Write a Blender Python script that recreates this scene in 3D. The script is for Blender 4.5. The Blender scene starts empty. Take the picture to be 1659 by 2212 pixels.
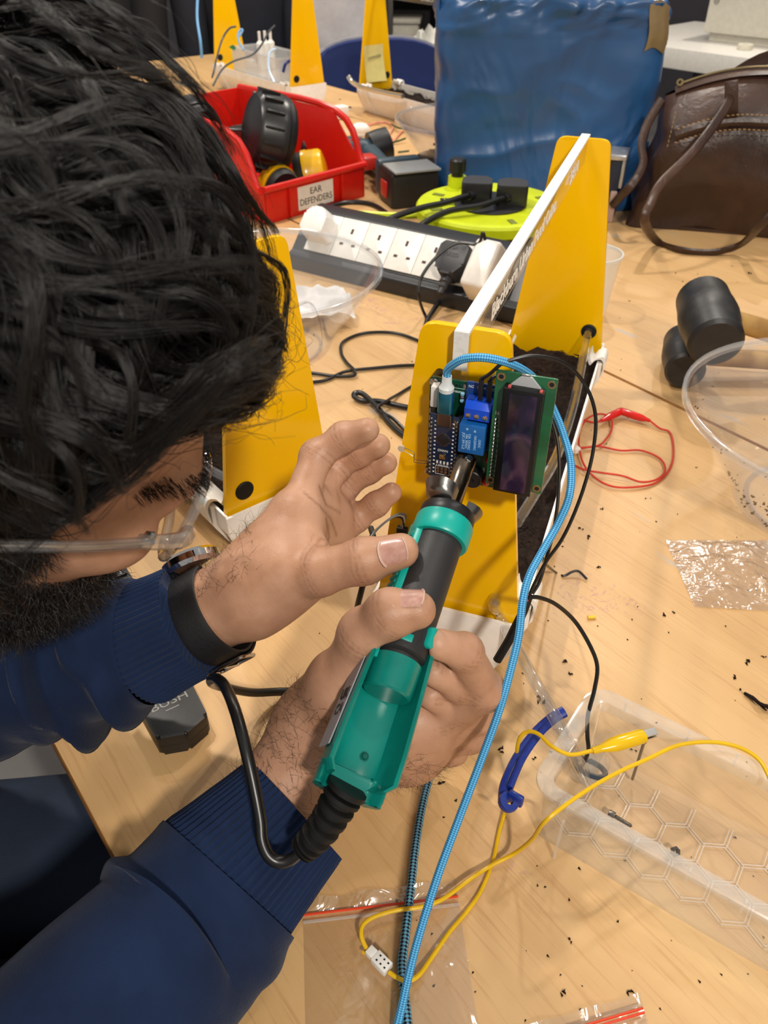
import bpy, bmesh, math, random
import numpy as np
from mathutils import Vector, Matrix, Quaternion

random.seed(7); rng = np.random.default_rng(11)
SC = bpy.context.scene; COL = SC.collection
R = math.radians
# ------------------------------------------------------------------ camera
CAM_H, CAM_PITCH, FPX = 0.486, R(38.05), 1725.0
cam = bpy.data.cameras.new('camera'); cam_o = bpy.data.objects.new('camera', cam); COL.objects.link(cam_o)
cam_o.location = (0, 0, CAM_H); cam_o.rotation_euler = (math.pi/2 - CAM_PITCH, 0, 0)
cam.sensor_fit = 'VERTICAL'; cam.sensor_height = 32.0; cam.sensor_width = 24.0
cam.lens = 32.0*FPX/2212; cam.clip_start = 0.01; cam.clip_end = 60
cam.dof.use_dof = True; cam.dof.focus_distance = 0.50; cam.dof.aperture_fstop = cam.lens/1.7
SC.camera = cam_o
# ------------------------------------------------------------------ world, lamps of the room, exposure
W = bpy.data.worlds.new('world'); SC.world = W; W.use_nodes = True
W.node_tree.nodes['Background'].inputs['Color'].default_value = (1.0, 0.96, 0.90, 1)
W.node_tree.nodes['Background'].inputs['Strength'].default_value = 0.36
def lamp(loc, power, size=0.1, col=(1.0, 0.92, 0.82), aim=None, spread=150):
    l = bpy.data.lights.new('ceiling_lamp', 'AREA'); l.shape = 'DISK'; l.size = size; l.energy = power; l.color = col
    l.spread = R(spread)
    o = bpy.data.objects.new('ceiling_lamp', l); COL.objects.link(o); o.location = loc
    d = Vector(aim if aim else (loc[0], loc[1], 0)) - Vector(loc)
    o.rotation_euler = d.to_track_quat('-Z', 'Y').to_euler()
    return o
lamp((-0.74, 1.00, 2.05), 13, 0.08)
lamp((-0.98, 1.06, 2.05), 5.0, 0.08)
lamp((0.95, 0.75, 2.05), 4.5, 0.09)
lamp((0.45, -1.30, 1.80), 25, 0.16, aim=(0.05, 0.45, 0.1))
lamp((0.55, 2.30, 2.05), 18, 0.12)
lamp((-0.60, 2.90, 2.05), 18, 0.12)
lamp((1.60, 3.60, 2.05), 18, 0.12)
SC.view_settings.view_transform = 'Standard'; SC.view_settings.look = 'None'
SC.view_settings.gamma = 1.0; SC.view_settings.use_curve_mapping = False
SC.view_settings.exposure = 0.08
SC.cycles.use_adaptive_sampling = True; SC.cycles.adaptive_threshold = 0.12; SC.cycles.transparent_max_bounces = 16; SC.cycles.max_bounces = 6; SC.cycles.diffuse_bounces = 3; SC.cycles.glossy_bounces = 3; SC.cycles.transmission_bounces = 4
# ------------------------------------------------------------------ placing by the camera's rays at real distances
CC = np.array([0, 0, CAM_H]); FW = np.array([0, math.cos(CAM_PITCH), -math.sin(CAM_PITCH)])
RT = np.array([1.0, 0, 0]); UP = np.cross(RT, FW)
def ray(x, y): return FW + RT*(x-829.5)/FPX - UP*(y-1106.0)/FPX
def D(x, y, d): return CC + ray(x, y)*d
def G(x, y, z=0.0):
    r = ray(x, y); return CC + r*((z-CAM_H)/r[2])
# ------------------------------------------------------------------ materials
def lin(c):
    if isinstance(c, str): c = tuple(int(c[i:i+2], 16)/255 for i in (0, 2, 4))
    return tuple(v/12.92 if v <= 0.04045 else ((v+0.055)/1.055)**2.4 for v in c) + (1.0,)
MATS = {}
def nodes_of(name):
    m = bpy.data.materials.new(name); m.use_nodes = True; nt = m.node_tree
    return m, nt, nt.nodes['Principled BSDF'], nt.nodes['Material Output']
def tex_noise(nt, scale, detail=4, rough=0.55, vec=None, dist=0):
    n = nt.nodes.new('ShaderNodeTexNoise'); n.inputs['Scale'].default_value = scale
    n.inputs['Detail'].default_value = detail; n.inputs['Roughness'].default_value = rough; n.inputs['Distortion'].default_value = dist
    if vec is not None: nt.links.new(vec, n.inputs['Vector'])
    return n
def coords(nt, which='Object', scale=(1, 1, 1), rot=(0, 0, 0), loc=(0, 0, 0)):
    t = nt.nodes.new('ShaderNodeTexCoord'); m = nt.nodes.new('ShaderNodeMapping')
    m.inputs['Scale'].default_value = scale; m.inputs['Rotation'].default_value = rot; m.inputs['Location'].default_value = loc
    nt.links.new(t.outputs[which], m.inputs['Vector']); return m.outputs['Vector']
def ramp(nt, fac, stops):
    r = nt.nodes.new('ShaderNodeValToRGB'); nt.links.new(fac, r.inputs['Fac'])
    e = r.color_ramp.elements
    while len(e) < len(stops): e.new(0.5)
    for i, (p, c) in enumerate(stops): e[i].position = p; e[i].color = c if len(c) == 4 else tuple(c)+(1,)
    return r.outputs['Color']
def mixc(nt, a, b, fac, mode='MIX'):
    m = nt.nodes.new('ShaderNodeMix'); m.data_type = 'RGBA'; m.blend_type = mode
    for s, v in ((6, a), (7, b), (0, fac)):
        if hasattr(v, 'links') or hasattr(v, 'is_linked'): nt.links.new(v, m.inputs[s])
        else: m.inputs[s].default_value = v
    return m.outputs[2]
def bumped(nt, p, height, strength, dist=0.001):
    b = nt.nodes.new('ShaderNodeBump'); b.inputs['Strength'].default_value = strength; b.inputs['Distance'].default_value = dist
    nt.links.new(height, b.inputs['Height']); nt.links.new(b.outputs['Normal'], p.inputs['Normal'])
def pbr(name, col, rough=0.5, metal=0.0, var=None, bump=None, coat=0.0, sss=0.0, spec=0.5, sheen=0.0):
    """var=(scale, second colour, lo, hi); bump=(scale, strength)"""
    if name in MATS: return MATS[name]
    m, nt, p, out = nodes_of(name)
    p.inputs['Base Color'].default_value = lin(col); p.inputs['Roughness'].default_value = rough
    p.inputs['Metallic'].default_value = metal; p.inputs['Coat Weight'].default_value = coat; p.inputs['Coat Roughness'].default_value = 0.08
    p.inputs['Specular IOR Level'].default_value = spec; p.inputs['Sheen Weight'].default_value = sheen
    if sss:
        p.inputs['Subsurface Weight'].default_value = sss; p.inputs['Subsurface Radius'].default_value = (1, 0.6, 0.3); p.inputs['Subsurface Scale'].default_value = 0.004
    v = coords(nt)
    sc, c2, lo, hi = var if var else (60, None, 0.35, 0.7)
    n = tex_noise(nt, sc, 5, vec=v)
    if c2 is not None: c = ramp(nt, n.outputs['Fac'], [(lo, lin(col)), (hi, lin(c2))]); nt.links.new(c, p.inputs['Base Color'])
    else:
        l = lin(col); c = ramp(nt, n.outputs['Fac'], [(0.3, tuple(x*0.93 for x in l[:3])), (0.7, tuple(min(1, x*1.05) for x in l[:3]))]); nt.links.new(c, p.inputs['Base Color'])
    if bump:
        b = tex_noise(nt, bump[0], 4, vec=v); bumped(nt, p, b.outputs['Fac'], bump[1], 0.001)
    MATS[name] = m; return m
def clear(name, tint=(0.97, 0.98, 0.99), milk=0.06, milk_col=(0.85, 0.87, 0.9), rough=0.06, gloss=1.0, bump=None, edge=1.45, patch=None):
    """thin clear plastic: see-through sheet with milky body and Fresnel gloss"""
    if name in MATS: return MATS[name]
    m, nt, p, out = nodes_of(name); L = nt.links
    tr = nt.nodes.new('ShaderNodeBsdfTransparent'); tr.inputs['Color'].default_value = tint+(1,)
    df = p; p.inputs['Base Color'].default_value = milk_col+(1,); p.inputs['Roughness'].default_value = 0.35
    p.inputs['Transmission Weight'].default_value = 0.0
    mx = nt.nodes.new('ShaderNodeMixShader'); L.new(tr.outputs[0], mx.inputs[1]); L.new(df.outputs[0], mx.inputs[2])
    v = coords(nt)
    if patch:
        n = tex_noise(nt, patch[0], 4, vec=v); c = ramp(nt, n.outputs['Fac'], [(0.4, (milk,)*3), (0.7, (patch[1],)*3)]); L.new(c, mx.inputs[0])
    else: mx.inputs[0].default_value = milk
    gl = nt.nodes.new('ShaderNodeBsdfGlossy'); gl.inputs['Roughness'].default_value = rough; gl.inputs['Color'].default_value = (1, 1, 1, 1)
    fr = nt.nodes.new('ShaderNodeLayerWeight'); fr.inputs['Blend'].default_value = 0.5
    pw = nt.nodes.new('ShaderNodeMath'); pw.operation = 'POWER'; L.new(fr.outputs['Facing'], pw.inputs[0]); pw.inputs[1].default_value = 3.5
    mul = nt.nodes.new('ShaderNodeMath'); mul.operation = 'MULTIPLY_ADD'; L.new(pw.outputs[0], mul.inputs[0]); mul.inputs[1].default_value = 0.55*gloss; mul.inputs[2].default_value = 0.045*gloss
    m2 = nt.nodes.new('ShaderNodeMixShader'); L.new(mul.outputs[0], m2.inputs[0]); L.new(mx.outputs[0], m2.inputs[1]); L.new(gl.outputs[0], m2.inputs[2])
    L.new(m2.outputs[0], out.inputs['Surface'])
    if bump:
        b = nt.nodes.new('ShaderNodeBump'); b.inputs['Strength'].default_value = bump[1]; b.inputs['Distance'].default_value = bump[2] if len(bump) > 2 else 0.002
        n = tex_noise(nt, bump[0], 3, vec=v, dist=0.6); L.new(n.outputs['Fac'], b.inputs['Height'])
        for q in (gl, fr, df): L.new(b.outputs['Normal'], q.inputs['Normal'])
    MATS[name] = m; return m
# ------------------------------------------------------------------ mesh building
def frame(loc=(0, 0, 0), yaw=0.0, rx=0.0, ry=0.0):
    return Matrix.Translation(Vector(loc)) @ Matrix.Rotation(yaw, 4, 'Z') @ Matrix.Rotation(rx, 4, 'X') @ Matrix.Rotation(ry, 4, 'Y')
def axes(o, x, y, z):
    m = Matrix.Identity(4)
    for i in range(3): m[i][0], m[i][1], m[i][2], m[i][3] = x[i], y[i], z[i], o[i]
    return m
def aim(o, y, zhint=(0, 0, 1)):
    """frame at o whose local y runs along y"""
    y = Vector(y).normalized(); x = y.cross(Vector(zhint)).normalized(); z = x.cross(y); return axes(o, x, y, z)
def spline(pts, n=8, closed=False):
    P = [np.asarray(p, float) for p in pts]; out = []; m = len(P)
    for i in range(m if closed else m-1):
        if closed: a, b, c, d = P[i-1], P[i], P[(i+1) % m], P[(i+2) % m]
        else: b, c = P[i], P[i+1]; a = P[i-1] if i else 2*b-c; d = P[i+2] if i+2 < m else 2*c-b
        for k in range(n):
            t = k/n; out.append(0.5*((2*b)+(-a+c)*t+(2*a-5*b+4*c-d)*t*t+(-a+3*b-3*c+d)*t**3))
    if not closed: out.append(P[-1])
    return out
def rrect(w, h, r, n=4, cx=0, cy=0):
    pts = []
    for sx, sy, a0 in ((1, 1, 0), (-1, 1, 90), (-1, -1, 180), (1, -1, 270)):
        for k in range(n+1):
            a = R(a0+90*k/n); pts.append((cx+sx*(w/2-r)+r*math.cos(a), cy+sy*(h/2-r)+r*math.sin(a)))
    return pts
def rpoly(pts, rad, n=4):
    """rounded polygon; rad number or list"""
    out = []; m = len(pts)
    for i in range(m):
        p = Vector(pts[i]); a = Vector(pts[i-1]); b = Vector(pts[(i+1) % m]); r = rad[i] if isinstance(rad, (list, tuple)) else rad
        if r <= 0: out.append(tuple(p)); continue
        u = (a-p).normalized(); v = (b-p).normalized(); t = min(r/math.tan(u.angle(v)/2), (a-p).length*.45, (b-p).length*.45)
        p0, p1 = p+u*t, p+v*t
        for k in range(n+1):
            s = k/n; out.append(tuple((1-s)**2*p0+2*s*(1-s)*p+s*s*p1))
    return out
class MB:
    def __init__(s, M=None): s.v = []; s.f = []; s.M = M
    def add(s, V, F, M=None):
        b = len(s.v); V = [Vector(v) for v in V]
        if M is not None: V = [M @ v for v in V]
        if s.M is not None: V = [s.M @ v for v in V]
        s.v += V; s.f += [tuple(i+b for i in f) for f in F]; return s
    def box(s, c, size, M=None, bev=0.0, seg=2):
        bm = bmesh.new(); bmesh.ops.create_cube(bm, size=1)
        for v in bm.verts: v.co = Vector((v.co.x*size[0]+c[0], v.co.y*size[1]+c[1], v.co.z*size[2]+c[2]))
        if bev > 0: bmesh.ops.bevel(bm, geom=bm.edges[:], offset=bev, segments=seg, affect='EDGES', profile=0.5)
        bm.verts.index_update(); s.add([v.co.copy() for v in bm.verts], [[v.index for v in f.verts] for f in bm.faces], M); bm.free(); return s
    def prism(s, poly, z0, z1, M=None, bev=0.0, seg=2, top=1.0):
        n = len(poly)
        if bev <= 0:
            V = [(x, y, z0) for x, y in poly]+[(x*top, y*top, z1) for x, y in poly]
            F = [tuple(range(n-1, -1, -1)), tuple(range(n, 2*n))]+[(i, (i+1) % n, n+(i+1) % n, n+i) for i in range(n)]
            return s.add(V, F, M)
        bm = bmesh.new(); a = [bm.verts.new((x, y, z0)) for x, y in poly]; b = [bm.verts.new((x*top, y*top, z1)) for x, y in poly]
        f0 = bm.faces.new(a[::-1]); f1 = bm.faces.new(b)
        for i in range(n): bm.faces.new((a[i], a[(i+1) % n], b[(i+1) % n], b[i]))
        bmesh.ops.bevel(bm, geom=list(f0.edges)+list(f1.edges), offset=bev, segments=seg, affect='EDGES', profile=0.5)
        bm.verts.index_update(); s.add([v.co.copy() for v in bm.verts], [[v.index for v in f.verts] for f in bm.faces], M); bm.free(); return s
    def cyl(s, p0, p1, r0, r1=None, n=16, caps=True, M=None):
        r1 = r0 if r1 is None else r1; p0, p1 = Vector(p0), Vector(p1); q = (p1-p0).to_track_quat('Z', 'Y')
        V = []
        for p, r in ((p0, r0), (p1, r1)):
            for k in range(n): a = 2*math.pi*k/n; V.append(p+q @ Vector((r*math.cos(a), r*math.sin(a), 0)))
        F = [(k, (k+1) % n, n+(k+1) % n, n+k) for k in range(n)]
        if caps: F += [tuple(range(n-1, -1, -1)), tuple(range(n, 2*n))]
        return s.add(V, F, M)
    def tube(s, path, r, n=8, closed=False, M=None, caps=True, flat=1.0, nrm=None):
        P = [Vector(p) for p in path]; m = len(P); V = []; F = []
        rr = r if hasattr(r, '__len__') else [r]*m
        T = [(P[(i+1) % m]-P[i-1]).normalized() if closed else (P[min(i+1, m-1)]-P[max(i-1, 0)]).normalized() for i in range(m)]
        N = Vector(nrm) if nrm is not None else (Vector((0, 0, 1)) if abs(T[0].z) < 0.9 else Vector((1, 0, 0)))
        for i in range(m):
            N = (N-T[i]*N.dot(T[i]))
            N = N.normalized() if N.length > 1e-6 else T[i].orthogonal().normalized()
            B = T[i].cross(N)
            for k in range(n): a = 2*math.pi*k/n; V.append(P[i]+(B*math.cos(a)+N*math.sin(a)*flat)*rr[i])
        for i in range(m if closed else m-1):
            j = (i+1) % m
            for k in range(n): F.append((i*n+k, i*n+(k+1) % n, j*n+(k+1) % n, j*n+k))
        if caps and not closed: F += [tuple(range(n-1, -1, -1)), tuple(range((m-1)*n, m*n))]
        return s.add(V, F, M)
    def lathe(s, prof, n=32, M=None, closed=False, sx=1.0, sy=1.0, caps=True):
        m = len(prof); V = []; F = []
        for r, z in prof:
            for k in range(n): a = 2*math.pi*k/n; V.append((r*math.cos(a)*sx, r*math.sin(a)*sy, z))
        for i in range(m if closed else m-1):
            j = (i+1) % m
            for k in range(n): F.append((i*n+k, i*n+(k+1) % n, j*n+(k+1) % n, j*n+k))
        if not closed and caps:
            if prof[0][0] > 1e-5: F.append(tuple(range(n-1, -1, -1)))
            if prof[-1][0] > 1e-5: F.append(tuple(range((m-1)*n, m*n)))
        return s.add(V, F, M)
    def grid(s, fn, nu, nv, M=None, cu=False, cv=False):
        V = [fn(i/(nu if cu else nu-1), j/(nv if cv else nv-1)) for i in range(nu) for j in range(nv)]
        F = [(i*nv+j, ((i+1) % nu)*nv+j, ((i+1) % nu)*nv+(j+1) % nv, i*nv+(j+1) % nv) for i in range(nu if cu else nu-1) for j in range(nv if cv else nv-1)]
        return s.add(V, F, M)
    def sphere(s, c, r, n=16, m=10, M=None, sc=(1, 1, 1)):
        return s.add(*uvs(c, r, n, m, sc), M)
    def text(s, body, size, M, ext=0.0002, width=None, sx=1.0):
        V, F, w = text_mesh(body, size, ext)
        k = (width/w if width else 1.0)*sx
        return s.add([(v[0]*k, v[1], v[2]) for v in V], F, M)
    def mesh(s, name):
        me = bpy.data.meshes.new(name); me.from_pydata([tuple(v) for v in s.v], [], s.f); me.update(); return me
def uvs(c, r, n, m, sc):
    V = [(c[0], c[1], c[2]+r*sc[2])]; F = []
    for i in range(1, m):
        t = math.pi*i/m
        for k in range(n): a = 2*math.pi*k/n; V.append((c[0]+r*sc[0]*math.sin(t)*math.cos(a), c[1]+r*sc[1]*math.sin(t)*math.sin(a), c[2]+r*sc[2]*math.cos(t)))
    V.append((c[0], c[1], c[2]-r*sc[2])); e = len(V)-1
    for k in range(n): F.append((0, 1+k, 1+(k+1) % n)); F.append((e, 1+(m-2)*n+(k+1) % n, 1+(m-2)*n+k))
    for i in range(m-2):
        for k in range(n): F.append((1+i*n+k, 1+(i+1)*n+k, 1+(i+1)*n+(k+1) % n, 1+i*n+(k+1) % n))
    return V, F
_tc = {}
def text_mesh(body, size, ext):
    if (body, size, ext) in _tc: return _tc[(body, size, ext)]
    cu = bpy.data.curves.new('t', 'FONT'); cu.body = body; cu.size = size; cu.extrude = ext; cu.resolution_u = 3
    cu.align_x = 'CENTER'; cu.align_y = 'CENTER'
    o = bpy.data.objects.new('t', cu); COL.objects.link(o)
    dg = bpy.context.evaluated_depsgraph_get(); dg.update()
    me = bpy.data.meshes.new_from_object(o.evaluated_get(dg))
    V = [tuple(v.co) for v in me.vertices]; F = [tuple(p.vertices) for p in me.polygons]
    w = max(v[0] for v in V)-min(v[0] for v in V)
    bpy.data.objects.remove(o); bpy.data.curves.remove(cu); bpy.data.meshes.remove(me)
    _tc[(body, size, ext)] = (V, F, w); return _tc[(body, size, ext)]
def tag(o, label=None, cat=None, group=None, kind=None):
    for k, v in (('label', label), ('category', cat), ('group', group), ('kind', kind)):
        if v: o[k] = v
    return o
def thing(name, label, cat, M=None, group=None):
    o = bpy.data.objects.new(name, None); COL.objects.link(o); o.empty_display_size = 0.02
    if M is not None: o.matrix_world = M
    return tag(o, label, cat, group)
def obj(name, mb, mat, parent=None, smooth=True, ang=35, label=None, cat=None, group=None, kind=None, M=None, recenter=None):
    """one mesh object; with a parent the shape is in the parent's frame"""
    me = mb if isinstance(mb, bpy.types.Mesh) else mb.mesh(name)
    if smooth and not isinstance(mb, bpy.types.Mesh):
        me.polygons.foreach_set('use_smooth', [True]*len(me.polygons)); me.set_sharp_from_angle(angle=R(ang))
    if mat is not None and not me.materials: me.materials.append(mat)
    o = bpy.data.objects.new(name, me); COL.objects.link(o)
    if parent is not None: o.parent = parent
    elif M is not None: o.matrix_world = M
    elif not isinstance(mb, bpy.types.Mesh):
        n = len(me.vertices); co = np.empty(n*3); me.vertices.foreach_get('co', co); co = co.reshape(-1, 3)
        c = np.array([(co[:, 0].min()+co[:, 0].max())/2, (co[:, 1].min()+co[:, 1].max())/2, co[:, 2].min()])
        co -= c; me.vertices.foreach_set('co', co.ravel()); me.update(); o.location = c
    return tag(o, label, cat, group, kind)
def dup(root, M=None, label=None, group=None):
    r = root.copy(); COL.objects.link(r)
    if M is not None: r.matrix_world = M
    if label: r['label'] = label
    if group: r['group'] = group
    for ch in root.children:
        c = ch.copy(); COL.objects.link(c); c.parent = r
        for g in ch.children:
            d = g.copy(); COL.objects.link(d); d.parent = c
    return r
# ------------------------------------------------------------------ implicit surfaces (for the body)
def sdf_mesh(prims, vox, kdef=0.006):
    """prims: ('cap', a, b, ra, rb[, k]) rounded cones, ('ell', c, R3x3, radii[, k]), ('sub', a, b, ra, rb[, k]) grooves"""
    los, his = [], []
    for p in prims:
        if p[0] == 'sub': continue
        if p[0] == 'cap': a, b, r = np.array(p[1]), np.array(p[2]), max(p[3], p[4]); los.append(np.minimum(a, b)-r); his.append(np.maximum(a, b)+r)
        else: r = max(p[3]); los.append(np.array(p[1])-r); his.append(np.array(p[1])+r)
    lo = np.min(los, 0)-4*vox; hi = np.max(his, 0)+4*vox; n = np.ceil((hi-lo)/vox).astype(int)+1
    Fd = np.full(n, 0.05, np.float32)
    ax = [lo[i]+vox*np.arange(n[i]) for i in range(3)]
    for p in prims:
        if p[0] == 'ell': c, Rm, rad = np.array(p[1]), np.array(p[2]), np.array(p[3]); k = p[4] if len(p) > 4 else kdef; l, h = c-max(rad)-k-2*vox, c+max(rad)+k+2*vox
        else: a, b, ra, rb = np.array(p[1], float), np.array(p[2], float), p[3], p[4]; k = p[5] if len(p) > 5 else kdef; m = max(ra, rb)+k+2*vox; l, h = np.minimum(a, b)-m, np.maximum(a, b)+m
        i0 = np.maximum(((l-lo)/vox).astype(int), 0); i1 = np.minimum(((h-lo)/vox).astype(int)+2, n)
        if np.any(i1 <= i0): continue
        sl = tuple(slice(i0[q], i1[q]) for q in range(3))
        X, Y, Z = np.meshgrid(*[ax[q][sl[q]] for q in range(3)], indexing='ij')
        if p[0] == 'ell':
            q = np.stack([X-c[0], Y-c[1], Z-c[2]], -1) @ Rm.T   # rows of Rm are local axes
            k0 = np.linalg.norm(q/rad, axis=-1); k1 = np.linalg.norm(q/rad**2, axis=-1); d = k0*(k0-1)/np.maximum(k1, 1e-9)
        else:
            ab = b-a; t = np.clip(((X-a[0])*ab[0]+(Y-a[1])*ab[1]+(Z-a[2])*ab[2])/max(ab@ab, 1e-12), 0, 1)
            d = np.sqrt((X-a[0]-t*ab[0])**2+(Y-a[1]-t*ab[1])**2+(Z-a[2]-t*ab[2])**2)-(ra+(rb-ra)*t)
        f = Fd[sl]
        if p[0] == 'sub': d = -d; hh = np.maximum(k-np.abs(f-d), 0)/k; Fd[sl] = np.maximum(f, d)+hh*hh*k/4
        else: hh = np.maximum(k-np.abs(f-d), 0)/k; Fd[sl] = np.minimum(f, d)-hh*hh*k/4
    return surface_nets(Fd, lo, vox)
def surface_nets(f, lo, vox):
    S = f < 0; n = np.array(f.shape)
    cs = [(i, j, k) for i in (0, 1) for j in (0, 1) for k in (0, 1)]
    sub = lambda A, c: A[c[0]:n[0]-1+c[0], c[1]:n[1]-1+c[1], c[2]:n[2]-1+c[2]]
    cnt = sum(sub(S, c).astype(np.int8) for c in cs); act = (cnt > 0) & (cnt < 8)
    I = np.argwhere(act); idx = np.full(act.shape, -1, np.int64); idx[act] = np.arange(len(I))
    acc = np.zeros((len(I), 3)); num = np.zeros(len(I))
    for a in range(8):
        for ax in range(3):
            if cs[a][ax]: continue
            c0 = np.array(cs[a]); c1 = c0.copy(); c1[ax] = 1
            v0 = f[tuple((I+c0).T)]; v1 = f[tuple((I+c1).T)]; m = (v0 < 0) != (v1 < 0)
            t = np.where(m, v0/np.where(m, v0-v1, 1), 0); p = np.repeat(c0[None, :].astype(float), len(I), 0); p[:, ax] += t
            acc[m] += p[m]; num[m] += 1
    V = lo+vox*(I+acc/num[:, None]); Q = []
    for ax in range(3):
        s0 = [slice(None)]*3; s1 = [slice(None)]*3; s0[ax] = slice(0, -1); s1[ax] = slice(1, None)
        E = np.argwhere(S[tuple(s0)] != S[tuple(s1)]); b, c = (ax+1) % 3, (ax+2) % 3
        E = E[(E[:, b] > 0) & (E[:, c] > 0) & (E[:, b] < n[b]-1) & (E[:, c] < n[c]-1)]
        q = []
        for db, dc in ((-1, -1), (0, -1), (0, 0), (-1, 0)):
            e = E.copy(); e[:, b] += db; e[:, c] += dc; q.append(idx[tuple(e.T)])
        q = np.stack(q, 1); ins = S[tuple(E.T)]; q[~ins] = q[~ins][:, ::-1]; Q.append(q)
    Q = np.concatenate(Q); Q = Q[(Q >= 0).all(1)]
    return V, Q
def relax(V, Q, it=3, w=0.5):
    n = len(V)
    for _ in range(it):
        acc = np.zeros((n, 3)); num = np.zeros(n)
        for a, b in ((0, 1), (1, 2), (2, 3), (3, 0)):
            np.add.at(acc, Q[:, a], V[Q[:, b]]); np.add.at(num, Q[:, a], 1); np.add.at(acc, Q[:, b], V[Q[:, a]]); np.add.at(num, Q[:, b], 1)
        V = V+w*(acc/np.maximum(num, 1)[:, None]-V)
    return V
def vnormals(V, Q):
    fn = np.cross(V[Q[:, 2]]-V[Q[:, 0]], V[Q[:, 3]]-V[Q[:, 1]]); N = np.zeros_like(V)
    for a in range(4): np.add.at(N, Q[:, a], fn)
    return N/np.maximum(np.linalg.norm(N, axis=1), 1e-12)[:, None]
def np_mesh(name, V, Q, attrs=None):
    me = bpy.data.meshes.new(name); me.vertices.add(len(V)); me.vertices.foreach_set('co', np.asarray(V, np.float32).ravel())
    k = Q.shape[1]; me.loops.add(Q.size); me.loops.foreach_set('vertex_index', np.asarray(Q, np.int32).ravel())
    me.polygons.add(len(Q)); me.polygons.foreach_set('loop_start', np.arange(0, Q.size, k, dtype=np.int32)); me.polygons.foreach_set('loop_total', np.full(len(Q), k, np.int32))
    me.polygons.foreach_set('use_smooth', np.ones(len(Q), bool)); me.update(calc_edges=True); me.validate()
    for nm, arr in (attrs or {}).items():
        at = me.attributes.new(nm, 'FLOAT', 'POINT'); at.data.foreach_set('value', np.asarray(arr, np.float32))
    return me
# ================================================================== the room and the tables
def wood():
    m, nt, p, out = nodes_of('beech_laminate'); L = nt.links
    v = coords(nt, 'Object', (9, 0.55, 1)); n = tex_noise(nt, 2.2, 6, 0.6, v, 0.6)
    c1 = ramp(nt, n.outputs['Fac'], [(0.25, lin('c29a66')), (0.5, lin('cea672')), (0.75, lin('d4b07c'))])
    v2 = coords(nt, 'Object', (160, 5.0, 1)); n2 = tex_noise(nt, 2.0, 4, 0.7, v2, 0.2)
    c2 = ramp(nt, n2.outputs['Fac'], [(0.36, lin('b98a55')), (0.47, (1, 1, 1, 1))])
    c = mixc(nt, c1, c2, 0.22, 'MULTIPLY')
    # scribbles and paint rubbed into the top
    v3 = coords(nt, 'Object', (1, 1, 1)); big = tex_noise(nt, 5.0, 2, 0.5, v3); sm = tex_noise(nt, 90, 3, 0.7, v3, 1.5)
    a = ramp(nt, big.outputs['Fac'], [(0.60, (0, 0, 0)), (0.68, (1, 1, 1))]); b = ramp(nt, sm.outputs['Fac'], [(0.54, (0, 0, 0)), (0.62, (1, 1, 1))])
    k = mixc(nt, a, b, 1.0, 'MULTIPLY'); k2 = mixc(nt, k, (0.5, 0.5, 0.5, 1), 1.0, 'MULTIPLY')
    c = mixc(nt, c, lin('a5707c'), k2)
    v4 = coords(nt, 'Object', (3.5, 1, 1), loc=(7, 3, 0)); pn = tex_noise(nt, 4.5, 3, 0.6, v4, 0.4)
    pk = ramp(nt, pn.outputs['Fac'], [(0.665, (0, 0, 0)), (0.70, (0.6, 0.6, 0.6))])
    c = mixc(nt, c, lin('a9a9a6'), pk)
    L.new(c, p.inputs['Base Color']); p.inputs['Roughness'].default_value = 0.42
    v5 = coords(nt, 'Object', (1, 1, 1)); g = tex_noise(nt, 900, 2, 0.5, v5); bumped(nt, p, g.outputs['Fac'], 0.12, 0.0005)
    return m
WOOD = wood()
EDGE = pbr('table_edge_band', 'b07a42', 0.5, var=(40, '9c6836', 0.4, 0.6))
STEEL_DK = pbr('dark_powder_steel', '2b2a30', 0.45)
TYAW = R(37.7)
def table(label, x0, x1, y0, y1, grp):
    T = thing('table', label, 'table', frame((0, 0, 0), TYAW), grp)
    obj('table_top', MB().box(((x0+x1)/2, (y0+y1)/2, -0.0005), (x1-x0-0.003, y1-y0, 0.001)), WOOD, T)
    obj('edge_band', MB().box(((x0+x1)/2, (y0+y1)/2, -0.0135), (x1-x0-0.001, y1-y0+0.002, 0.0250), bev=0.002), EDGE, T)
    for sx in (x0+0.10, x1-0.10):
        for sy in (y0+0.15, y1-0.15): obj('leg', MB().box((sx, sy, -0.382), (0.045, 0.045, 0.712), bev=0.004), STEEL_DK, T)
    for sy in (y0+0.15, y1-0.15): obj('cross_rail', MB().box(((x0+x1)/2, sy, -0.052), (x1-x0-0.25, 0.04, 0.05), bev=0.004), STEEL_DK, T)
    return T
table('beech-topped work table in front, under the hands and the near planter', 0.025, 0.779, -0.85, 2.6, 'beech work tables')
table('beech-topped work table behind the seam, under the brown and blue bags', 0.7815, 1.56, -0.85, 3.05, 'beech work tables')
FLOORZ = -0.74
floor_m = pbr('floor_vinyl', '8d8a88', 0.45, var=(3, '7c7978', 0.4, 0.6))
obj('floor', MB().box((0, 2.2, FLOORZ-0.02), (9, 9.6, 0.04)), floor_m, kind='structure', M=Matrix.Identity(4))
wall_m = pbr('wall_paint', '8a8594', 0.8, var=(2, '7f7a88', 0.4, 0.6))
wall_d = pbr('wall_dark_paint', '55525a', 0.8, var=(2, '4a474f', 0.4, 0.6))
obj('wall_back', MB().box((0, 6.05, 0.60), (9, 0.1, 2.70)), wall_d, kind='structure', M=Matrix.Identity(4))
obj('wall_right', MB().box((4.05, 2.2, 0.60), (0.1, 7.6, 2.70)), wall_m, kind='structure', M=Matrix.Identity(4))
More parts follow.
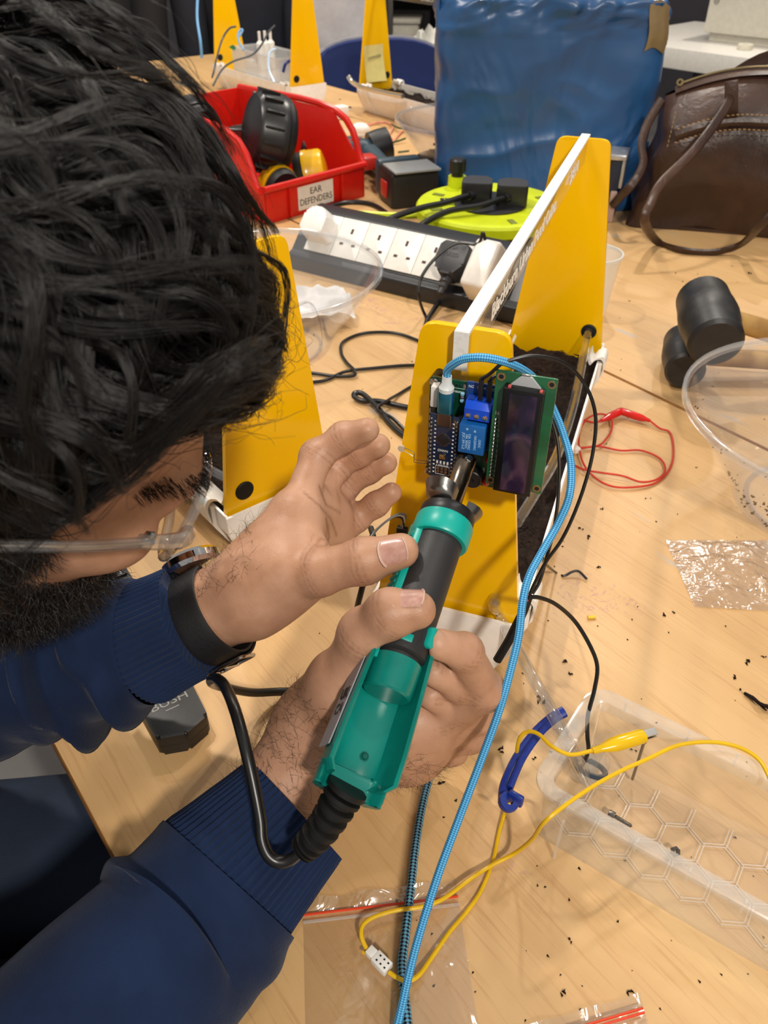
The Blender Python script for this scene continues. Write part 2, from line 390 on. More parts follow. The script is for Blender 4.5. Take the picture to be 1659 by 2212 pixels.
# ------------------------------------------------------------------ white bench behind, on the right
WHITE = pbr('white_laminate', 'dedad2', 0.35)
GREYP = pbr('grey_leg_paint', '4a4650', 0.4)
DK = thing('side_desk', 'white laminate desk with grey legs behind the brown leather bag', 'desk', frame((1.10, 3.52, 0), R(-48)))
obj('desk_top', MB().box((0.75, 0.38, -0.035), (2.2, 0.76, 0.07), bev=0.003), WHITE, DK)
for x in (0.22, 1.5):
    for y in (0.1, 0.66): obj('leg', MB().box((x, y, -0.405), (0.08, 0.055, 0.67), bev=0.006), GREYP, DK)
obj('under_rail', MB().box((0.75, 0.10, -0.105), (1.35, 0.05, 0.07), bev=0.004), STEEL_DK, DK)
obj('modesty_panel', MB().box((0.75, 0.70, -0.38), (2.0, 0.015, 0.5)), wall_m, DK)
for x in (0.48, 1.05): obj('cable_clip', MB().box((x, 0.035, -0.085), (0.15, 0.03, 0.03), bev=0.006).box((x+0.03, 0.03, -0.105), (0.03, 0.025, 0.03), bev=0.005), STEEL_DK, DK)
# white bench machine standing on it
MACH = pbr('machine_ivory', 'cfcabc', 0.4)
BLK = pbr('black_plastic', '17171a', 0.4)
Mx = thing('bench_machine', 'ivory bench machine with hand hole standing on the white desk', 'machine', frame((1.10, 3.52, 0), R(-48)) @ frame((0.02, 0.25, 0.0), R(4)))
obj('housing', MB().box((0.27, 0.12, 0.215), (0.60, 0.26, 0.37), bev=0.006), MACH, Mx)
obj('base_plinth', MB().box((0.27, 0.12, 0.016), (0.56, 0.22, 0.032), bev=0.004), MACH, Mx)
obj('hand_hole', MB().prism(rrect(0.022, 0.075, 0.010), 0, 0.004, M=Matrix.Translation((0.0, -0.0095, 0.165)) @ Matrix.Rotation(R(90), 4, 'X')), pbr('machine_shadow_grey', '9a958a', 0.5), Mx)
obj('side_plate', MB().box((0.31, -0.0115, 0.075), (0.10, 0.003, 0.038), bev=0.001), MACH, Mx)
for x in (0.27, 0.35): obj('screw', MB().cyl((x, -0.016, 0.075), (x, -0.0125, 0.075), 0.0045, n=10), STEEL_DK, Mx)
obj('drive_arm', MB().box((0.455, -0.03, 0.16), (0.10, 0.04, 0.22), bev=0.012).cyl((0.455, -0.055, 0.10), (0.455, -0.03, 0.10), 0.03, n=18), MACH, Mx)
obj('black_cable', MB().tube(spline([(0.42, -0.03, 0.06), (0.425, -0.05, 0.14), (0.44, -0.06, 0.19), (0.50, -0.058, 0.23), (0.56, -0.03, 0.26)], 6), 0.009), BLK, Mx)
Tp = thing('tape_roll', 'small roll of white tape lying on the desk before the machine', 'tape', frame((1.10, 3.52, 0), R(-48)) @ frame((0.22, 0.16, 0)))
obj('tape_ring', MB().lathe([(0.012, 0.001), (0.027, 0), (0.028, 0.002), (0.028, 0.017), (0.027, 0.019), (0.012, 0.018)], 24, closed=True), pbr('tape_cream', 'd8d2c0', 0.4), Tp)
obj('tape_core', MB().lathe([(0.0, 0.001), (0.0115, 0.001), (0.0115, 0.016), (0.0, 0.016)], 20), pbr('tape_core_card', 'b9b09c', 0.7), Tp)
# ------------------------------------------------------------------ storage behind, in the middle
CAB = pbr('cabinet_grey', '4c4a4c', 0.55)
cb = thing('storage_cabinet', 'dark grey open storage cabinet at the back, behind the grey bin', 'cabinet', frame((0.35, 4.75, FLOORZ), R(-6)))
obj('back_panel', MB().box((0, 0.25, 0.9), (1.7, 0.02, 1.8)), CAB, cb)
for x in (-0.85, -0.05, 0.85): obj('side_panel', MB().box((x, 0.0, 0.9), (0.025, 0.5, 1.8)), CAB, cb)
for z in (0.10, 0.50, 0.86, 1.25): obj('shelf', MB().box((0, 0.0, z), (1.68, 0.48, 0.025)), CAB, cb)
for i, (x, z, w, h, c) in enumerate([(-0.6, 0.5125, 0.22, 0.24, '6b6862'), (-0.25, 0.5125, 0.18, 0.18, 'b8b2a4'), (0.3, 0.8725, 0.25, 0.2, '8f8a80'), (-0.45, 0.8725, 0.30, 0.26, '5c5a55'), (0.62, 0.5125, 0.2, 0.28, '44424a')]):
    s = thing('storage_box', ['squat taupe box low on the left of the dark cabinet', 'small pale box on the dark cabinet shelf', 'warm grey box on the upper right cabinet shelf', 'brown grey box on the upper left cabinet shelf', 'tall slate box low on the right cabinet shelf'][i], 'box', frame((0.35, 4.75, FLOORZ), R(-6)) @ frame((x, -0.05, z)), 'boxes on the cabinet shelves')
    mm = pbr('storage_box_'+c, c, 0.6)
    obj('box_body', MB().box((0, 0, h/2), (w, 0.26, h), bev=0.006), mm, s); obj('lid', MB().box((0, 0, h+0.011), (w+0.016, 0.276, 0.022), bev=0.005), mm, s)
# ================================================================== gutter planters with yellow end plates
YEL = None
def acrylic_yellow():
    m, nt, p, out = nodes_of('yellow_acrylic')
    v = coords(nt); n = tex_noise(nt, 6, 2, vec=v)
    c = ramp(nt, n.outputs['Fac'], [(0.3, lin('f8be00')), (0.7, lin('fdc404'))]); nt.links.new(c, p.inputs['Base Color'])
    p.inputs['Roughness'].default_value = 0.16; p.inputs['Specular IOR Level'].default_value = 0.45
    pass
    return m
YEL = acrylic_yellow()
UPVC = pbr('white_upvc', 'f0ece6', 0.28, spec=0.45)
SOIL = pbr('potting_soil', '1d1410', 0.95, var=(220, '33241b', 0.45, 0.75), bump=(400, 0.9), spec=0.2)
RUB = pbr('black_rubber', '131313', 0.55, spec=0.3)
HOSE = clear('clear_hose', (0.95, 0.96, 0.97), 0.025, (0.8, 0.83, 0.86), 0.05, 2.0)
FILM = pbr('white_film', 'f0eee8', 0.4, var=(300, 'dcdad3', 0.5, 0.75))
ACRY = clear('clear_acrylic', (0.95, 0.95, 0.93), 0.03, (0.9, 0.88, 0.84), 0.05, 0.8)
ETCH = pbr('etched_white', 'efece4', 0.6)
GP = [(0.056, 0.066), (0.056, 0.046), (0.038, 0.010), (0.033, 0.0), (-0.033, 0.0), (-0.038, 0.010), (-0.056, 0.046), (-0.056, 0.066)]
def gprof(off):
    return [(x+(off if x > 0 else -off), z if z > 0.06 else (z+0.0 if z > 0.001 else -0.0)) for x, z in GP]
LP = 0.466
def trough(L):
    mb = MB(); t = 0.0022
    o = rpoly(GP, [0, 0.012, 0.004, 0.004, 0.004, 0.004, 0.012, 0], 4); o = o[::1]
    i = [(x*(1-t/0.056), z if z > 0.064 else z*(1-t/0.066)+t) for x, z in o]
    n = len(o)
    for y in (-0.003, L+0.008): mb.add([(x, y, z) for x, z in o]+[(x, y, z) for x, z in i], [])
    F = []
    for k in range(n-1): F += [(k, k+1, 2*n+k+1, 2*n+k), (n+k+1, n+k, 3*n+k, 3*n+k+1)]
    F += [(0, 2*n, 3*n, n), (n-1, 2*n-1, 4*n-1, 3*n-1)]
    for b in (0, 2*n): F += [(b+k, b+n+k, b+n+k+1, b+k+1) for k in range(n-1)]
    mb.f += F
    return mb
def endcap(y0, y1):
    o = rpoly(GP, [0.001, 0.012, 0.004, 0.004, 0.004, 0.004, 0.012, 0.001], 4)
    M = axes((0, 0, 0), (1, 0, 0), (0, 0, 1), (0, -1, 0))
    return MB().prism([(x*1.012, z) for x, z in o], -y1, -y0, M, bev=0.0008)
def bracket(y0, y1):
    """union band hugging the outside with two clips over the rims"""
    mb = MB(); o = rpoly(GP, [0, 0.012, 0.004, 0.004, 0.004, 0.004, 0.012, 0], 4); n = len(o)
    a = [(x*1.004, z*1.0) for x, z in o]; b = [(x*1.055+(0.0006 if x > 0 else -0.0006), z if z > .02 else z*1.0) for x, z in o]
    prof = a+b[::-1]; m = len(prof)
    V = [(x, y, z) for y in (y0, y1) for x, z in prof]
    F = [(k, (k+1) % m, m+(k+1) % m, m+k) for k in range(m)]
    F += [(k, k+1, m-2-k, m-1-k) for k in range(n-1)]+[(m+k+1, m+k, m+m-1-k, m+m-2-k) for k in range(n-1)]
    mb.add(V, F); return mb
def clips(y0, y1, s):
    mb = MB(); ym = (y0+y1)/2
    path = [(s*0.061, 0.050), (s*0.0625, 0.066), (s*0.0585, 0.0725), (s*0.052, 0.070), (s*0.048, 0.064), (s*0.0455, 0.067), (s*0.044, 0.0735)]
    P = spline([(x, 0, z) for x, z in path], 4)
    V = []; F = []; w = (y1-y0)
    for q in P:
        for k, (dy, dz) in enumerate(((-w/2, 0.0017), (w/2, 0.0017), (w/2, -0.0017), (-w/2, -0.0017))): V.append((q[0]+dz*0.6*s, ym+dy, q[2]+dz))
    for i in range(len(P)-1):
        for k in range(4): F.append((i*4+k, i*4+(k+1) % 4, i*4+4+(k+1) % 4, i*4+4+k))
    F += [(3, 2, 1, 0), tuple(len(V)-4+k for k in range(4))]
    return mb.add(V, F)
def endplate(y, holes=()):
    sl = 0.0275/0.222
    pts = [(-0.0535+sl*-0.0+0.0, 0.066), (-0.0265, 0.287), (0.0265, 0.287), (0.0535, 0.066), (0.037, 0.012), (-0.037, 0.012)]
    o = rpoly(pts, [0.001, 0.0095, 0.0095, 0.001, 0.003, 0.003], 6)
    return MB().prism(o, -y-0.005, -y, axes((0, 0, 0), (1, 0, 0), (0, 0, 1), (0, -1, 0)), bev=0.0005)
def soil_bed(L, seed, z=0.055, dip=0.0, flakes=420):
    r = np.random.default_rng(seed); nu, nv = 26, 110; H = r.normal(0, 1, (nu, nv))
    for _ in range(2): H = (H+np.roll(H, 1, 0)+np.roll(H, -1, 0)+np.roll(H, 1, 1)+np.roll(H, -1, 1))/5
    H2 = r.normal(0, 1, (nu, nv))
    for _ in range(8): H2 = (H2+np.roll(H2, 1, 0)+np.roll(H2, -1, 0)+np.roll(H2, 1, 1)+np.roll(H2, -1, 1))/5
    mb = MB(); hw = 0.0525
    f = lambda u, v: (-hw+2*hw*u, 0.0065+(L-0.009)*v, z+0.0045*H[int(u*(nu-1)+.5), int(v*(nv-1)+.5)]+0.02*H2[int(u*(nu-1)+.5), int(v*(nv-1)+.5)]*0.9+dip*(0.5-abs(v-0.5))*0-0.002)
    mb.grid(lambda u, v: (lambda p: (p[0], p[1], min(max(p[2], 0.046), 0.0655)))(f(u, v)), nu, nv)
    mb.box((0, L/2, 0.034), (0.084, L-0.012, 0.018))
    for _ in range(flakes):
        x, y = r.uniform(-0.047, 0.047), r.uniform(0.012, L-0.012); zz = z+r.uniform(-0.002, 0.007); a, b = r.uniform(0, 6.3), r.uniform(-0.5, 0.6); l, w = r.uniform(0.002, 0.007), r.uniform(0.0005, 0.0014)
        d = Vector((math.cos(a)*math.cos(b), math.sin(a)*math.cos(b), math.sin(b)))*l; q = Vector((-math.sin(a), math.cos(a), 0.3))*w; c = Vector((x, y, zz))
        mb.add([c-d-q*.5, c-d+q*.5, c+d+q, c+d-q, c+Vector((0, 0, w*1.3))], [(0, 1, 2, 3), (0, 4, 1), (1, 4, 2), (2, 4, 3), (3, 4, 0)])
    return mb
def grommet(x, z, y0, y1): return MB().lathe([(0.0, y0-0.0016), (0.0075, y0-0.0016), (0.0088, y0-0.0006), (0.0088, y0), (0.006, y0), (0.006, y1), (0.0088, y1), (0.0088, y1+0.0006), (0.0075, y1+0.0016), (0, y1+0.0016)], 20, axes((x, 0, z), (1, 0, 0), (0, 0, -1), (0, 1, 0)))
def planter(label, M, seed, gx=-0.034, near=True, full=True, strip=True, L=LP, z=0.055, soil=True, text=True):
    T = thing('gutter_planter', label, 'planter', M, 'gutter planters')
    obj('trough', trough(L), UPVC, T)
    obj('end_cap', endcap(-0.0058, -0.0030), UPVC, T); obj('end_cap', endcap(L+0.008, L+0.0108), UPVC, T)
    for y0, y1 in ((0.016, 0.044), (L-0.044, L-0.016)):
        b = obj('union_bracket', bracket(y0, y1), UPVC, T)
        for s in (-1, 1): obj('rim_clip', clips(y0+0.002, y1-0.002, s), UPVC, b)
    obj('end_plate', endplate(0.0), YEL, T, label='glossy yellow end plate'); obj('end_plate', endplate(L), YEL, T, label='glossy yellow end plate')
    for y in ((0.0, L) if near else (L,)): obj('grommet', grommet(gx, 0.083, y-0.0003, y+0.0053), RUB, T, label='round black rubber grommet')
    if soil: tag(obj('soil', soil_bed(L, seed, z), SOIL, T, label='dark crumbly potting soil'), kind='stuff')
    if strip:
        s = obj('name_strip', MB().box((0, L/2+0.0025, 0.2755), (0.0085, L-0.0055, 0.0215), bev=0.0006).box((0, -0.0042, 0.262), (0.0085, 0.0078, 0.05), bev=0.0006).box((0, L+0.0095, 0.262), (0.0085, 0.008, 0.05), bev=0.0006), ACRY, T, label='clear acrylic name strip')
        obj('white_film', MB().box((0, L/2+0.0025, 0.28745), (0.0088, L+0.020, 0.0022)).box((0, -0.0084, 0.2765), (0.0088, 0.0008, 0.024)), FILM, s)
        if text:
            MT = axes((0.0046, 0.168, 0.2750), (0, 1, 0), (0, 0, 1), (1, 0, 0))
            obj('lettering', MB().text('Blackburn Urban Food Cubes', 0.016, MT, width=0.235), ETCH, s, smooth=False)
            MT = axes((0.0046, 0.385, 0.2750), (0, 1, 0), (0, 0, 1), (1, 0, 0))
            obj('lettering', MB().text('2810', 0.016, MT, width=0.05), ETCH, s, smooth=False)
    return T
PA = planter('gutter planter with circuit boards on its yellow plate, nearest the soldering iron', frame((0.0467, 0.425, 0), R(-19.4)), 1, gx=0.0365, near=False)
PB = planter('gutter planter beside the face, its plate crossing the bowl', frame((-0.092, 0.566, 0), R(38.8)), 2, text=False, strip=False)
# white tape folded over the top of that plate
obj('tape_piece', MB().box((-0.0105, -0.0009, 0.274), (0.013, 0.0016, 0.026)).box((-0.0105, 0.0025, 0.288), (0.013, 0.0084, 0.0015)), FILM, PB, label='white tape over the plate top')
PD = planter('gutter planter far back left holding a clear box of wires', frame((-0.206, 2.406, 0), R(37)), 3, soil=False, text=False, strip=False, L=0.43)
PE = planter('gutter planter far back centre with a paper note on its plate', frame((0.253, 2.047, 0), R(36)), 4, gx=0.036, L=LP, z=0.05)
# hose lying along the soil of the near planter, through both plates
obj('hose', MB().tube(spline([(0.0365, LP+0.03, 0.083), (0.0365, LP-0.01, 0.083), (0.040, LP-0.07, 0.076), (0.044, LP-0.16, 0.069), (0.043, LP-0.25, 0.0675), (0.036, LP-0.31, 0.0685), (0.030, LP-0.36, 0.0715)], 6), 0.0047, 10), HOSE, PA)
obj('hose', MB().tube(spline([(-0.045, 0.35, 0.0705), (-0.045, 0.2, 0.0705), (-0.041, 0.10, 0.0705), (-0.030, 0.03, 0.074), (-0.034, 0.008, 0.083)], 6), 0.0045, 10), HOSE, PB)
# sticky note on the far plate
_n = obj('note_paper', MB().grid(lambda u, v: (-0.040+0.062*u+0.005*(1-v)**2, LP-0.0007-0.012*(1-v)**2*(0.4+u*.6), 0.072+0.086*v), 8, 10), pbr('note_yellow', 'e8d98a', 0.7), PE, label='pale yellow paper note')
obj('note_writing', MB().text('DISPENSER', 0.009, axes((-0.008, LP-0.0035, 0.130), (0.99, 0, 0.12), (-0.12, 0, 0.99), (0, -1, 0)), width=0.042), pbr('pencil_grey', '6a6658', 0.8), _n, smooth=False)
# ================================================================== controller boards on the near plate
PAM = PA.matrix_world.copy() if False else frame((0.0467, 0.425, 0), R(-19.4))
BF = PAM @ axes((0, -0.012, 0), (1, 0, 0), (0, 0, 1), (0, -1, 0))      # u right, v up, w out of the plate
BFI = BF.inverted()
PCBG = pbr('solder_mask_green', '0b3d2a', 0.3, var=(80, '0f4a33', 0.4, 0.6), coat=0.4)
PCBL = pbr('solder_mask_bright_green', '12502c', 0.3, var=(60, '17603a', 0.4, 0.6), coat=0.4)
PCBB = pbr('solder_mask_navy', '0c1a33', 0.3, var=(80, '10213f', 0.4, 0.6), coat=0.4)
TIN = pbr('tinned_metal', 'cfcdc8', 0.22, metal=1.0)
GOLD = pbr('gold_pad', 'd9c08a', 0.3, metal=1.0)
SILK = pbr('silkscreen_white', 'd8dcd8', 0.6)
RBLUE = pbr('relay_blue', '1763ae', 0.35)
TBLUE = pbr('terminal_blue', '0c4bd2', 0.35)
CHIP = pbr('chip_black', '1b1b1e', 0.45)
LEDR = pbr('led_red', 'c41410', 0.15, coat=0.5, sss=0.3)
cb_ = thing('controller_board', 'green circuit board with blue relay screwed to the yellow plate', 'circuit board', BF)
bd = obj('board', MB().prism(rrect(0.048, 0.071, 0.002, 3, 0.0075, 0.2240), -0.0016, 0.0, bev=0.0002), PCBG, cb_)
mb = MB()
for x0, y0, w, h in [(-0.0045, 0.2545, 0.011, 0.0002), (-0.0045, 0.2545, 0.0002, 0.004), (0.0065, 0.2475, 0.0002, 0.011), (0.0035, 0.2465, 0.0085, 0.0002), (-0.0145, 0.243, 0.0002, 0.012), (0.012, 0.2585, 0.014, 0.0002)]: mb.box((x0+w/2, y0+h/2, 0.0001), (w, h, 0.0002))
for k in range(9): mb.box((-0.0157, 0.2-0.0+k*0.0052, 0.0001), (0.0007, 0.0032, 0.0002))
mb.text('V-RESISTOR', 0.0016, Matrix.Translation((0.0012, 0.2522, 0.0001))).text('BUZZ', 0.0016, Matrix.Translation((0.0205, 0.2005, 0.0001)) @ Matrix.Rotation(R(90), 4, 'Z'))
obj('silkscreen', mb, SILK, bd, smooth=False)
for i, (x, y) in enumerate([(-0.0002, 0.2567), (0.0022, 0.2567), (0.0046, 0.2565)]): obj('pad', MB().prism(rrect(0.0016, 0.0016 if i < 2 else 0.0030, 0.0007), 0, 0.0003, Matrix.Translation((x, y, 0))), TIN, bd)
for x, y in ((-0.0138, 0.2562), (-0.0148, 0.1920)):
    s = obj('screw', MB().lathe([(0, -0.0104), (0.0014, -0.0104), (0.0014, 0), (0.0027, 0.0001), (0.0027, 0.0007), (0.0019, 0.0013), (0.0019, 0.0003), (0, 0.0003)], 16, Matrix.Translation((x, y, 0))), TIN, cb_)
    obj('spacer', MB().cyl((x, y, -0.0117), (x, y, -0.0017), 0.0030, n=14), BLK, cb_)
obj('header_socket', MB().box((-0.0113, 0.2185, 0.0045), (0.0025, 0.0400, 0.009)), BLK, cb_)
obj('header_socket', MB().box((0.0045, 0.2185, 0.0045), (0.0025, 0.0400, 0.009)), BLK, cb_)
# the small microcontroller board, plugged on top
nb = obj('microcontroller', MB().prism(rrect(0.0182, 0.0445, 0.0006, 2, -0.0035, 0.2188), 0.0092, 0.0106, bev=0.0001), PCBB, cb_, label='navy microcontroller board')
for sx in (-0.0112, 0.0042):
    for k in range(15): obj('pin', MB().sphere((0, 0, 0), 0.00085, 8, 5, Matrix.Translation((sx, 0.1993+k*0.00276, 0.0109))) if k == 0 and sx < 0 else bpy.data.objects['pin'].data, TIN, nb) if (k == 0 and sx < 0) else None
_pin = bpy.data.objects['pin']
for sx in (-0.0112, 0.0042):
    for k in range(15):
        if sx < 0 and k == 0: continue
        c = _pin.copy(); COL.objects.link(c); c.parent = nb; c.location = (sx+0.0112, k*0.00276, 0)
ch = Matrix.Translation((-0.0035, 0.2245, 0.0106)) @ Matrix.Rotation(R(45), 4, 'Z')
obj('chip', MB().box((0, 0, 0.0007), (0.0062, 0.0062, 0.0010), ch, bev=0.0001), CHIP, nb)
mb = MB()
for s in range(4):
    Mq = ch @ Matrix.Rotation(R(90*s), 4, 'Z')
    for k in range(8): mb.box((-0.0026+k*0.00074, 0.0036, 0.0003), (0.00032, 0.0011, 0.0003), Mq)
obj('chip_leads', mb, TIN, nb, smooth=False)
obj('reset_button', MB().box((-0.0035, 0.2128, 0.0115), (0.0036, 0.0029, 0.0017), bev=0.0002).box((-0.0035, 0.2128, 0.0127), (0.0018, 0.0010, 0.0006)), GOLD, nb)
mb = MB()
for k in range(4): mb.box((-0.0068+k*0.0022, 0.2078, 0.0109), (0.0011, 0.0019, 0.0006), bev=0.0001)
obj('status_lights', mb, SILK, nb, smooth=False)
for i in range(3):
    for j in range(2): obj('icsp_hole', MB().lathe([(0.0004, 0), (0.0009, 0), (0.0009, 0.0003), (0.0004, 0.0003)], 12, Matrix.Translation((-0.0062+i*0.0025, 0.2008+j*0.0024, 0.0106)), closed=True), GOLD, nb)
mb = MB(); mb.text('NANO', 0.0022, Matrix.Translation((-0.0037, 0.2165, 0.0107)) @ Matrix.Rotation(R(180), 4, 'Z')).text('L  PWR TX RX', 0.0012, Matrix.Translation((-0.0035, 0.2055, 0.0107)))
for k in range(14): mb.box((-0.0090, 0.2000+k*0.0028, 0.0107), (0.0011, 0.0009, 0.0002)); mb.box((0.0022, 0.2000+k*0.0028, 0.0107), (0.0011, 0.0009, 0.0002))
for q in (-0.0077, 0.0010): mb.box((q, 0.2018, 0.0107), (0.0002, 0.006, 0.0002))
for q in (0.1989, 0.2049): mb.box((-0.0034, q, 0.0107), (0.0088, 0.0002, 0.0002))
obj('silkscreen', mb, SILK, nb, smooth=False)
pt = obj('usb_port', MB().prism(rrect(0.0090, 0.0032, 0.0012), -0.2435, -0.2360, axes((-0.0030, 0, 0.0124), (1, 0, 0), (0, 0, 1), (0, -1, 0))), pbr('port_steel', '7a706a', 0.3, metal=1.0), nb)
for x, y in ((0.0030, 0.2385), (0.0042, 0.2368), (0.0030, 0.2352)): obj('smd_part', MB().box((x, y, 0.0110), (0.0010, 0.0016, 0.0008)), TIN, nb)
# relay and screw terminal
ry = obj('relay_module', MB().box((0.0155, 0.2400, 0.0028), (0.0175, 0.0440, 0.0014)), pbr('module_blue', '103f80', 0.35), cb_)
obj('relay', MB().box((0.0146, 0.2315, 0.0100), (0.0155, 0.0195, 0.0130), bev=0.0005), RBLUE, ry, label='bright blue relay cube')
mb = MB(); fr_ = lambda x, y: Matrix.Translation((x, y, 0.01655)) @ Matrix.Rotation(R(-90), 4, 'Z')
for x, s in ((0.0098, 'JQC-3FF-S-Z'), (0.0117, '10A 30VDC'), (0.0134, '15A 125VAC'), (0.0168, '10A250VAC'), (0.0195, '12VDC')): mb.text(s, 0.0021, fr_(x, 0.2300), width=min(0.0115, 0.0011*len(s)))
mb.cyl((0.0117, 0.2385, 0.0165), (0.0117, 0.2385, 0.0166), 0.0007, n=10)
mb.prism([(0.0155, 0.2372), (0.0172, 0.2372), (0.01635, 0.2390)], 0.0165, 0.0166)
obj('relay_print', mb, pbr('relay_print_pale', '9fc6e8', 0.6), ry, smooth=False)
tb = obj('screw_terminal', MB().prism([(0.0, 0.0), (0.0105, 0.0), (0.0105, 0.0075), (0.0070, 0.0105), (0.0, 0.0105)], -0.0238, -0.0085, axes((0, 0.2436, 0.0035), (0, 1, 0), (0, 0, 1), (1, 0, 0)) @ Matrix.Scale(-1, 4, (0, 0, 1)), bev=0.0003), TBLUE, ry, label='vivid blue screw terminal')
for k in range(3):
    x = 0.0111+k*0.0050
    obj('terminal_screw', MB().lathe([(0, 0.0), (0.0016, 0.0), (0.0016, 0.0006), (0.0004, 0.0007), (0, 0.0004)], 12, Matrix.Translation((x, 0.2463, 0.01395))), TIN, tb)
    obj('wire_entry', MB().box((x, 0.2541, 0.0075), (0.0032, 0.0012, 0.005)), pbr('terminal_dark_blue', '0a2f80', 0.5), tb)
obj('module_print', MB().text('NC   COM   NO', 0.0022, Matrix.Translation((0.0155, 0.2592, 0.0036))), SILK, ry, smooth=False)
# small parts
obj('white_socket', MB().box((-0.0118, 0.2500, 0.0035), (0.0040, 0.0135, 0.0070), bev=0.0003), pbr('socket_white', 'e8e6df', 0.4), cb_)
rs = obj('resistor', MB().lathe([(0.0005, -0.0032), (0.0013, -0.0029), (0.0013, -0.0018), (0.0010, -0.0015), (0.0010, 0.0015), (0.0013, 0.0018), (0.0013, 0.0029), (0.0005, 0.0032)], 12, axes((0.0040, 0.2500, 0.0016), (1, 0, 0), (0, 0, 1), (0, 1, 0))), pbr('resistor_blue', '7fb4cf', 0.4), cb_)
obj('resistor_band', MB().lathe([(0.00115, -0.0006), (0.00115, 0.0002)], 12, axes((0.0040, 0.2500, 0.0016), (1, 0, 0), (0, 0, 1), (0, 1, 0))).lathe([(0.00115, 0.0008), (0.00115, 0.0012)], 12, axes((0.0040, 0.2500, 0.0016), (1, 0, 0), (0, 0, 1), (0, 1, 0))), pbr('band_brown', '5a2d14', 0.5), rs)
for x, y in ((0.0243, 0.2125), (0.0235, 0.1955)):
    obj('red_light', MB().lathe([(0.0029, 0), (0.0029, 0.0009), (0.0025, 0.0012), (0.0025, 0.0045), (0.0020, 0.0062), (0.0010, 0.0070), (0, 0.0072)], 16, Matrix.Translation((x, y, 0.0005))), LEDR, cb_)
obj('buzzer', MB().lathe([(0.0062, 0), (0.0062, 0.0075), (0.0056, 0.0082), (0.0014, 0.0082), (0.0012, 0.0074), (0, 0.0074)], 24, Matrix.Translation((0.0150, 0.1970, 0.0))), CHIP, cb_)
for x, y in ((0.0195, 0.2135), (0.0215, 0.2165), (0.0195, 0.2172)): obj('smd_part', MB().box((x, y, 0.0005), (0.0016, 0.0009, 0.0008)), TIN, cb_)
# light sensor on long bare leads
sp = BFI @ Vector(D(867, 968, 0.498))
ld = obj('light_sensor', MB().cyl(sp+Vector((0, 0, -0.0008)), sp+Vector((0, 0, 0.0010)), 0.0022, n=14), pbr('sensor_buff', 'c9b9a2', 0.5), cb_)
for k in (-1, 1):
    obj('sensor_lead', MB().tube(spline([(-0.0155, 0.1985+k*0.0008, 0.0005), (-0.022, 0.203+k*0.0012, 0.008), (sp[0]+0.008, sp[1]-0.003+k*0.0016, sp[2]), (sp[0], sp[1]+k*0.0010, sp[2]-0.0002)], 6), 0.00025, 6), TIN, ld)
# ------------------------------------------------------------------ character display
lc = thing('display_module', 'green display module with dark violet screen beside the relay', 'display', BF)
lb = obj('board', MB().prism(rrect(0.0335, 0.0756, 0.0005, 2, 0.0424, 0.2421), 0.0165, 0.0181, bev=0.0001), PCBL, lc)
for x, y in ((0.0287, 0.2765), (0.0562, 0.2765), (0.0562, 0.2077), (0.0284, 0.2073)):
    obj('mount_ring', MB().lathe([(0.0014, 0), (0.0024, 0), (0.0024, 0.0002), (0.0014, 0.0002)], 18, Matrix.Translation((x, y, 0.0181)), closed=True), GOLD, lb)
    obj('mount_hole', MB().cyl((x, y, 0.0181), (x, y, 0.01822), 0.0014, n=14), CHIP, lb)
bz = obj('bezel', MB().box((0.0426, 0.2395, 0.0215), (0.0222, 0.0685, 0.0068), bev=0.0006), pbr('bezel_black', '0b0b0d', 0.3), lc)
def lcd_glass():
    m, nt, p, out = nodes_of('lcd_glass')
    v = coords(nt, 'Object', (1, 0.5, 1)); n = tex_noise(nt, 38, 3, 0.5, v, 1.2)
    c = ramp(nt, n.outputs['Fac'], [(0.40, lin('16131f')), (0.50, lin('241a38')), (0.58, lin('4a3348')), (0.66, lin('1c1730'))])
    nt.links.new(c, p.inputs['Base Color']); p.inputs['Roughness'].default_value = 0.10; p.inputs['Coat Weight'].default_value = 0.6
    return m
obj('screen', MB().box((0.0430, 0.2393, 0.0250), (0.0148, 0.0640, 0.0006)), lcd_glass(), bz)
obj('frame_slot', MB().box((0.0525, 0.2395, 0.0251), (0.0010, 0.0600, 0.0006)), CHIP, bz)
obj('backlight_tab', MB().prism([(0.0345, 0.0), (0.0510, 0.0), (0.0455, 0.0058), (0.0400, 0.0058)], 0.0185, 0.0200, Matrix.Translation((0, 0.2738, 0))), pbr('tab_grey', 'b9bcc0', 0.35), lc)
obj('tab_solder', MB().box((0.0422, 0.2800, 0.0192), (0.0050, 0.0016, 0.0012), bev=0.0003), TIN, lc)
for x in (0.0347, 0.0518): obj('red_glue', MB().box((x, 0.2742, 0.0230), (0.0018, 0.0014, 0.003), bev=0.0004), pbr('glue_red', 'b04a4a', 0.4), lc)
_lp = None
for k in range(16):
    if k == 0: _lp = obj('pin', MB().lathe([(0.0012, 0), (0.0010, 0.0005), (0.0004, 0.0012), (0.0003, 0.0020), (0, 0.0021)], 10, Matrix.Translation((0.0283, 0.2105, 0.0181))), TIN, lb)
    else: c = _lp.copy(); COL.objects.link(c); c.parent = lb; c.location = (0, k*0.00258, 0)
mb = MB().text('16', 0.0030, Matrix.Translation((0.0285, 0.2535, 0.0182)))
for k in range(10): mb.box((0.0305, 0.2110+k*0.0035, 0.0182), (0.0005, 0.0020, 0.0002))
obj('silkscreen', mb, SILK, lb, smooth=False)
obj('pin_header', MB().box((0.0283, 0.2299, 0.0083), (0.0024, 0.0420, 0.0164)), BLK, lc)
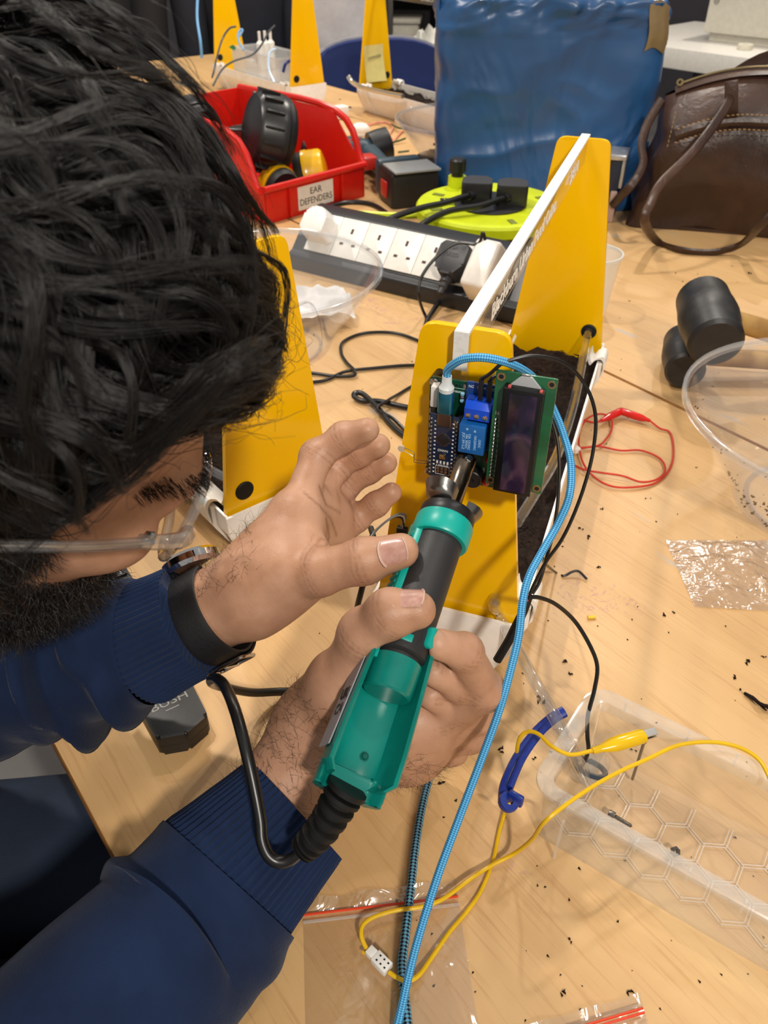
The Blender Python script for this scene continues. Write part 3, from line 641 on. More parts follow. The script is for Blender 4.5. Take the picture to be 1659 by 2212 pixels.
# ------------------------------------------------------------------ little sensor board lower on the plate
sb = thing('sensor_board', 'tiny navy sensor board with black plugs low on the yellow plate', 'circuit board', BF)
obj('board', MB().box((-0.0315, 0.1060, -0.0082), (0.0150, 0.0340, 0.0014), axes((0, 0, 0), (1, 0, 0), (0, 1, 0), (0, 0, 1))), PCBB, sb)
for x, y in ((-0.0365, 0.1200), (-0.0365, 0.0920)): obj('spacer', MB().cyl((x, y, -0.0118), (x, y, -0.0090), 0.002, n=10), BLK, sb)
obj('silkscreen', MB().text('A0 D0', 0.0030, Matrix.Translation((-0.0315, 0.0935, -0.0074))), SILK, sb, smooth=False)
obj('plug', MB().box((-0.0335, 0.1290, -0.0050), (0.0075, 0.0145, 0.0035), bev=0.0002), BLK, sb)
obj('plug', MB().box((-0.0375, 0.0885, -0.0060), (0.0058, 0.0140, 0.0032), bev=0.0002), BLK, sb)
for k in range(3): obj('bare_tip', MB().cyl((-0.0392+k*0.0016, 0.0816, -0.006), (-0.0392+k*0.0018, 0.0785, -0.0055), 0.0005, n=6), pbr('copper', 'c98a5a', 0.3, metal=1.0), sb)
rb = thing('ribbon_wires', 'black, white and grey three-strand wires arching onto the sensor board', 'wire')
for off, nm, c in ((-0.0016, 'black_strand', '151515'), (0.0, 'white_strand', 'd9dad4'), (0.0016, 'grey_strand', '6e6e6c')):
    pts = [BF @ Vector((-0.0335-off*0.8, 0.1355, -0.005)), Vector(D(873, 1118, 0.548)), Vector(D(855, 1114, 0.545)), Vector(D(826, 1133, 0.545)), Vector(D(800, 1162, 0.548)), Vector(D(792, 1205, 0.553)), Vector(D(786, 1250, 0.56))]
    pts = [p+Vector((off*0.75, 0, off*0.75)) if i else p for i, p in enumerate(pts)]
    obj(nm, MB().tube(spline(pts, 7), 0.00078, 8), pbr('strand_'+c, c, 0.4), rb)
    pts = [Vector(D(893+off*2000, 1165, 0.545)), Vector(D(910, 1157+off*1500, 0.54)), Vector(D(935, 1140+off*2000, 0.535)), Vector(D(965, 1120, 0.54))]
    obj(nm, MB().tube(spline(pts, 7), 0.00078, 8), pbr('strand_'+c, c, 0.4), rb)
obj('black_cable_behind', MB().tube(spline([D(801, 1140, 0.575), D(806, 1165, 0.565), D(797, 1215, 0.565), D(781, 1275, 0.572), D(770, 1325, 0.59), D(775, 1370, 0.615), D(800, 1420, 0.64)], 8), 0.0022, 10), BLK) and tag(bpy.data.objects['black_cable_behind'], 'glossy black cable dropping behind the raised thumb', 'cable').__setattr__('name', 'sensor_cable')
# ------------------------------------------------------------------ soldering iron
def P3(*a): return Vector(D(*a))
E0 = P3(765, 1690, 0.385); E1 = P3(1008, 992, 0.484)
AX = (E1-E0).normalized()
IM = aim(E0, AX, Vector((0, 0, CAM_H))-E0.lerp(E1, 0.4)) @ Matrix.Rotation(R(17), 4, 'Y'); ILEN = (E1-E0).length
TEAL = pbr('teal_plastic', '0a8378', 0.28, spec=0.5, var=(30, '08786e', 0.4, 0.6))
TEALL = pbr('teal_rail', '0aa79b', 0.35)
GRIP = pbr('matte_grip', '2a2a2c', 0.5, bump=(900, 0.15))
iron = thing('soldering_iron', 'teal and black soldering iron held by the right hand', 'soldering iron', IM)
Yp = lambda s0=0: axes((0, 0, 0), (1, 0, 0), (0, 0, -1), (0, 1, 0))  # lathe z -> iron y
def ilathe(prof, n=32, x=0, z=0): return MB().lathe(prof, n, Matrix.Translation((x, 0, z)) @ Yp())
# rear shell: open channel
def shell():
    mb = MB(); st = [(0.0, 0.80, 0.0), (0.004, 1.0, 0.0), (0.020, 1.0, 0.0), (0.050, 0.94, 0.0), (0.080, 0.86, 0)]
    prof = [(-0.0185, 0.0115), (-0.0175, 0.0125), (-0.0160, 0.0115), (-0.0145, 0.0), (-0.0120, -0.0065), (-0.0070, -0.0095), (0.0070, -0.0095), (0.0120, -0.0065), (0.0145, 0.0), (0.0160, 0.0115), (0.0175, 0.0125), (0.0185, 0.0115), (0.0190, 0.0), (0.0165, -0.0105), (0.0095, -0.0155), (-0.0095, -0.0155), (-0.0165, -0.0105), (-0.0190, 0.0)]
    n = len(prof); V = []
    for s, k, dz in st: V += [(x*k, s, z*k-0.002) for x, z in prof]
    F = [(i*n+j, i*n+(j+1) % n, (i+1)*n+(j+1) % n, (i+1)*n+j) for i in range(len(st)-1) for j in range(n)]
    mb.add(V, F+[tuple(range(n-1, -1, -1)), tuple(range((len(st)-1)*n, len(st)*n))]); return mb
obj('rear_shell', shell(), TEAL, iron)
obj('shell_end', MB().prism(rpoly([(-0.0125, -0.0165), (0.0125, -0.0165), (0.0178, -0.008), (0.0178, 0.002), (0.0120, -0.0075), (-0.0120, -0.0075), (-0.0178, 0.002), (-0.0178, -0.008)], 0.003), -0.006, 0.006, axes((0, 0, 0), (1, 0, 0), (0, 0, 1), (0, -1, 0)), bev=0.0025), TEAL, iron)
obj('shell_screw', MB().lathe([(0.0, 0.001), (0.0013, 0.001), (0.0019, 0.0), (0.0024, 0.0), (0.0024, -0.001), (0, -0.001)][::-1], 14, Matrix.Translation((0.004, 0.016, -0.0108))), pbr('dark_teal', '065a52', 0.3), iron)
lbp = obj('side_label', MB().box((0, 0, 0), (0.0006, 0.050, 0.0155), Matrix.Translation((-0.0187, 0.036, -0.0035)) @ Matrix.Rotation(R(-2.2), 4, 'Z')), pbr('label_grey', '9b9aa0', 0.4), iron, label='grey rating label')
MT = axes((-0.0191, 0.034, -0.0025), (0, -1, 0), (0, 0, 1), (-1, 0, 0)) @ Matrix.Rotation(R(90), 4, 'Z')
obj('label_print', MB().text('UK', 0.0085, MT @ Matrix.Translation((0, 0.0042, 0.0002))).text('CA', 0.0085, MT @ Matrix.Translation((0, -0.0042, 0.0002))), CHIP, lbp, smooth=False)
obj('end_knob', ilathe([(0, 0.0455), (0.0118, 0.0455), (0.0128, 0.0465), (0.0131, 0.050), (0.0133, 0.064), (0.0, 0.064)], 36, 0, 0.002), TEAL, iron)
obj('grip_tube', ilathe([(0, 0.0635), (0.0118, 0.0635), (0.0118, 0.0665), (0.0142, 0.068), (0.0145, 0.080), (0.0139, 0.083), (0.0139, 0.144), (0, 0.144)], 40, 0, 0.001), GRIP, iron)
obj('indicator_window', MB().box((0, 0, 0), (0.0065, 0.0042, 0.0012), Matrix.Translation((-0.0035, 0.0735, 0.0150)) @ Matrix.Rotation(R(-14), 4, 'Y'), bev=0.0003), TEALL, iron)
obj('slide_button', MB().prism(rrect(0.0055, 0.0120, 0.0027), 0.0, 0.0042, Matrix.Translation((0.0082, 0.0795, 0.0115)) @ Matrix.Rotation(R(35), 4, 'Y'), bev=0.001), TEALL, iron)
obj('side_rail', MB().prism(rpoly([(-0.0155, 0.0045), (-0.0118, 0.0072), (-0.0128, -0.008), (-0.0160, -0.008)], 0.0008, 2), -0.146, -0.060, axes((-0.0004, 0, 0), (1, 0, 0), (0, 0, 1), (0, -1, 0))), TEALL, iron)
for k in range(16): obj('rail_rib', MB().box((-0.0163, 0.070+k*0.0044, -0.003), (0.0012, 0.0018, 0.010), Matrix.Identity(4)), TEAL, iron)
obj('collar', ilathe([(0.0139, 0.1395), (0.0162, 0.1395), (0.0170, 0.1408), (0.0170, 0.1515), (0.0164, 0.1530), (0.0139, 0.1530)], 40, 0, 0.001), TEALL, iron)
obj('black_ring', ilathe([(0, 0.1528), (0.0158, 0.1528), (0.0162, 0.1540), (0.0162, 0.1588), (0.0156, 0.1600), (0, 0.1600)], 40, 0, 0.001), BLK, iron)
STEEL = pbr('brushed_steel', '8d8a86', 0.28, metal=1.0, bump=(500, 0.08))
def wing(a0, a1):
    mb = MB(); na = 14
    pr = [(0.0060, 0.1602), (0.0130, 0.1608), (0.0190, 0.1640), (0.0222, 0.1700)]
    def f(u, v):
        a = R(a0+(a1-a0)*u); q = v*3; i = min(int(q), 2); t = q-i; r = pr[i][0]+(pr[i+1][0]-pr[i][0])*t; s = pr[i][1]+(pr[i+1][1]-pr[i][1])*t
        taper = math.sin(math.pi*min(max(u, 0.02), 0.98))**0.6; r = 0.006+(r-0.006)*taper
        return (r*math.cos(a), s, r*math.sin(a)+0.001)
    mb.grid(f, na, 10); mb.grid(lambda u, v: tuple(np.array(f(u, v))+np.array((0, 0.0009, 0))), na, 10); return mb
obj('heat_guard', wing(98, 205), STEEL, iron, ang=60); obj('heat_guard', wing(-75, 32), STEEL, iron, ang=60)
obj('barrel', ilathe([(0.0066, 0.158), (0.0066, 0.166), (0.0060, 0.167), (0.0060, 0.1935), (0.0063, 0.194), (0.0063, 0.2005), (0.0040, 0.203), (0, 0.203)], 24), pbr('heat_tinted_steel', '6d655e', 0.22, metal=1.0, var=(60, '9a8a78', 0.4, 0.65)), iron)
obj('barrel_screw', MB().lathe([(0, 0.0070), (0.0020, 0.0070), (0.0026, 0.0064), (0.0026, 0.0054), (0, 0.0054)][::-1], 14, Matrix.Translation((-0.0008, 0.1972, 0.0008))), TIN, iron)
obj('tip', ilathe([(0.0033, 0.203), (0.0033, 0.209), (0.0015, ILEN+0.004), (0, ILEN+0.005)], 16), pbr('oxidised_tip', '24211f', 0.5, metal=0.6), iron)
IMI = IM.inverted()
srp = [IMI @ p for p in (P3(752, 1700, 0.386), P3(728, 1740, 0.386), P3(700, 1785, 0.388), P3(668, 1822, 0.391), P3(652, 1836, 0.392))]
srs = spline(srp, 10); n_ = len(srs); rr = []
for i in range(n_):
    t = i/(n_-1); base = 0.0105-0.0035*t
    rr.append(base if (i % 5) < 3 or t < 0.08 else base*0.72)
obj('strain_relief', MB().tube(srs, rr, 16), RUB, iron, ang=25)
rel = srs[-1]
CAB_ = pbr('black_cable_pvc', '121212', 0.32, spec=0.5)
def wpts(*ps): return [Vector(D(*p)) for p in ps]
cp = [IM @ Vector(srs[-3])]+wpts((630, 1855, 0.394), (603, 1862, 0.394), (580, 1848, 0.394), (566, 1815, 0.395), (562, 1770, 0.397), (549, 1700, 0.40), (530, 1615, 0.405), (508, 1535, 0.415), (487, 1485, 0.435), (468, 1466, 0.46), (456, 1470, 0.49))
cp += [Vector(G(x, y, z)) for x, y, z in ((462, 1478, 0.06), (490, 1486, 0.045), (545, 1496, 0.022), (610, 1494, 0.008), (680, 1496, 0.0045), (780, 1500, 0.0045), (860, 1420, 0.0045), (900, 1360, 0.0045))]
cp = [IMI @ p for p in cp]
obj('mains_cable', MB().tube(spline(cp, 8), 0.0032, 12), CAB_, iron)
# ================================================================== things lying on the near table
_wn = {}
def wn(P, scale, seed, oct=3):
    """smooth pseudo noise in [-1,1] from rotated sines"""
    if (seed, oct) not in _wn:
        r = np.random.default_rng(seed); A = []
        for o in range(oct):
            for k in range(4): d = r.normal(0, 1, 3); A.append((d/np.linalg.norm(d)*2**o*6.28, r.normal(0, 1, 3)*2**o*2.1, r.uniform(0, 6.28), 0.5**o))
        _wn[(seed, oct)] = tuple(np.array([a[i] for a in A]) for i in range(4))
    d, e, ph, amp = _wn[(seed, oct)]; P = np.asarray(P, float)*scale
    q = P @ d.T; w = np.sin(P @ e.T+ph)*1.2
    return np.clip((np.sin(q+w+ph) @ amp)/(2.2*amp.sum()/4), -1, 1)
def gp(*ps): return [Vector(G(*p)) for p in ps]
BLUEC = None
def braid(name, a, b, twist, along):
    m, nt, p, out = nodes_of(name)
    v = nt.nodes.new('ShaderNodeUVMap')
    sx = nt.nodes.new('ShaderNodeSeparateXYZ'); nt.links.new(v.outputs[0], sx.inputs[0])
    def mth(op, i, j):
        q = nt.nodes.new('ShaderNodeMath'); q.operation = op
        for s, w in enumerate((i, j)):
            if w is None: continue
            if isinstance(w, (int, float)): q.inputs[s].default_value = w
            else: nt.links.new(w, q.inputs[s])
        return q.outputs[0]
    ang = mth('MULTIPLY', sx.outputs[0], 6.2832*twist); ln = mth('MULTIPLY', sx.outputs[1], along)
    w1 = mth('SINE', mth('ADD', ang, ln), None); w2 = mth('SINE', mth('SUBTRACT', ang, ln), None)
    pr = mth('MULTIPLY', w1, w2); fac = mth('MULTIPLY_ADD', pr, 0.5); nt.nodes[-1].inputs[2].default_value = 0.5
    c = ramp(nt, fac, [(0.35, lin(a)), (0.65, lin(b))]); nt.links.new(c, p.inputs['Base Color']); p.inputs['Roughness'].default_value = 0.5
    bumped(nt, p, fac, 0.5, 0.0006)
    return m
def uvtube(name, path, r, n, mat, parent=None, **kw):
    """tube with UV: u around, v metres along"""
    mb = MB().tube(path, r, n); o = obj(name, mb, mat, parent, **kw); me = o.data; uv = me.uv_layers.new(name='UVMap')
    P = [Vector(p) for p in path]; L = [0]
    for i in range(1, len(P)): L.append(L[-1]+(P[i]-P[i-1]).length)
    for poly in me.polygons:
        ks = [me.loops[l].vertex_index % n for l in poly.loop_indices]; wrap = (0 in ks) and (n-1 in ks) and len(ks) == 4
        for l in poly.loop_indices:
            vi = me.loops[l].vertex_index; i, k = divmod(vi, n)
            uv.data[l].uv = ((n if (k == 0 and wrap) else k)/n, L[min(i, len(L)-1)])
    return o
# ---- blue braided cable plugged into the board
BRB = braid('blue_braid', '1d6fb0', '62c0ee', 4, 2600)
ub = thing('usb_cable', 'bright blue braided cable with white boot plugged into the circuit board', 'cable')
B3 = lambda u, v, w: BF @ Vector((u, v, w))
um = BF
uu = -0.0030; uw = 0.0126
obj('metal_plug', MB().prism(rrect(0.0075, 0.0026, 0.0011), -0.2455, -0.2400, BF @ axes((uu, 0, uw), (1, 0, 0), (0, 0, 1), (0, -1, 0))), pbr('plug_copper', 'b08a70', 0.3, metal=1.0), ub)
obj('plug_sleeve', MB().prism(rrect(0.0092, 0.0058, 0.0022), -0.2590, -0.2445, BF @ axes((uu, 0, uw), (1, 0, 0), (0, 0, 1), (0, -1, 0)), bev=0.0004), pbr('blue_anodised', '3a88a8', 0.3, metal=0.85), ub)
obj('boot', MB().lathe([(0.0043, 0.2588), (0.0045, 0.2612), (0.0030, 0.2635), (0.0027, 0.2685), (0.0, 0.2685)], 20, BF @ axes((uu, 0, uw), (1, 0, 0), (0, 0, -1), (0, 1, 0))), pbr('boot_white', 'd6dde0', 0.4), ub)
pth = [B3(uu, 0.2670, uw), B3(uu+0.0002, 0.2725, uw+0.0006)]+wpts((984, 784, 0.440), (1008, 774, 0.434), (1050, 773, 0.430), (1100, 785, 0.434), (1140, 806, 0.446), (1172, 840, 0.462), (1196, 885, 0.470), (1216, 935, 0.470), (1233, 1000, 0.466), (1230, 1070, 0.462), (1206, 1130, 0.46), (1172, 1190, 0.456), (1143, 1245, 0.452), (1129, 1300, 0.45), (1121, 1370, 0.45), (1105, 1440, 0.45), (1080, 1530, 0.45), (1040, 1640, 0.45), (987, 1780, 0.446), (943, 1900, 0.440), (897, 2050, 0.432), (862, 2200, 0.427), (838, 2300, 0.425))
uvtube('braid', spline(pth, 8), 0.0023, 14, BRB, ub)
# ---- black and blue braided cable on the table
BRK = braid('black_blue_braid', '0b0c10', '5fa3c4', 3, 1500)
o = uvtube('braided_cable', spline(gp((985, 1500, .003), (960, 1580, .003), (934, 1658, .003), (912, 1740, .003), (897, 1830, .003), (886, 1930, .003), (874, 2030, .003), (868, 2090, .003), (874, 2150, .003), (882, 2230, .003), (886, 2290, .003)), 8), 0.0027, 14, BRK)
tag(o, 'black and pale blue braided cable lying across the zip bag', 'cable')
# ---- thin black wires from the blue terminal
wr = thing('terminal_wires', 'pair of thin black wires looping out of the blue screw terminal', 'wire')
WB = pbr('thin_wire_black', '101010', 0.4)
for i, u in enumerate((0.0161, 0.0211)): obj('wire_plug', MB().box((u, 0.2615, 0.0085), (0.0026, 0.0140, 0.0026), BF, bev=0.0002), BLK, wr)
obj('outer_wire', MB().tube(spline([B3(0.0161, 0.2680, 0.0085)]+wpts((1060, 806, 0.437), (1090, 783, 0.432), (1150, 769, 0.432), (1215, 783, 0.44), (1262, 828, 0.452), (1286, 895, 0.462), (1281, 975, 0.47), (1262, 1050, 0.476), (1238, 1115, 0.482), (1212, 1168, 0.488), (1180, 1213, 0.492), (1155, 1260, 0.497), (1142, 1290, 0.50)), 8), 0.0011, 8), WB, wr)
obj('inner_wire', MB().tube(spline([B3(0.0211, 0.2680, 0.0085)]+wpts((1066, 815, 0.440), (1090, 808, 0.450), (1135, 830, 0.480), (1175, 875, 0.492), (1200, 935, 0.492), (1208, 1000, 0.492), (1205, 1080, 0.494), (1196, 1145, 0.496), (1182, 1200, 0.498), (1166, 1255, 0.50), (1150, 1283, 0.50)), 8), 0.0011, 8), WB, wr)
obj('shrink_sleeve', MB().tube(spline(wpts((1146, 1285, 0.50), (1132, 1318, 0.503), (1112, 1358, 0.508), (1099, 1384, 0.512), (1074, 1426, 0.52)), 6), [0.0019+0.0011*min(1, i/8) for i in range(25)], 10), RUB, wr)
obj('pump_wire', MB().tube(spline(wpts((1143, 1290, 0.50), (1165, 1291, 0.505), (1200, 1305, 0.515), (1240, 1340, 0.53), (1272, 1390, 0.535), (1290, 1438, 0.535), (1284, 1490, 0.53), (1270, 1545, 0.525), (1269, 1590, 0.52), (1271, 1620, 0.522), (1262, 1645, 0.535), (1247, 1668, 0.545)), 8), 0.0014, 8), WB, wr)
obj('loose_end', MB().tube(spline(wpts((1172, 1205, 0.50), (1178, 1218, 0.56), )+gp((1200, 1236, .004), (1218, 1244, .002), (1235, 1236, .004), (1250, 1234, .005), (1268, 1251, .002)), 6), 0.0011, 8), WB, wr)
obj('red_tip', MB().tube(spline(wpts((1141, 1283, 0.499), (1136, 1290, 0.499), (1140, 1299, 0.499)), 5), 0.0007, 6), pbr('wire_red', 'c8322a', 0.4), wr)
# ---- clear hose running into the tray
hs = thing('drain_hose', 'clear plastic hose running from the yellow plate down into the tray', 'hose')
hp = [PAM @ Vector((0.036, 0.022, 0.084)), PAM @ Vector((0.036, -0.006, 0.0845))]+[Vector(G(*p)) for p in ((1078, 1322, 0.070), (1092, 1352, 0.062), (1118, 1402, 0.064), (1150, 1462, 0.068), (1187, 1528, 0.068), (1222, 1595, 0.058), (1250, 1648, 0.030), (1268, 1688, 0.011))]
obj('hose_wall', MB().tube(spline(hp, 8), 0.0045, 12, caps=False), HOSE, hs); obj('hose_bore', MB().tube(spline(hp, 8), 0.0030, 10, caps=False), HOSE, hs)
# ---- clear storage tray with a blue clip handle
TM = frame((0.0885, 0.2775, 0), R(-35.0)); TL_, TW_, TH_ = 0.275, 0.094, 0.058
TRAY = clear('tray_plastic', (0.95, 0.95, 0.94), 0.09, (0.86, 0.86, 0.83), 0.12, 0.9, bump=(60, 0.08, 0.001))
TRIM = clear('tray_rim_plastic', (0.96, 0.96, 0.95), 0.22, (0.9, 0.9, 0.88), 0.12, 0.9)
tr = thing('storage_tray', 'clear plastic tray with blue clip handle at the lower right', 'tray', TM)
def tray_ring(off, z): return [(x+TL_/2, y+TW_/2, z) for x, y in rrect(TL_+2*off, TW_+2*off, 0.014+off*0.8, 6)]
def tray_shell():
    mb = MB(); st = [(-0.0095, 0.0015), (-0.0055, 0.0045), (-0.0040, TH_-0.018), (-0.0040, TH_-0.006), (0.0005, TH_-0.004), (0.0015, TH_)]
    rings = [tray_ring(o_, z) for o_, z in st]; n = len(rings[0]); V = [p for r_ in rings for p in r_]
    F = [(i*n+j, i*n+(j+1) % n, (i+1)*n+(j+1) % n, (i+1)*n+j) for i in range(len(st)-1) for j in range(n)]+[tuple(range(n-1, -1, -1))]
    return mb.add(V, F)
obj('tray_body', tray_shell(), TRAY, tr)
def rim():
    mb = MB(); st = [(0.0015, TH_), (0.0012, TH_+0.0020), (-0.0035, TH_+0.0026), (-0.0085, TH_+0.0010), (-0.0098, TH_-0.0040), (-0.0085, TH_-0.0085)]
    rings = [tray_ring(o_, z) for o_, z in st]; n = len(rings[0]); V = [p for r_ in rings for p in r_]
    return mb.add(V, [(i*n+j, i*n+(j+1) % n, (i+1)*n+(j+1) % n, (i+1)*n+j) for i in range(len(st)-1) for j in range(n)])
obj('rim', rim(), TRIM, tr)
for x in (0.024, 0.066, 0.096, 0.126, 0.156, 0.19, 0.225):
    for y, s in ((0.0008, 1), (TW_-0.0008, -1)): obj('rim_rib', MB().box((x, y+s*0.0015, TH_-0.002), (0.0012, 0.0030, 0.010)), TRIM, tr)
obj('foot_rib', MB().box((0.024, -0.0005, TH_*0.40), (0.0016, 0.0020, TH_*0.72)), TRIM, tr)
mb = MB(); a_ = 0.0142
for i in range(-1, 12):
    for j in range(-1, 5):
        cx = 0.012+i*a_*1.732+(a_*0.866 if j % 2 else 0); cy = 0.012+j*a_*1.5
        for k in range(3):
            p0 = (cx+a_*math.sin(R(60*k)), cy+a_*math.cos(R(60*k))); p1 = (cx+a_*math.sin(R(60*k+60)), cy+a_*math.cos(R(60*k+60)))
            for q in (0.92, 1.08):
                s0 = (cx+(p0[0]-cx)*q, cy+(p0[1]-cy)*q); s1 = (cx+(p1[0]-cx)*q, cy+(p1[1]-cy)*q)
                if all(0.008 < s[0] < TL_-0.008 and 0.008 < s[1] < TW_-0.008 for s in (s0, s1)): mb.cyl((s0[0], s0[1], 0.0026), (s1[0], s1[1], 0.0026), 0.00042, n=5)
tag(obj('hex_ribs', mb, clear('rib_clear', (0.97, 0.96, 0.94), 0.22, (0.9, 0.88, 0.84), 0.1, 1.0), tr), kind='stuff')
HB = pbr('handle_blue', '16328c', 0.3)
hd = obj('handle', MB().tube(spline([(-0.0135, -0.004, TH_-0.022), (-0.0175, 0.006, TH_-0.020), (-0.0195, 0.025, TH_-0.017), (-0.0175, 0.045, TH_-0.012), (-0.0130, 0.060, TH_-0.008), (-0.0085, 0.068, TH_-0.006)], 6), [0.0040]*31, 10, flat=0.8), HB, tr)
obj('handle_eye', MB().lathe([(0.0024, -0.0022), (0.0062, -0.0022), (0.0066, 0), (0.0062, 0.0022), (0.0024, 0.0022)], 18, Matrix.Translation((-0.0105, -0.0045, TH_-0.020)) @ Matrix.Rotation(R(20), 4, 'Y'), closed=True), HB, hd)
obj('handle_web', MB().box((-0.0075, -0.001, TH_-0.018), (0.010, 0.004, 0.009), bev=0.001), HB, hd)
obj('handle_flange', MB().tube(spline([(-0.0135, 0.002, TH_-0.0155), (-0.0160, 0.024, TH_-0.0125), (-0.0145, 0.044, TH_-0.0085), (-0.0105, 0.060, TH_-0.005)], 6), 0.0022, 8), HB, hd)
# small things inside the tray
TMI = TM.inverted()
def tl(x, y, z): return TMI @ Vector(G(x, y, z))
a = Vector(G(1318, 1757, 0.0065)); b = Vector(G(1366, 1786, 0.0050))
bo = thing('socket_bolt', 'shiny steel socket bolt lying in the clear tray', 'bolt', aim(a, b-a))
ly = lambda: axes((0, 0, 0), (1, 0, 0), (0, 0, -1), (0, 1, 0))
obj('head', MB().lathe([(0, 0.0005), (0.0010, 0.0005), (0.0014, -0.001), (0.0022, -0.001), (0.0024, -0.0007), (0.0024, 0.0032), (0, 0.0032)], 18, ly()), STEEL, bo)
obj('thread', MB().lathe([(0.0, 0.0032)]+[(0.0014 if k % 2 else 0.0012, 0.0034+k*0.0004) for k in range(int(((b-a).length-0.004)/0.0004))]+[(0, (b-a).length)], 12, ly()), STEEL, bo)
nu = obj('hex_nut', MB().lathe([(0.0014, 0.0), (0.0031, 0.0), (0.0033, 0.0004), (0.0033, 0.0022), (0.0031, 0.0026), (0.0014, 0.0026)], 6, frame(G(1456, 1840, 0.0055), 0.3, R(28), R(10)), closed=True), STEEL, smooth=False, label='small steel hex nut lying in the clear tray', cat='nut')
pn = obj('steel_pin', MB().cyl(G(1391, 1604, 0.062), G(1366, 1683, 0.0052), 0.0010, n=10).cyl(G(1391, 1604, 0.062), G(1392, 1598, 0.064), 0.0016, n=10), STEEL, label='thin steel pin standing in the tray under the yellow clip', cat='pin')
pm = thing('water_pump', 'small clear pump with dark ring in the tray corner', 'pump', frame(G(1262, 1690, 0.004), R(-35), R(-30)))
obj('ring', MB().lathe([(0.0095, 0.010), (0.0122, 0.010), (0.0122, 0.0128), (0.0095, 0.0128)], 30, closed=True), pbr('pump_ring', '2c3d4e', 0.3), pm)
obj('casing', MB().lathe([(0.0, 0.002), (0.0095, 0.002), (0.0118, 0.004), (0.0118, 0.020), (0.0085, 0.024), (0.0, 0.024)], 26), TRAY, pm)
obj('outlet', MB().cyl((0, 0, 0.012), (0.002, -0.004, 0.030), 0.0042, 0.0038, n=14), HOSE, pm)
# ---- yellow test lead
yl = thing('yellow_test_lead', 'yellow wire lead with crocodile clip over the tray', 'test lead')
YW = pbr('yellow_wire', 'e0b40c', 0.35); YB = pbr('yellow_boot', 'e3b800', 0.18, coat=0.3)
def gz(*ps): return [Vector(G(*p)) for p in ps]
obj('wire', MB().tube(spline(gz((1282, 1621, .068), (1232, 1630, .066), (1192, 1612, .066), (1165, 1587, .066), (1143, 1580, .064), (1124, 1592, .058), (1117, 1622, .045), (1116, 1660, .025), (1104, 1712, .008), (1080, 1790, .0022), (1066, 1855, .0022), (1042, 1918, .0022), (1014, 1962, .0022), (972, 2012, .003), (934, 2066, .004), (905, 2106, .006), (880, 2119, .007), (858, 2112, .008), (840, 2100, .008)), 8), 0.0013, 8), YW, yl)
obj('wire', MB().tube(spline(gz((800, 2060, .008), (788, 2042, .009), (780, 2018, .011), (786, 1996, .012), (812, 1979, .012), (858, 1966, .011), (910, 1959, .010), (958, 1941, .009), (1018, 1897, .008), (1062, 1869, .0065), (1112, 1843, .012), (1150, 1812, .035), (1180, 1772, .064), (1260, 1712, .067), (1330, 1671, .066), (1400, 1639, .066), (1465, 1610, .066), (1535, 1603, .067), (1595, 1614, .067), (1638, 1640, .066), (1662, 1680, .066), (1680, 1730, .066)), 8), 0.0013, 8), YW, yl)
a = Vector(G(1280, 1622, .068)); b = Vector(G(1404, 1585, .070)); BM = aim(a, b-a); bl = (b-a).length
obj('clip_boot', MB().lathe([(0.0, 0.0), (0.0022, 0.0), (0.0024, 0.004), (0.0026, 0.006), (0.0046, 0.013), (0.0050, 0.018), (0.0048, bl-0.006), (0.0042, bl-0.004), (0.0, bl-0.004)], 20, BM @ axes((0, 0, 0), (1, 0, 0), (0, 0, -1), (0, 1, 0)), sy=0.85), YB, yl)
obj('clip_jaw', MB().box((0, bl-0.001, 0.0013), (0.0050, 0.010, 0.0009), BM).box((0, bl-0.001, -0.0013), (0.0050, 0.010, 0.0009), BM), TIN, yl)
a = Vector(G(800, 2056, .0085)); b = Vector(G(840, 2096, .0085)); CM = aim(a, b-a)
cn = obj('white_connector', MB().box((0, (b-a).length*0.62, 0), (0.0072, 0.0105, 0.0058), CM, bev=0.0004).box((0, (b-a).length*0.1, 0), (0.0055, 0.006, 0.005), CM, bev=0.0004), pbr('connector_white', 'e6e4de', 0.4), yl)
for i in range(2):
    for j in range(3): obj('contact_hole', MB().box((-0.0016+i*0.0032, (b-a).length*0.45+j*0.0030, 0.00291), (0.0010, 0.0011, 0.0002), CM), CHIP, cn)
obj('wire_stub', MB().tube(spline(gz((806, 2063, .008), (796, 2060, .007), (784, 2056, .006)), 4), 0.0012, 8), YW, yl)
# ---- red test lead
rl = thing('red_test_lead', 'coiled red wire lead with red crocodile clip boots beside the planter', 'test lead')
RW = pbr('red_wire', 'c43220', 0.35); RBt = pbr('red_boot', 'cf1a14', 0.15, coat=0.3)
obj('wire', MB().tube(spline(gz((1403, 908, .006), (1425, 925, .003), (1448, 935, .002), (1455, 975, .002), (1448, 1010, .002), (1425, 1038, .002), (1390, 1050, .003), (1330, 1052, .003), (1290, 1035, .004), (1262, 1005, .005), (1251, 965, .006), (1253, 930, .007), (1268, 905, .007), (1295, 894, .006), (1318, 902, .006), (1322, 925, .005), (1310, 948, .004), (1290, 963, .004), (1240, 968, .005)), 8), 0.0011, 8), RW, rl)
obj('wire', MB().tube(spline(gz((1240, 971, .004), (1290, 964, .003), (1340, 973, .003), (1385, 973, .003), (1425, 990, .003), (1437, 1015, .004), (1420, 1035, .004), (1385, 1041, .005), (1345, 1028, .006), (1300, 1021, .005), (1265, 1015, .005), (1235, 1003, .004)), 8), 0.0011, 8), RW, rl)
obj('wire', MB().tube(spline(gz((1302, 909, .006), (1280, 912, .004), (1255, 906, .003), (1235, 905, .003)), 6), 0.0011, 8), RW, rl)
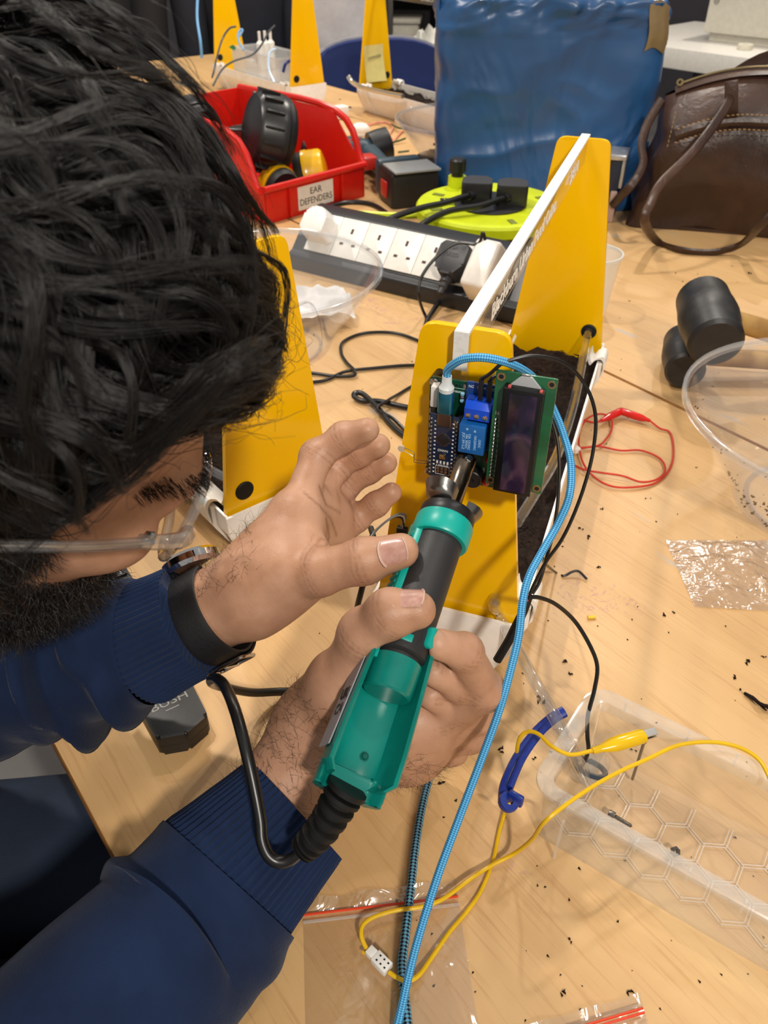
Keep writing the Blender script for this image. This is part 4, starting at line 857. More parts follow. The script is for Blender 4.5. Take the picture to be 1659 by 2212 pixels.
for p0, p1 in (((1299, 909, .006), (1345, 886, .008)), ((1404, 909, .006), (1338, 887, .008))):
    a, b = Vector(G(*p0)), Vector(G(*p1)); l = (b-a).length
    obj('clip_boot', MB().lathe([(0, 0), (0.0022, 0), (0.0024, 0.003), (0.0044, 0.010), (0.0050, 0.016), (0.0048, l-0.004), (0.0036, l), (0, l)], 18, aim(a, b-a) @ axes((0, 0, 0), (1, 0, 0), (0, 0, -1), (0, 1, 0)), sy=0.85), RBt, rl)
cn = obj('white_connector', MB().box((0, 0, 0), (0.007, 0.010, 0.006), frame(G(1243, 970, .006), 0.4), bev=0.0004), pbr('connector_white', 'e6e4de', 0.4), rl)
# ---- zip bags
BAGM = clear('zip_bag_film', (0.99, 0.985, 0.98), 0.015, (0.8, 0.78, 0.75), 0.12, 2.0, bump=(28, 0.6, 0.006))
BAGC = clear('crinkled_bag_film', (0.97, 0.96, 0.95), 0.03, (0.8, 0.78, 0.75), 0.14, 3.0, bump=(40, 0.9, 0.006))
REDL = pbr('zip_red', 'd8411f', 0.5); ZIPC = clear('zip_profile', (0.93, 0.92, 0.9), 0.18, (0.9, 0.88, 0.85), 0.15, 1.0)
def sheet_bag(name, label, P00, P10, P01, P11, nu, nv, amp, seed, mat, sc=18, cut=None):
    P00, P10, P01, P11 = (np.array(G(*p)) for p in (P00, P10, P01, P11)); mb = MB()
    for lay in (0, 1):
        def f(u, v):
            p = P00*(1-u)*(1-v)+P10*u*(1-v)+P01*(1-u)*v+P11*u*v
            e = min(1.0, 8*min(u, 1-u, v, 1-v)); z = 0.0006+lay*(0.0006+amp*e*(0.55+0.45*float(wn(p, sc, seed, 2))))
            if not lay: z = 0.0005
            return (p[0], p[1], z)
        mb.grid(f, nu, nv)
    return obj(name, mb, mat, label=label, cat='bag', ang=180), (P00, P10, P01, P11)
T1 = thing('zip_bag', 'empty clear zip bag with red seal line under the braided cable', 'bag')
Pq = [np.array(G(*p)) for p in ((655, 1985), (990, 1945), (662, 2330), (1052, 2330))]
def bl_(u, v): return Pq[0]*(1-u)*(1-v)+Pq[1]*u*(1-v)+Pq[2]*(1-u)*v+Pq[3]*u*v
for lay in (0, 1): obj('film', MB().grid(lambda u, v: (lambda p: (p[0], p[1], 0.0005+lay*(0.0005+0.0035*min(1, 6*min(u, 1-u, v, 1-v))*(0.6+0.4*float(wn(p, 14, 5, 2))))))(bl_(u, v)), 30, 34), BAGM, T1, ang=180)
obj('red_seal', MB().tube([tuple(bl_(u, -0.015)+np.array([0, 0, 0.0022])) for u in np.linspace(0, 1, 12)], 0.0008, 6), REDL, T1)
obj('zip_profile', MB().tube([tuple(bl_(u, 0.035)+np.array([0, 0, 0.0018])) for u in np.linspace(0, 1, 12)], 0.0010, 6), ZIPC, T1)
obj('top_flap', MB().grid(lambda u, v: (lambda p: (p[0], p[1], 0.0012+0.003*v+0.0018*math.sin(u*19)*v))(bl_(u, -0.02-0.10*v)), 24, 5), BAGC, T1, ang=180)
T2 = thing('zip_bag', 'clear zip bag corner with red seal at the bottom edge', 'bag')
Pr = [np.array(G(*p)) for p in ((1140, 2240), (1385, 2168), (1180, 2420), (1440, 2330))]
def b2_(u, v): return Pr[0]*(1-u)*(1-v)+Pr[1]*u*(1-v)+Pr[2]*(1-u)*v+Pr[3]*u*v
for lay in (0, 1): obj('film', MB().grid(lambda u, v: (lambda p: (p[0], p[1], 0.0005+lay*(0.0005+0.004*min(1, 6*min(u, 1-u, v, 1-v)))))(b2_(u, v)), 18, 18), BAGM, T2, ang=180)
for v in (0.10, 0.16): obj('red_seal', MB().tube([tuple(b2_(u, v)+np.array([0, 0, 0.0045])) for u in np.linspace(0.02, 0.98, 10)], 0.0007, 6), REDL, T2)
obj('top_flap', MB().grid(lambda u, v: (lambda p: (p[0], p[1], 0.0015+0.004*v*(0.6+0.4*math.sin(u*14))))(b2_(u, 0.05-0.16*v)), 18, 5), BAGC, T2, ang=180)
T3 = thing('plastic_bag', 'crinkled clear plastic bag lying in front of the right bowl', 'bag')
Pt = [np.array(G(*p)) for p in ((1436, 1168), (1760, 1170), (1500, 1312), (1800, 1330))]
def b3_(u, v): return Pt[0]*(1-u)*(1-v)+Pt[1]*u*(1-v)+Pt[2]*(1-u)*v+Pt[3]*u*v
for lay in (0, 1): obj('film', MB().grid(lambda u, v: (lambda p: (p[0], p[1], 0.0006+lay*(0.0006+0.007*min(1, 8*min(u, 1-u, v, 1-v))*(0.5+0.5*float(wn(p, 26, 9, 3)))*(0.3+0.7*v))))(b3_(u, v)), 44, 34), BAGC if lay else BAGM, T3, ang=180)
# ---- bowls
BOWL = clear('bowl_plastic', (0.97, 0.975, 0.985), 0.04, (0.84, 0.86, 0.9), 0.06, 0.8)
BRIM = clear('bowl_rim_plastic', (0.95, 0.96, 0.97), 0.12, (0.88, 0.9, 0.94), 0.08, 1.2)
def bowl(label, c, r, h, base):
    T = thing('clear_bowl', label, 'bowl', frame((c[0], c[1], 0.0)), 'clear plastic bowls')
    pr = [(0.0, 0.0022), (base*0.8, 0.0022), (base, 0.0035)]+[(base+(r-0.006-base)*(math.sin(t*math.pi/2)**0.9)*(0.25+0.75*t), 0.0035+(h-0.010)*t) for t in np.linspace(0.06, 1, 12)]
    obj('bowl_wall', MB().lathe(pr, 72, caps=False), BOWL, T, ang=80)
    obj('inner_wall', MB().lathe([(max(q-0.0016, 0), z+0.0015) for q, z in pr], 72, caps=False), BOWL, T, ang=80)
    obj('foot_ring', MB().lathe([(base*0.80, 0.0), (base*0.86, 0.0), (base*0.86, 0.0024), (base*0.80, 0.0024)], 60, closed=True), BRIM, T)
    e = pr[-1]; obj('rim', MB().lathe([(e[0], e[1]), (e[0]+0.001, h-0.001), (r-0.003, h), (r, h-0.0015), (r-0.0003, h-0.007), (r-0.0016, h-0.007), (r-0.0022, h-0.0028), (e[0]+0.0025, h-0.003), (e[0]+0.0012, e[1]-0.002)], 72, caps=False), BRIM, T, ang=60)
    return T
bR = bowl('clear plastic bowl smeared with soil at the right edge', (0.435, 0.630), 0.156, 0.110, 0.085)
bC = bowl('clear plastic bowl with crumpled tissue behind the left yellow plate', (-0.151, 0.980), 0.150, 0.110, 0.080)
bF = bowl('clear plastic bowl of soil standing by the blue bag', (0.172, 1.815), 0.150, 0.110, 0.080)
def clod_mesh(seed, n, region, size):
    r = np.random.default_rng(seed); mb = MB()
    for _ in range(n):
        p = region(r); s = size*r.uniform(0.4, 1.5); ax = Matrix.Rotation(r.uniform(0, 6), 4, Vector(r.normal(0, 1, 3)).normalized())
        mb.add([(s, 0, 0), (-s*.8, s*.5, 0), (-s*.5, -s*.6, .1*s), (0, 0, s*.7), (.1*s, .1*s, -s*.5)], [(0, 1, 3), (1, 2, 3), (2, 0, 3), (1, 0, 4), (2, 1, 4), (0, 2, 4)], Matrix.Translation(Vector(p)) @ ax)
    return mb
def on_wall(r, c=0.0, lo=0.3, hi=0.95, a0=0, a1=6.28, bs=0.085, rr=0.156, hh=0.11):
    t = r.uniform(lo, hi); a = r.uniform(a0, a1); q = bs+(rr-0.006-bs)*(math.sin(t*math.pi/2)**0.9)*(0.25+0.75*t)-0.003; return (q*math.cos(a), q*math.sin(a), 0.0035+(hh-0.010)*t)
tag(obj('soil_smear', MB().add([], []) if False else clod_mesh(3, 150, lambda r: on_wall(r, lo=0.05, hi=0.42, a0=3.1, a1=4.6), 0.0018), SOIL, bR), kind='stuff')
tag(obj('soil_specks', clod_mesh(4, 40, lambda r: on_wall(r, lo=0.5, hi=0.97, a0=2.6, a1=5.0), 0.0014), SOIL, bR), kind='stuff')
tag(obj('bowl_soil', MB().lathe([(0, 0.034), (0.05, 0.032), (0.085, 0.030), (0.107, 0.026), (0.1, 0.02), (0.085, 0.006), (0, 0.006)], 40), SOIL, bF), kind='stuff')
tag(obj('soil_specks', clod_mesh(5, 160, lambda r: (lambda a, q: (q*math.cos(a), q*math.sin(a), 0.034+r.uniform(-0.003, 0.006)))(r.uniform(0, 6.28), r.uniform(0, 0.095)), 0.006), SOIL, bF), kind='stuff')
tis = obj('tissue', MB().grid(lambda u, v: (lambda p: (p[0], p[1], max(0.0075, 0.012+0.030*(float(wn((u*1.2, v*1.2, 0), 1.0, 8, 3))*0.5+0.45))))((-0.139+0.10*u-0.02*v, 1.020+0.075*v+0.02*u)), 26, 22), pbr('tissue_white', 'dcd8d4', 0.85), label='crumpled white tissue lying inside the centre bowl', cat='tissue', ang=60)
tag(obj('soil_specks', clod_mesh(6, 18, lambda r: (lambda a, q: (q*math.cos(a), q*math.sin(a), 0.0055))(r.uniform(0, 6.28), r.uniform(0, 0.07)), 0.0016), SOIL, bC), kind='stuff')
# ---- remote control under the left sleeve
RM_a = np.array(G(462, 1560, 0.018)); RM_b = np.array(G(335, 1602, 0.018)); RM_t = np.array(G(250, 1250, 0.02))
rx = (RM_a-RM_b); rx[2] = 0; wd = np.linalg.norm(rx); ryaw = math.atan2(rx[1], rx[0])
mid = (RM_a+RM_b)/2; rd = np.array(G(222, 1245, 0.018))-mid; ryaw = math.atan2(rd[1], rd[0])-math.pi/2; wd = 0.046; RMM = frame((mid[0], mid[1], 0), ryaw)
rmt = thing('remote_control', 'black remote control with grey maker lettering lying under the sleeve', 'remote', RMM)
LR = 0.205; PLK = pbr('remote_black', '161617', 0.42, bump=(1200, 0.1))
pts = rpoly([(-wd/2+0.004, 0.004), (0, -0.003), (wd/2-0.004, 0.004), (wd/2, LR*0.5), (wd/2-0.003, LR), (-wd/2+0.003, LR), (-wd/2, LR*0.5)], 0.004)
obj('body', MB().prism(pts, 0.0, 0.019, bev=0.003, seg=3), PLK, rmt)
obj('seam', MB().prism([(x*1.004, y*1.001-0.0001) for x, y in pts], 0.0088, 0.0093), CHIP, rmt)
lt = obj('lettering', MB().text('BUSH', 0.0095, Matrix.Translation((0, 0.030, 0.0191)), width=0.027).box((0, 0.0235, 0.0191), (0.010, 0.0008, 0.0003)), pbr('letter_grey', '8c8a88', 0.5), rmt, smooth=False)
KEY = pbr('key_black', '1f1f21', 0.5); kk = None
for r_ in range(10):
    for c_ in range(3):
        k = obj('key', MB().prism(rrect(0.0100, 0.0062, 0.0015), 0.0, 0.0021, bev=0.0006), KEY, rmt) if kk is None else kk.copy()
        if kk is None: kk = k
        else: COL.objects.link(k); k.parent = rmt
        k.location = (-0.0138+c_*0.0138, 0.050+r_*0.0148, 0.0189)
pr_ = MB()
for x, y, s in ((-0.0138, 0.050, '>'), (0.0, 0.050, '>'), (0.0138, 0.050, 'o'), (0.0138, 0.0648, '>>'), (0.0138, 0.1832, '3'), (0.0, 0.1832, '2'), (-0.0138, 0.1832, '1')): pr_.text(s, 0.0050, Matrix.Translation((x, y, 0.02115)))
pr_.box((0.0138, 0.050, 0.02115), (0.003, 0.003, 0.0002))
obj('key_print', pr_, pbr('key_print_white', 'c9c9c6', 0.6), rmt, smooth=False)
# ---- rubber mallets
MR = pbr('mallet_rubber', '1a1a1c', 0.45, var=(45, '2d2a27', 0.45, 0.75), bump=(120, 0.35))
def mallet(label, a, b, r, h0, h1, hr):
    a, b = Vector(a), Vector(b); L = (b-a).length; T = thing('rubber_mallet', label, 'mallet', aim(a, b-a), 'rubber mallets'); Ti = T.matrix_world.inverted() if False else aim(a, b-a).inverted()
    obj('head', MB().lathe([(0, -0.001), (r*0.80, -0.001), (r*0.93, 0.003), (r*0.97, L*0.30), (r*1.0, L*0.33), (r*1.04, L*0.5), (r*1.0, L*0.67), (r*0.97, L*0.70), (r*0.93, L-0.003), (r*0.80, L+0.001), (0, L+0.001)], 36, axes((0, 0, 0), (1, 0, 0), (0, 0, -1), (0, 1, 0))), MR, T, ang=25)
    p0, p1 = Ti @ Vector(h0), Ti @ Vector(h1)
    obj('handle', MB().tube([p0, p0.lerp(p1, .3), p0.lerp(p1, .7), p1], [hr*0.9, hr, hr*1.1, hr], 14), pbr('mallet_wood', 'b58f52', 0.55, var=(30, '9c7640', 0.4, 0.6)), T)
mallet('small black mallet lying underneath, behind the right bowl', G(1480, 803, .026), np.array(G(1480, 803, .026))+np.array([0.022, 0.085, 0]), 0.0255, np.array(G(1480, 803, .026))+np.array([0.03, 0.040, 0]), np.array(G(1480, 803, .026))+np.array([0.30, 0.03, -0.011]), 0.012)
ua = np.array(G(1547, 742, .083)); mallet('large black mallet resting on the small one behind the right bowl', ua, ua+np.array([0.012, 0.098, 0.012]), 0.033, ua+np.array([0.03, 0.052, 0.006]), ua+np.array([0.27, 0.055, -0.068]), 0.013)
# ---- crumbs of soil, a bead, a twist of bark
CR = MB(); r = np.random.default_rng(21)
for _ in range(150):
    x, y = r.uniform(560, 1659), r.uniform(560, 2212)
    p = G(x, y, 0.0004); s = r.uniform(0.0005, 0.0016)
    CR.add([(s, 0, 0), (-s*.8, s*.5, 0), (-s*.5, -s*.6, 0), (0, 0, s*.8)], [(0, 1, 3), (1, 2, 3), (2, 0, 3), (2, 1, 0)], Matrix.Translation(Vector(p)) @ Matrix.Rotation(r.uniform(0, 6), 4, 'Z'))
for x, y, s in ((1272, 1160, .0022), (1255, 1142, .0018), (1300, 1098, .0016), (1294, 1224, .0018), (1432, 1328, .0019), (1455, 1322, .0013), (1218, 1430, .0020), (1230, 1455, .0018), (1167, 1512, .0028), (1043, 1597, .0024), (1080, 1620, .0022), (1155, 1640, .0014), (1586, 1462, .0018), (1612, 1430, .0024), (1650, 1418, .0014), (1598, 1490, .0012), (955, 1693, .0018), (1540, 835, .0013), (1360, 650, .0012), (1460, 590, .0016), (1620, 590, .0028), (735, 215, .003), (755, 232, .004), (1213, 2145, .0016), (1362, 2146, .0016), (1231, 2032, .0012), (1505, 1010, .001)):
    p = G(x, y, 0.0006)
    for k in range(3): CR.add([(s, 0, 0), (-s*.8, s*.4, 0), (-s*.5, -s*.5, 0), (0, 0, s*.7)], [(0, 1, 3), (1, 2, 3), (2, 0, 3), (2, 1, 0)], Matrix.Translation(Vector(p)+Vector((r.uniform(-s, s), r.uniform(-s, s), 0))) @ Matrix.Rotation(r.uniform(0, 6), 4, 'Z'))
obj('soil_crumbs', CR, SOIL, smooth=False, label='loose dark soil crumbs scattered over the table tops', cat='soil', kind='stuff', M=Matrix.Identity(4))
obj('yellow_bead', MB().cyl(G(1270, 1334, .0016), G(1286, 1333, .0016), 0.0016, n=12), pbr('bead_yellow', 'e8c030', 0.35), label='tiny yellow plastic bead lying right of the planter', cat='bead')
bk = MB()
for k in range(5): bk.tube(spline([np.array(G(1608+k*4, 1497+k*2, .002)), np.array(G(1630+k*5, 1512+k*3, .003+.001*k)), np.array(G(1656+k*6, 1535+k*(-3), .002))], 4), [0.0012, 0.0013, 0.0012, 0.001, 0.001, 0.001, 0.0009, 0.0008, 0.0006], 6)
obj('bark_twist', bk, SOIL, label='dark twist of bark lying at the right edge', cat='bark')
# ================================================================== things further back
# ---- cables on the table between the planters
def cable(label, pts, r, closed=False, name='black_cable'):
    return obj(name, MB().tube(spline(pts, 8), r, 10), CAB_, label=label, cat='cable')
cable('thin black cable curling behind the centre, right of the left plate', gz((640, 828, .003), (700, 822, .003), (745, 803, .004), (800, 796, .003), (900, 789, .003), (1000, 800, .003)), 0.0021)
cable('thin black cable loop lying before the clear bowl', gz((600, 800, .003), (675, 806, .003), (720, 812, .003), (762, 812, .004), (765, 800, .007), (748, 782, .004), (737, 762, .003), (742, 738, .003), (785, 720, .003), (850, 719, .003), (905, 736, .003), (980, 770, .003)), 0.0021)
cable('thick black cable bending left of the near planter', gz((985, 905, .004), (930, 884, .004), (880, 880, .004), (820, 867, .005), (785, 866, .005), (766, 857, .006), (768, 849, .009), (785, 852, .009), (815, 880, .006), (845, 917, .004), (880, 945, .004), (960, 985, .004)), 0.0033)
cable('thin black cable crossing towards the near planter plate', gz((1000, 800, .003), (905, 828, .003), (860, 852, .003), (838, 865, .010), (815, 884, .010), (850, 905, .004), (900, 952, .003), (970, 1000, .003)), 0.0019)
# ---- power strip
sa = np.array(G(750, 469, .078)); sb_ = np.array(G(1093, 541, .078)); sd = sb_-sa; SY = math.atan2(sd[1], sd[0])
SM = frame((sa[0], sa[1], 0), SY)
ps = thing('power_strip', 'black and white socket strip lying behind the bowl', 'power strip', SM)
XL, XR = -0.075, 0.345
prof = [(-0.062, 0.0), (0.062, 0.0), (0.050, 0.066), (0.036, 0.0785), (0.0, 0.0785), (-0.049, 0.029), (-0.062, 0.024)]
obj('body', MB().prism(rpoly(prof, 0.004, 3), XL, XR, axes((0, 0, 0), (0, 1, 0), (0, 0, 1), (1, 0, 0)), bev=0.002), pbr('strip_black', '202024', 0.38), ps)
PF = axes((0, -0.0245, 0.0537), (1, 0, 0), (0, 0.7035, 0.7107), (0, -0.7107, 0.7035))   # sloping socket face
SWH = pbr('socket_white', 'e4e1dc', 0.35)
mod = None
for k in range(7):
    x = -0.028+k*0.0495
    pnl = obj('socket_panel', MB().prism(rrect(0.0487, 0.064, 0.001), 0.0, 0.0026, PF @ Matrix.Translation((x, 0, 0)), bev=0.0005), SWH, ps)
    for hx, hy, w, h in ((0.0, 0.012, 0.0042, 0.0085), (-0.011, -0.010, 0.0065, 0.0042), (0.011, -0.010, 0.0065, 0.0042)):
        obj('pin_hole', MB().box((x+hx, hy, 0.0026), (w, h, 0.0004), PF), pbr('hole_brown', '4a302a', 0.7), pnl)
def plug(label, M, body, mat, extra=None, cablepts=None, cr=0.0035):
    T = thing('mains_plug', label, 'plug', M); 
    obj('plug_body', body, mat, T)
    if cablepts: Mi = M.inverted(); obj('plug_cable', MB().tube(spline([Mi @ Vector(p) for p in cablepts], 8), cr, 10), CAB_, T)
    return T
W_ = lambda x, y, z=0.0: SM @ PF @ Vector((x, y, z))
PW = SM @ PF
plug('plain white plug in the left end of the socket strip', PW @ Matrix.Translation((-0.030, 0.004, 0.0028)), MB().prism(rpoly([(-0.024, -0.022), (0.024, -0.022), (0.024, 0.012), (0.010, 0.026), (-0.010, 0.026), (-0.024, 0.012)], 0.006), 0, 0.034, bev=0.004, top=0.86), pbr('plug_white', 'efece8', 0.3))
bp = plug('black moulded plug in the right part of the socket strip', PW @ Matrix.Translation((0.212, -0.006, 0.0028)), MB().prism(rpoly([(-0.024, 0.026), (0.024, 0.026), (0.025, -0.008), (0.011, -0.026), (-0.011, -0.026), (-0.025, -0.008)], 0.007), 0, 0.030, bev=0.004, top=0.92), pbr('plug_black', '2a2a2e', 0.45), cablepts=[PW @ Vector((0.212, -0.050, 0.018))]+gz((960, 634, .012), (935, 672, .005), (921, 698, .004), (925, 725, .004), (960, 760, .004), (1020, 780, .004)))
obj('plug_neck', MB().tube([(0, -0.024, 0.014), (0, -0.032, 0.015), (0, -0.034, 0.015), (0, -0.040, 0.0155), (0, -0.042, 0.0155), (0, -0.050, 0.016)], [0.0085, 0.008, 0.006, 0.007, 0.0052, 0.0055], 14), pbr('plug_black', '2a2a2e', 0.45), bp, ang=20)
obj('moulded_text', MB().text('FUSED', 0.0085, Matrix.Translation((0.0, 0.004, 0.0302)), ext=0.0004).text('13A', 0.0085, Matrix.Translation((0.0, 0.015, 0.0302)), ext=0.0004), pbr('moulded_grey', '3a3a3e', 0.5), bp, smooth=False)
ad = plug('big white power adapter at the right end of the socket strip', PW @ Matrix.Translation((0.268, -0.012, 0.0028)), MB().prism(rrect(0.042, 0.076, 0.007), 0, 0.050, bev=0.005, seg=3, top=0.92), pbr('adapter_white', 'ece7df', 0.28), cablepts=[PW @ Vector((0.262, 0.020, 0.050)), PW @ Vector((0.258, 0.026, 0.060))]+[Vector(D(1032, 527, 1.10)), Vector(D(985, 526, 1.10)), Vector(D(940, 558, 1.10)), Vector(D(910, 600, 1.10)), Vector(D(905, 640, 1.10))]+gz((918, 680, .004), (940, 708, .004), (990, 740, .004)), cr=0.0022)
# ---- lime cable reel behind it
RC = np.array(G(1062, 462, .075)); LIME = pbr('lime_plastic', 'c6d40e', 0.38)
re_ = thing('cable_reel', 'lime green cable reel with black plugs before the blue bag', 'cable reel', frame((RC[0]+0.003, RC[1]+0.052, 0)))
rr_ = 0.122
obj('reel_drum', MB().lathe([(0, 0.0), (0.085, 0.0), (0.085, 0.012), (0.075, 0.014), (0.075, 0.055), (0, 0.055)], 40), pbr('reel_grey', '35353a', 0.5), re_)
obj('reel_disc', MB().lathe([(0.0, 0.055), (rr_-0.004, 0.055), (rr_, 0.058), (rr_, 0.071), (rr_-0.003, 0.075), (rr_-0.012, 0.0765), (rr_-0.018, 0.075), (0, 0.075)], 56), LIME, re_)
obj('base_disc', MB().lathe([(0, 0.004), (rr_, 0.004), (rr_, 0.012), (0, 0.012)], 48), LIME, re_)
obj('socket_well', MB().lathe([(0.0, 0.0752), (0.060, 0.0752), (0.060, 0.0775), (0, 0.0775)], 36), pbr('reel_black', '1c1c20', 0.45), re_)
for a in (62, -75, 150, 20, 200, -30):
    obj('disc_slot', MB().box((rr_*0.78, 0, 0.0756), (0.020, 0.010, 0.0014), Matrix.Rotation(R(a), 4, 'Z'), bev=0.0004), pbr('slot_olive', '6b7408', 0.6), re_)
obj('crank_post', MB().lathe([(0.016, 0.074), (0.0155, 0.092), (0.0, 0.092)], 20, Matrix.Translation((-0.048, 0.098, 0))), LIME, re_)
obj('crank_knob', MB().lathe([(0, 0.092), (0.010, 0.092), (0.010, 0.098), (0.0145, 0.100), (0.0145, 0.118), (0.012, 0.121), (0, 0.121)], 18, Matrix.Translation((-0.048, 0.098, 0))), BLK, re_, ang=25)
obj('rating_sticker', MB().box((-0.068, 0.018, 0.0754), (0.026, 0.020, 0.0006), Matrix.Identity(4)), CHIP, re_)
obj('sticker_print', MB().text('13A', 0.013, Matrix.Translation((-0.066, 0.020, 0.0758))), LIME, re_, smooth=False)
obj('rating_mark', MB().text('230V', 0.008, Matrix.Translation((-0.064, -0.006, 0.0756))), CHIP, re_, smooth=False)
obj('side_arm', MB().tube(spline([(-0.115, -0.010, 0.060), (-0.16, -0.005, 0.057), (-0.21, 0.012, 0.054), (-0.24, 0.03, 0.050)], 5), 0.006, 8), LIME, re_)
for i, (x, y, lb_) in enumerate(((-0.022, 0.010, 'black plug on the left of the lime reel sockets'), (0.034, -0.004, 'black plug on the right of the lime reel sockets'))):
    Mq = re_.matrix_world @ frame((0, 0, 0)); bx_, by_ = RC[0]+0.003+x, RC[1]+0.052+y
    T = thing('mains_plug', lb_, 'plug', frame((bx_, by_, 0.0775), R(-8)))
    obj('plug_body', MB().prism(rpoly([(-0.025, -0.022), (0.025, -0.022), (0.025, 0.012), (0.014, 0.026), (-0.014, 0.026), (-0.025, 0.012)], 0.006), 0, 0.030, bev=0.003), BLK, T)
    obj('plug_cap', MB().prism(rpoly([(-0.024, -0.021), (0.024, -0.021), (0.024, 0.011), (0.013, 0.025), (-0.013, 0.025), (-0.024, 0.011)], 0.006), 0.030, 0.0325), pbr('plug_cap_grey', '2e2e32', 0.5), T)
    obj('plug_cable', MB().tube(spline([(-0.006, -0.020, 0.014), (-0.022, -0.034, 0.014), (-0.050, -0.056, 0.010), (-0.085-0.01*i, -0.080, 0.008), (-0.13, -0.10, -0.004), (-0.15, -0.11, -0.02)], 6), 0.0048, 10), CAB_, T)
    obj('cable_collar', MB().cyl((-0.005, -0.019, 0.014), (-0.012, -0.026, 0.014), 0.0072, n=14), BLK, T)
# small glint of foil between the plugs
obj('foil_scrap', MB().add([(0.008, -0.016, 0.100), (0.014, -0.014, 0.112), (0.016, -0.020, 0.098), (0.011, -0.024, 0.106), (0.012, -0.012, 0.095)], [(0, 1, 3), (1, 2, 3), (0, 3, 4), (4, 3, 2)], Matrix.Translation((RC[0]+0.001, RC[1]+0.052, 0))), TIN, smooth=False, label='small shiny foil scrap between the two reel plugs', cat='foil')
# ---- red parts bin with ear defenders
BNM = frame((-0.215, 1.470, 0), R(44)); BW, BD_, BH, BL2 = 0.245, 0.40, 0.145, 0.062
REDP = pbr('red_bin_plastic', 'c81c10', 0.36, spec=0.4)
bn = thing('parts_bin', 'red plastic parts bin with a label, holding ear defenders', 'bin', BNM)
t_ = 0.004
side = rpoly([(0.0, 0.0), (0.0, BL2), (0.012, BL2+0.004), (0.085, BH), (BD_, BH), (BD_, 0.0)], [0.002, 0.004, 0.006, 0.010, 0.006, 0.002], 4)
for x in (0.0, BW-t_): obj('side_wall', MB().prism(side, 0, t_, axes((x, 0, 0), (0, 1, 0), (0, 0, 1), (1, 0, 0)), bev=0.0008), REDP, bn)
obj('floor_panel', MB().box((BW/2, BD_/2, 0.004), (BW-0.006, BD_-0.004, 0.004)), REDP, bn)
fw_ = obj('front_wall', MB().box((BW/2, 0.003, BL2/2), (BW-0.002, 0.006, BL2), bev=0.0015), REDP, bn)
obj('back_wall', MB().box((BW/2, BD_-0.003, BH/2), (BW-0.002, 0.006, BH), bev=0.0015), REDP, bn)
rimp = [(0.0, BL2), (0.012, BL2+0.004), (0.085, BH), (BD_, BH)]
for x, s in ((-0.004, -1), (BW+0.004, 1)):
    obj('rim_flange', MB().tube([(x, p[0], p[1]) for p in spline([(a, b, 0) for a, b in rimp], 5)], 0.0065, 8), REDP, bn)
obj('rim_flange', MB().tube([(0, -0.003, BL2), (BW, -0.003, BL2)], 0.0062, 8), REDP, bn)
for x in (0.055, 0.182): obj('label_rail', MB().box((x, -0.0045, 0.030), (0.004, 0.008, 0.052), bev=0.001), REDP, fw_)
lb = obj('paper_label', MB().box((BW/2-0.003, -0.0012, 0.030), (0.086, 0.0008, 0.042)), pbr('label_paper', 'dcd8d2', 0.5), fw_)
obj('label_text', MB().text('EAR', 0.0165, axes((BW/2-0.003, -0.0018, 0.039), (1, 0, 0), (0, 0, 1), (0, -1, 0))).text('DEFENDERS', 0.0165, axes((BW/2-0.003, -0.0018, 0.022), (1, 0, 0), (0, 0, 1), (0, -1, 0)), width=0.078), CHIP, fw_, smooth=False)
EM = pbr('ear_cup_black', '1d1d1f', 0.32, spec=0.5)
def earcup(T, M, r, mat, depth=0.055, ribs=True):
    c = obj('ear_cup', MB().lathe([(0, depth), (r*0.55, depth), (r*0.86, depth*0.93), (r*0.96, depth*0.80), (r, depth*0.25), (r*1.03, depth*0.2), (r*1.03, 0.0), (0, 0.0)], 40, M, sx=1.0, sy=1.22), mat, T)
    obj('cushion', MB().lathe([(r*0.45, -0.016), (r*0.9, -0.018), (r*1.0, -0.010), (r*1.0, -0.002), (r*0.45, -0.001)], 36, M, closed=True, sy=1.2), pbr('cushion_black', '121213', 0.55), T)
    if ribs:
        for k in range(16):
            a = R(k*22.5); obj('cup_rib', MB().box((0, 0, depth*0.52), (0.0085, 0.0035, depth*0.62), M @ Matrix.Translation((r*1.0*math.cos(a), r*1.22*math.sin(a), 0)) @ Matrix.Rotation(a, 4, 'Z'), bev=0.001), mat, c)
    return c
e1 = thing('ear_defenders', 'large black ribbed ear defenders lying in the red bin', 'ear defenders', BNM @ frame((0.125, 0.215, 0.075), 0))
_e1i = (BNM @ frame((0.125, 0.215, 0.075), 0)).inverted()
_z = Vector((-0.80, -0.42, 0.30)).normalized(); _y = Vector((0.30, -0.10, -0.9)); _y = (_y-_z*_y.dot(_z)).normalized(); _x = _y.cross(_z)
earcup(e1, _e1i @ axes(D(600, 292, 1.50), _x, _y, _z), 0.056, EM, 0.058)
obj('headband', MB().tube(spline([(0.02, -0.04, 0.035), (-0.03, -0.055, 0.045), (-0.075, -0.02, 0.05), (-0.085, 0.05, 0.06), (-0.06, 0.11, 0.06), (-0.02, 0.14, 0.05)], 6), 0.012, 10, flat=0.35), EM, e1)
obj('yoke', MB().box((-0.01, -0.035, 0.030), (0.035, 0.12, 0.012), frame((0, 0, 0), R(25), R(-12), R(30)), bev=0.004).cyl((-0.02, -0.05, 0.03), (-0.03, -0.055, 0.05), 0.008, n=12), pbr('yoke_grey', '3b3d38', 0.45), e1)
earcup(e1, frame((-0.045, 0.10, 0.020), R(150), R(70), R(20)), 0.048, EM, 0.050, ribs=False)
e2 = thing('ear_defenders', 'yellow cupped ear defenders at the front of the red bin', 'ear defenders', BNM @ frame((0.125, 0.075, 0.040), 0))
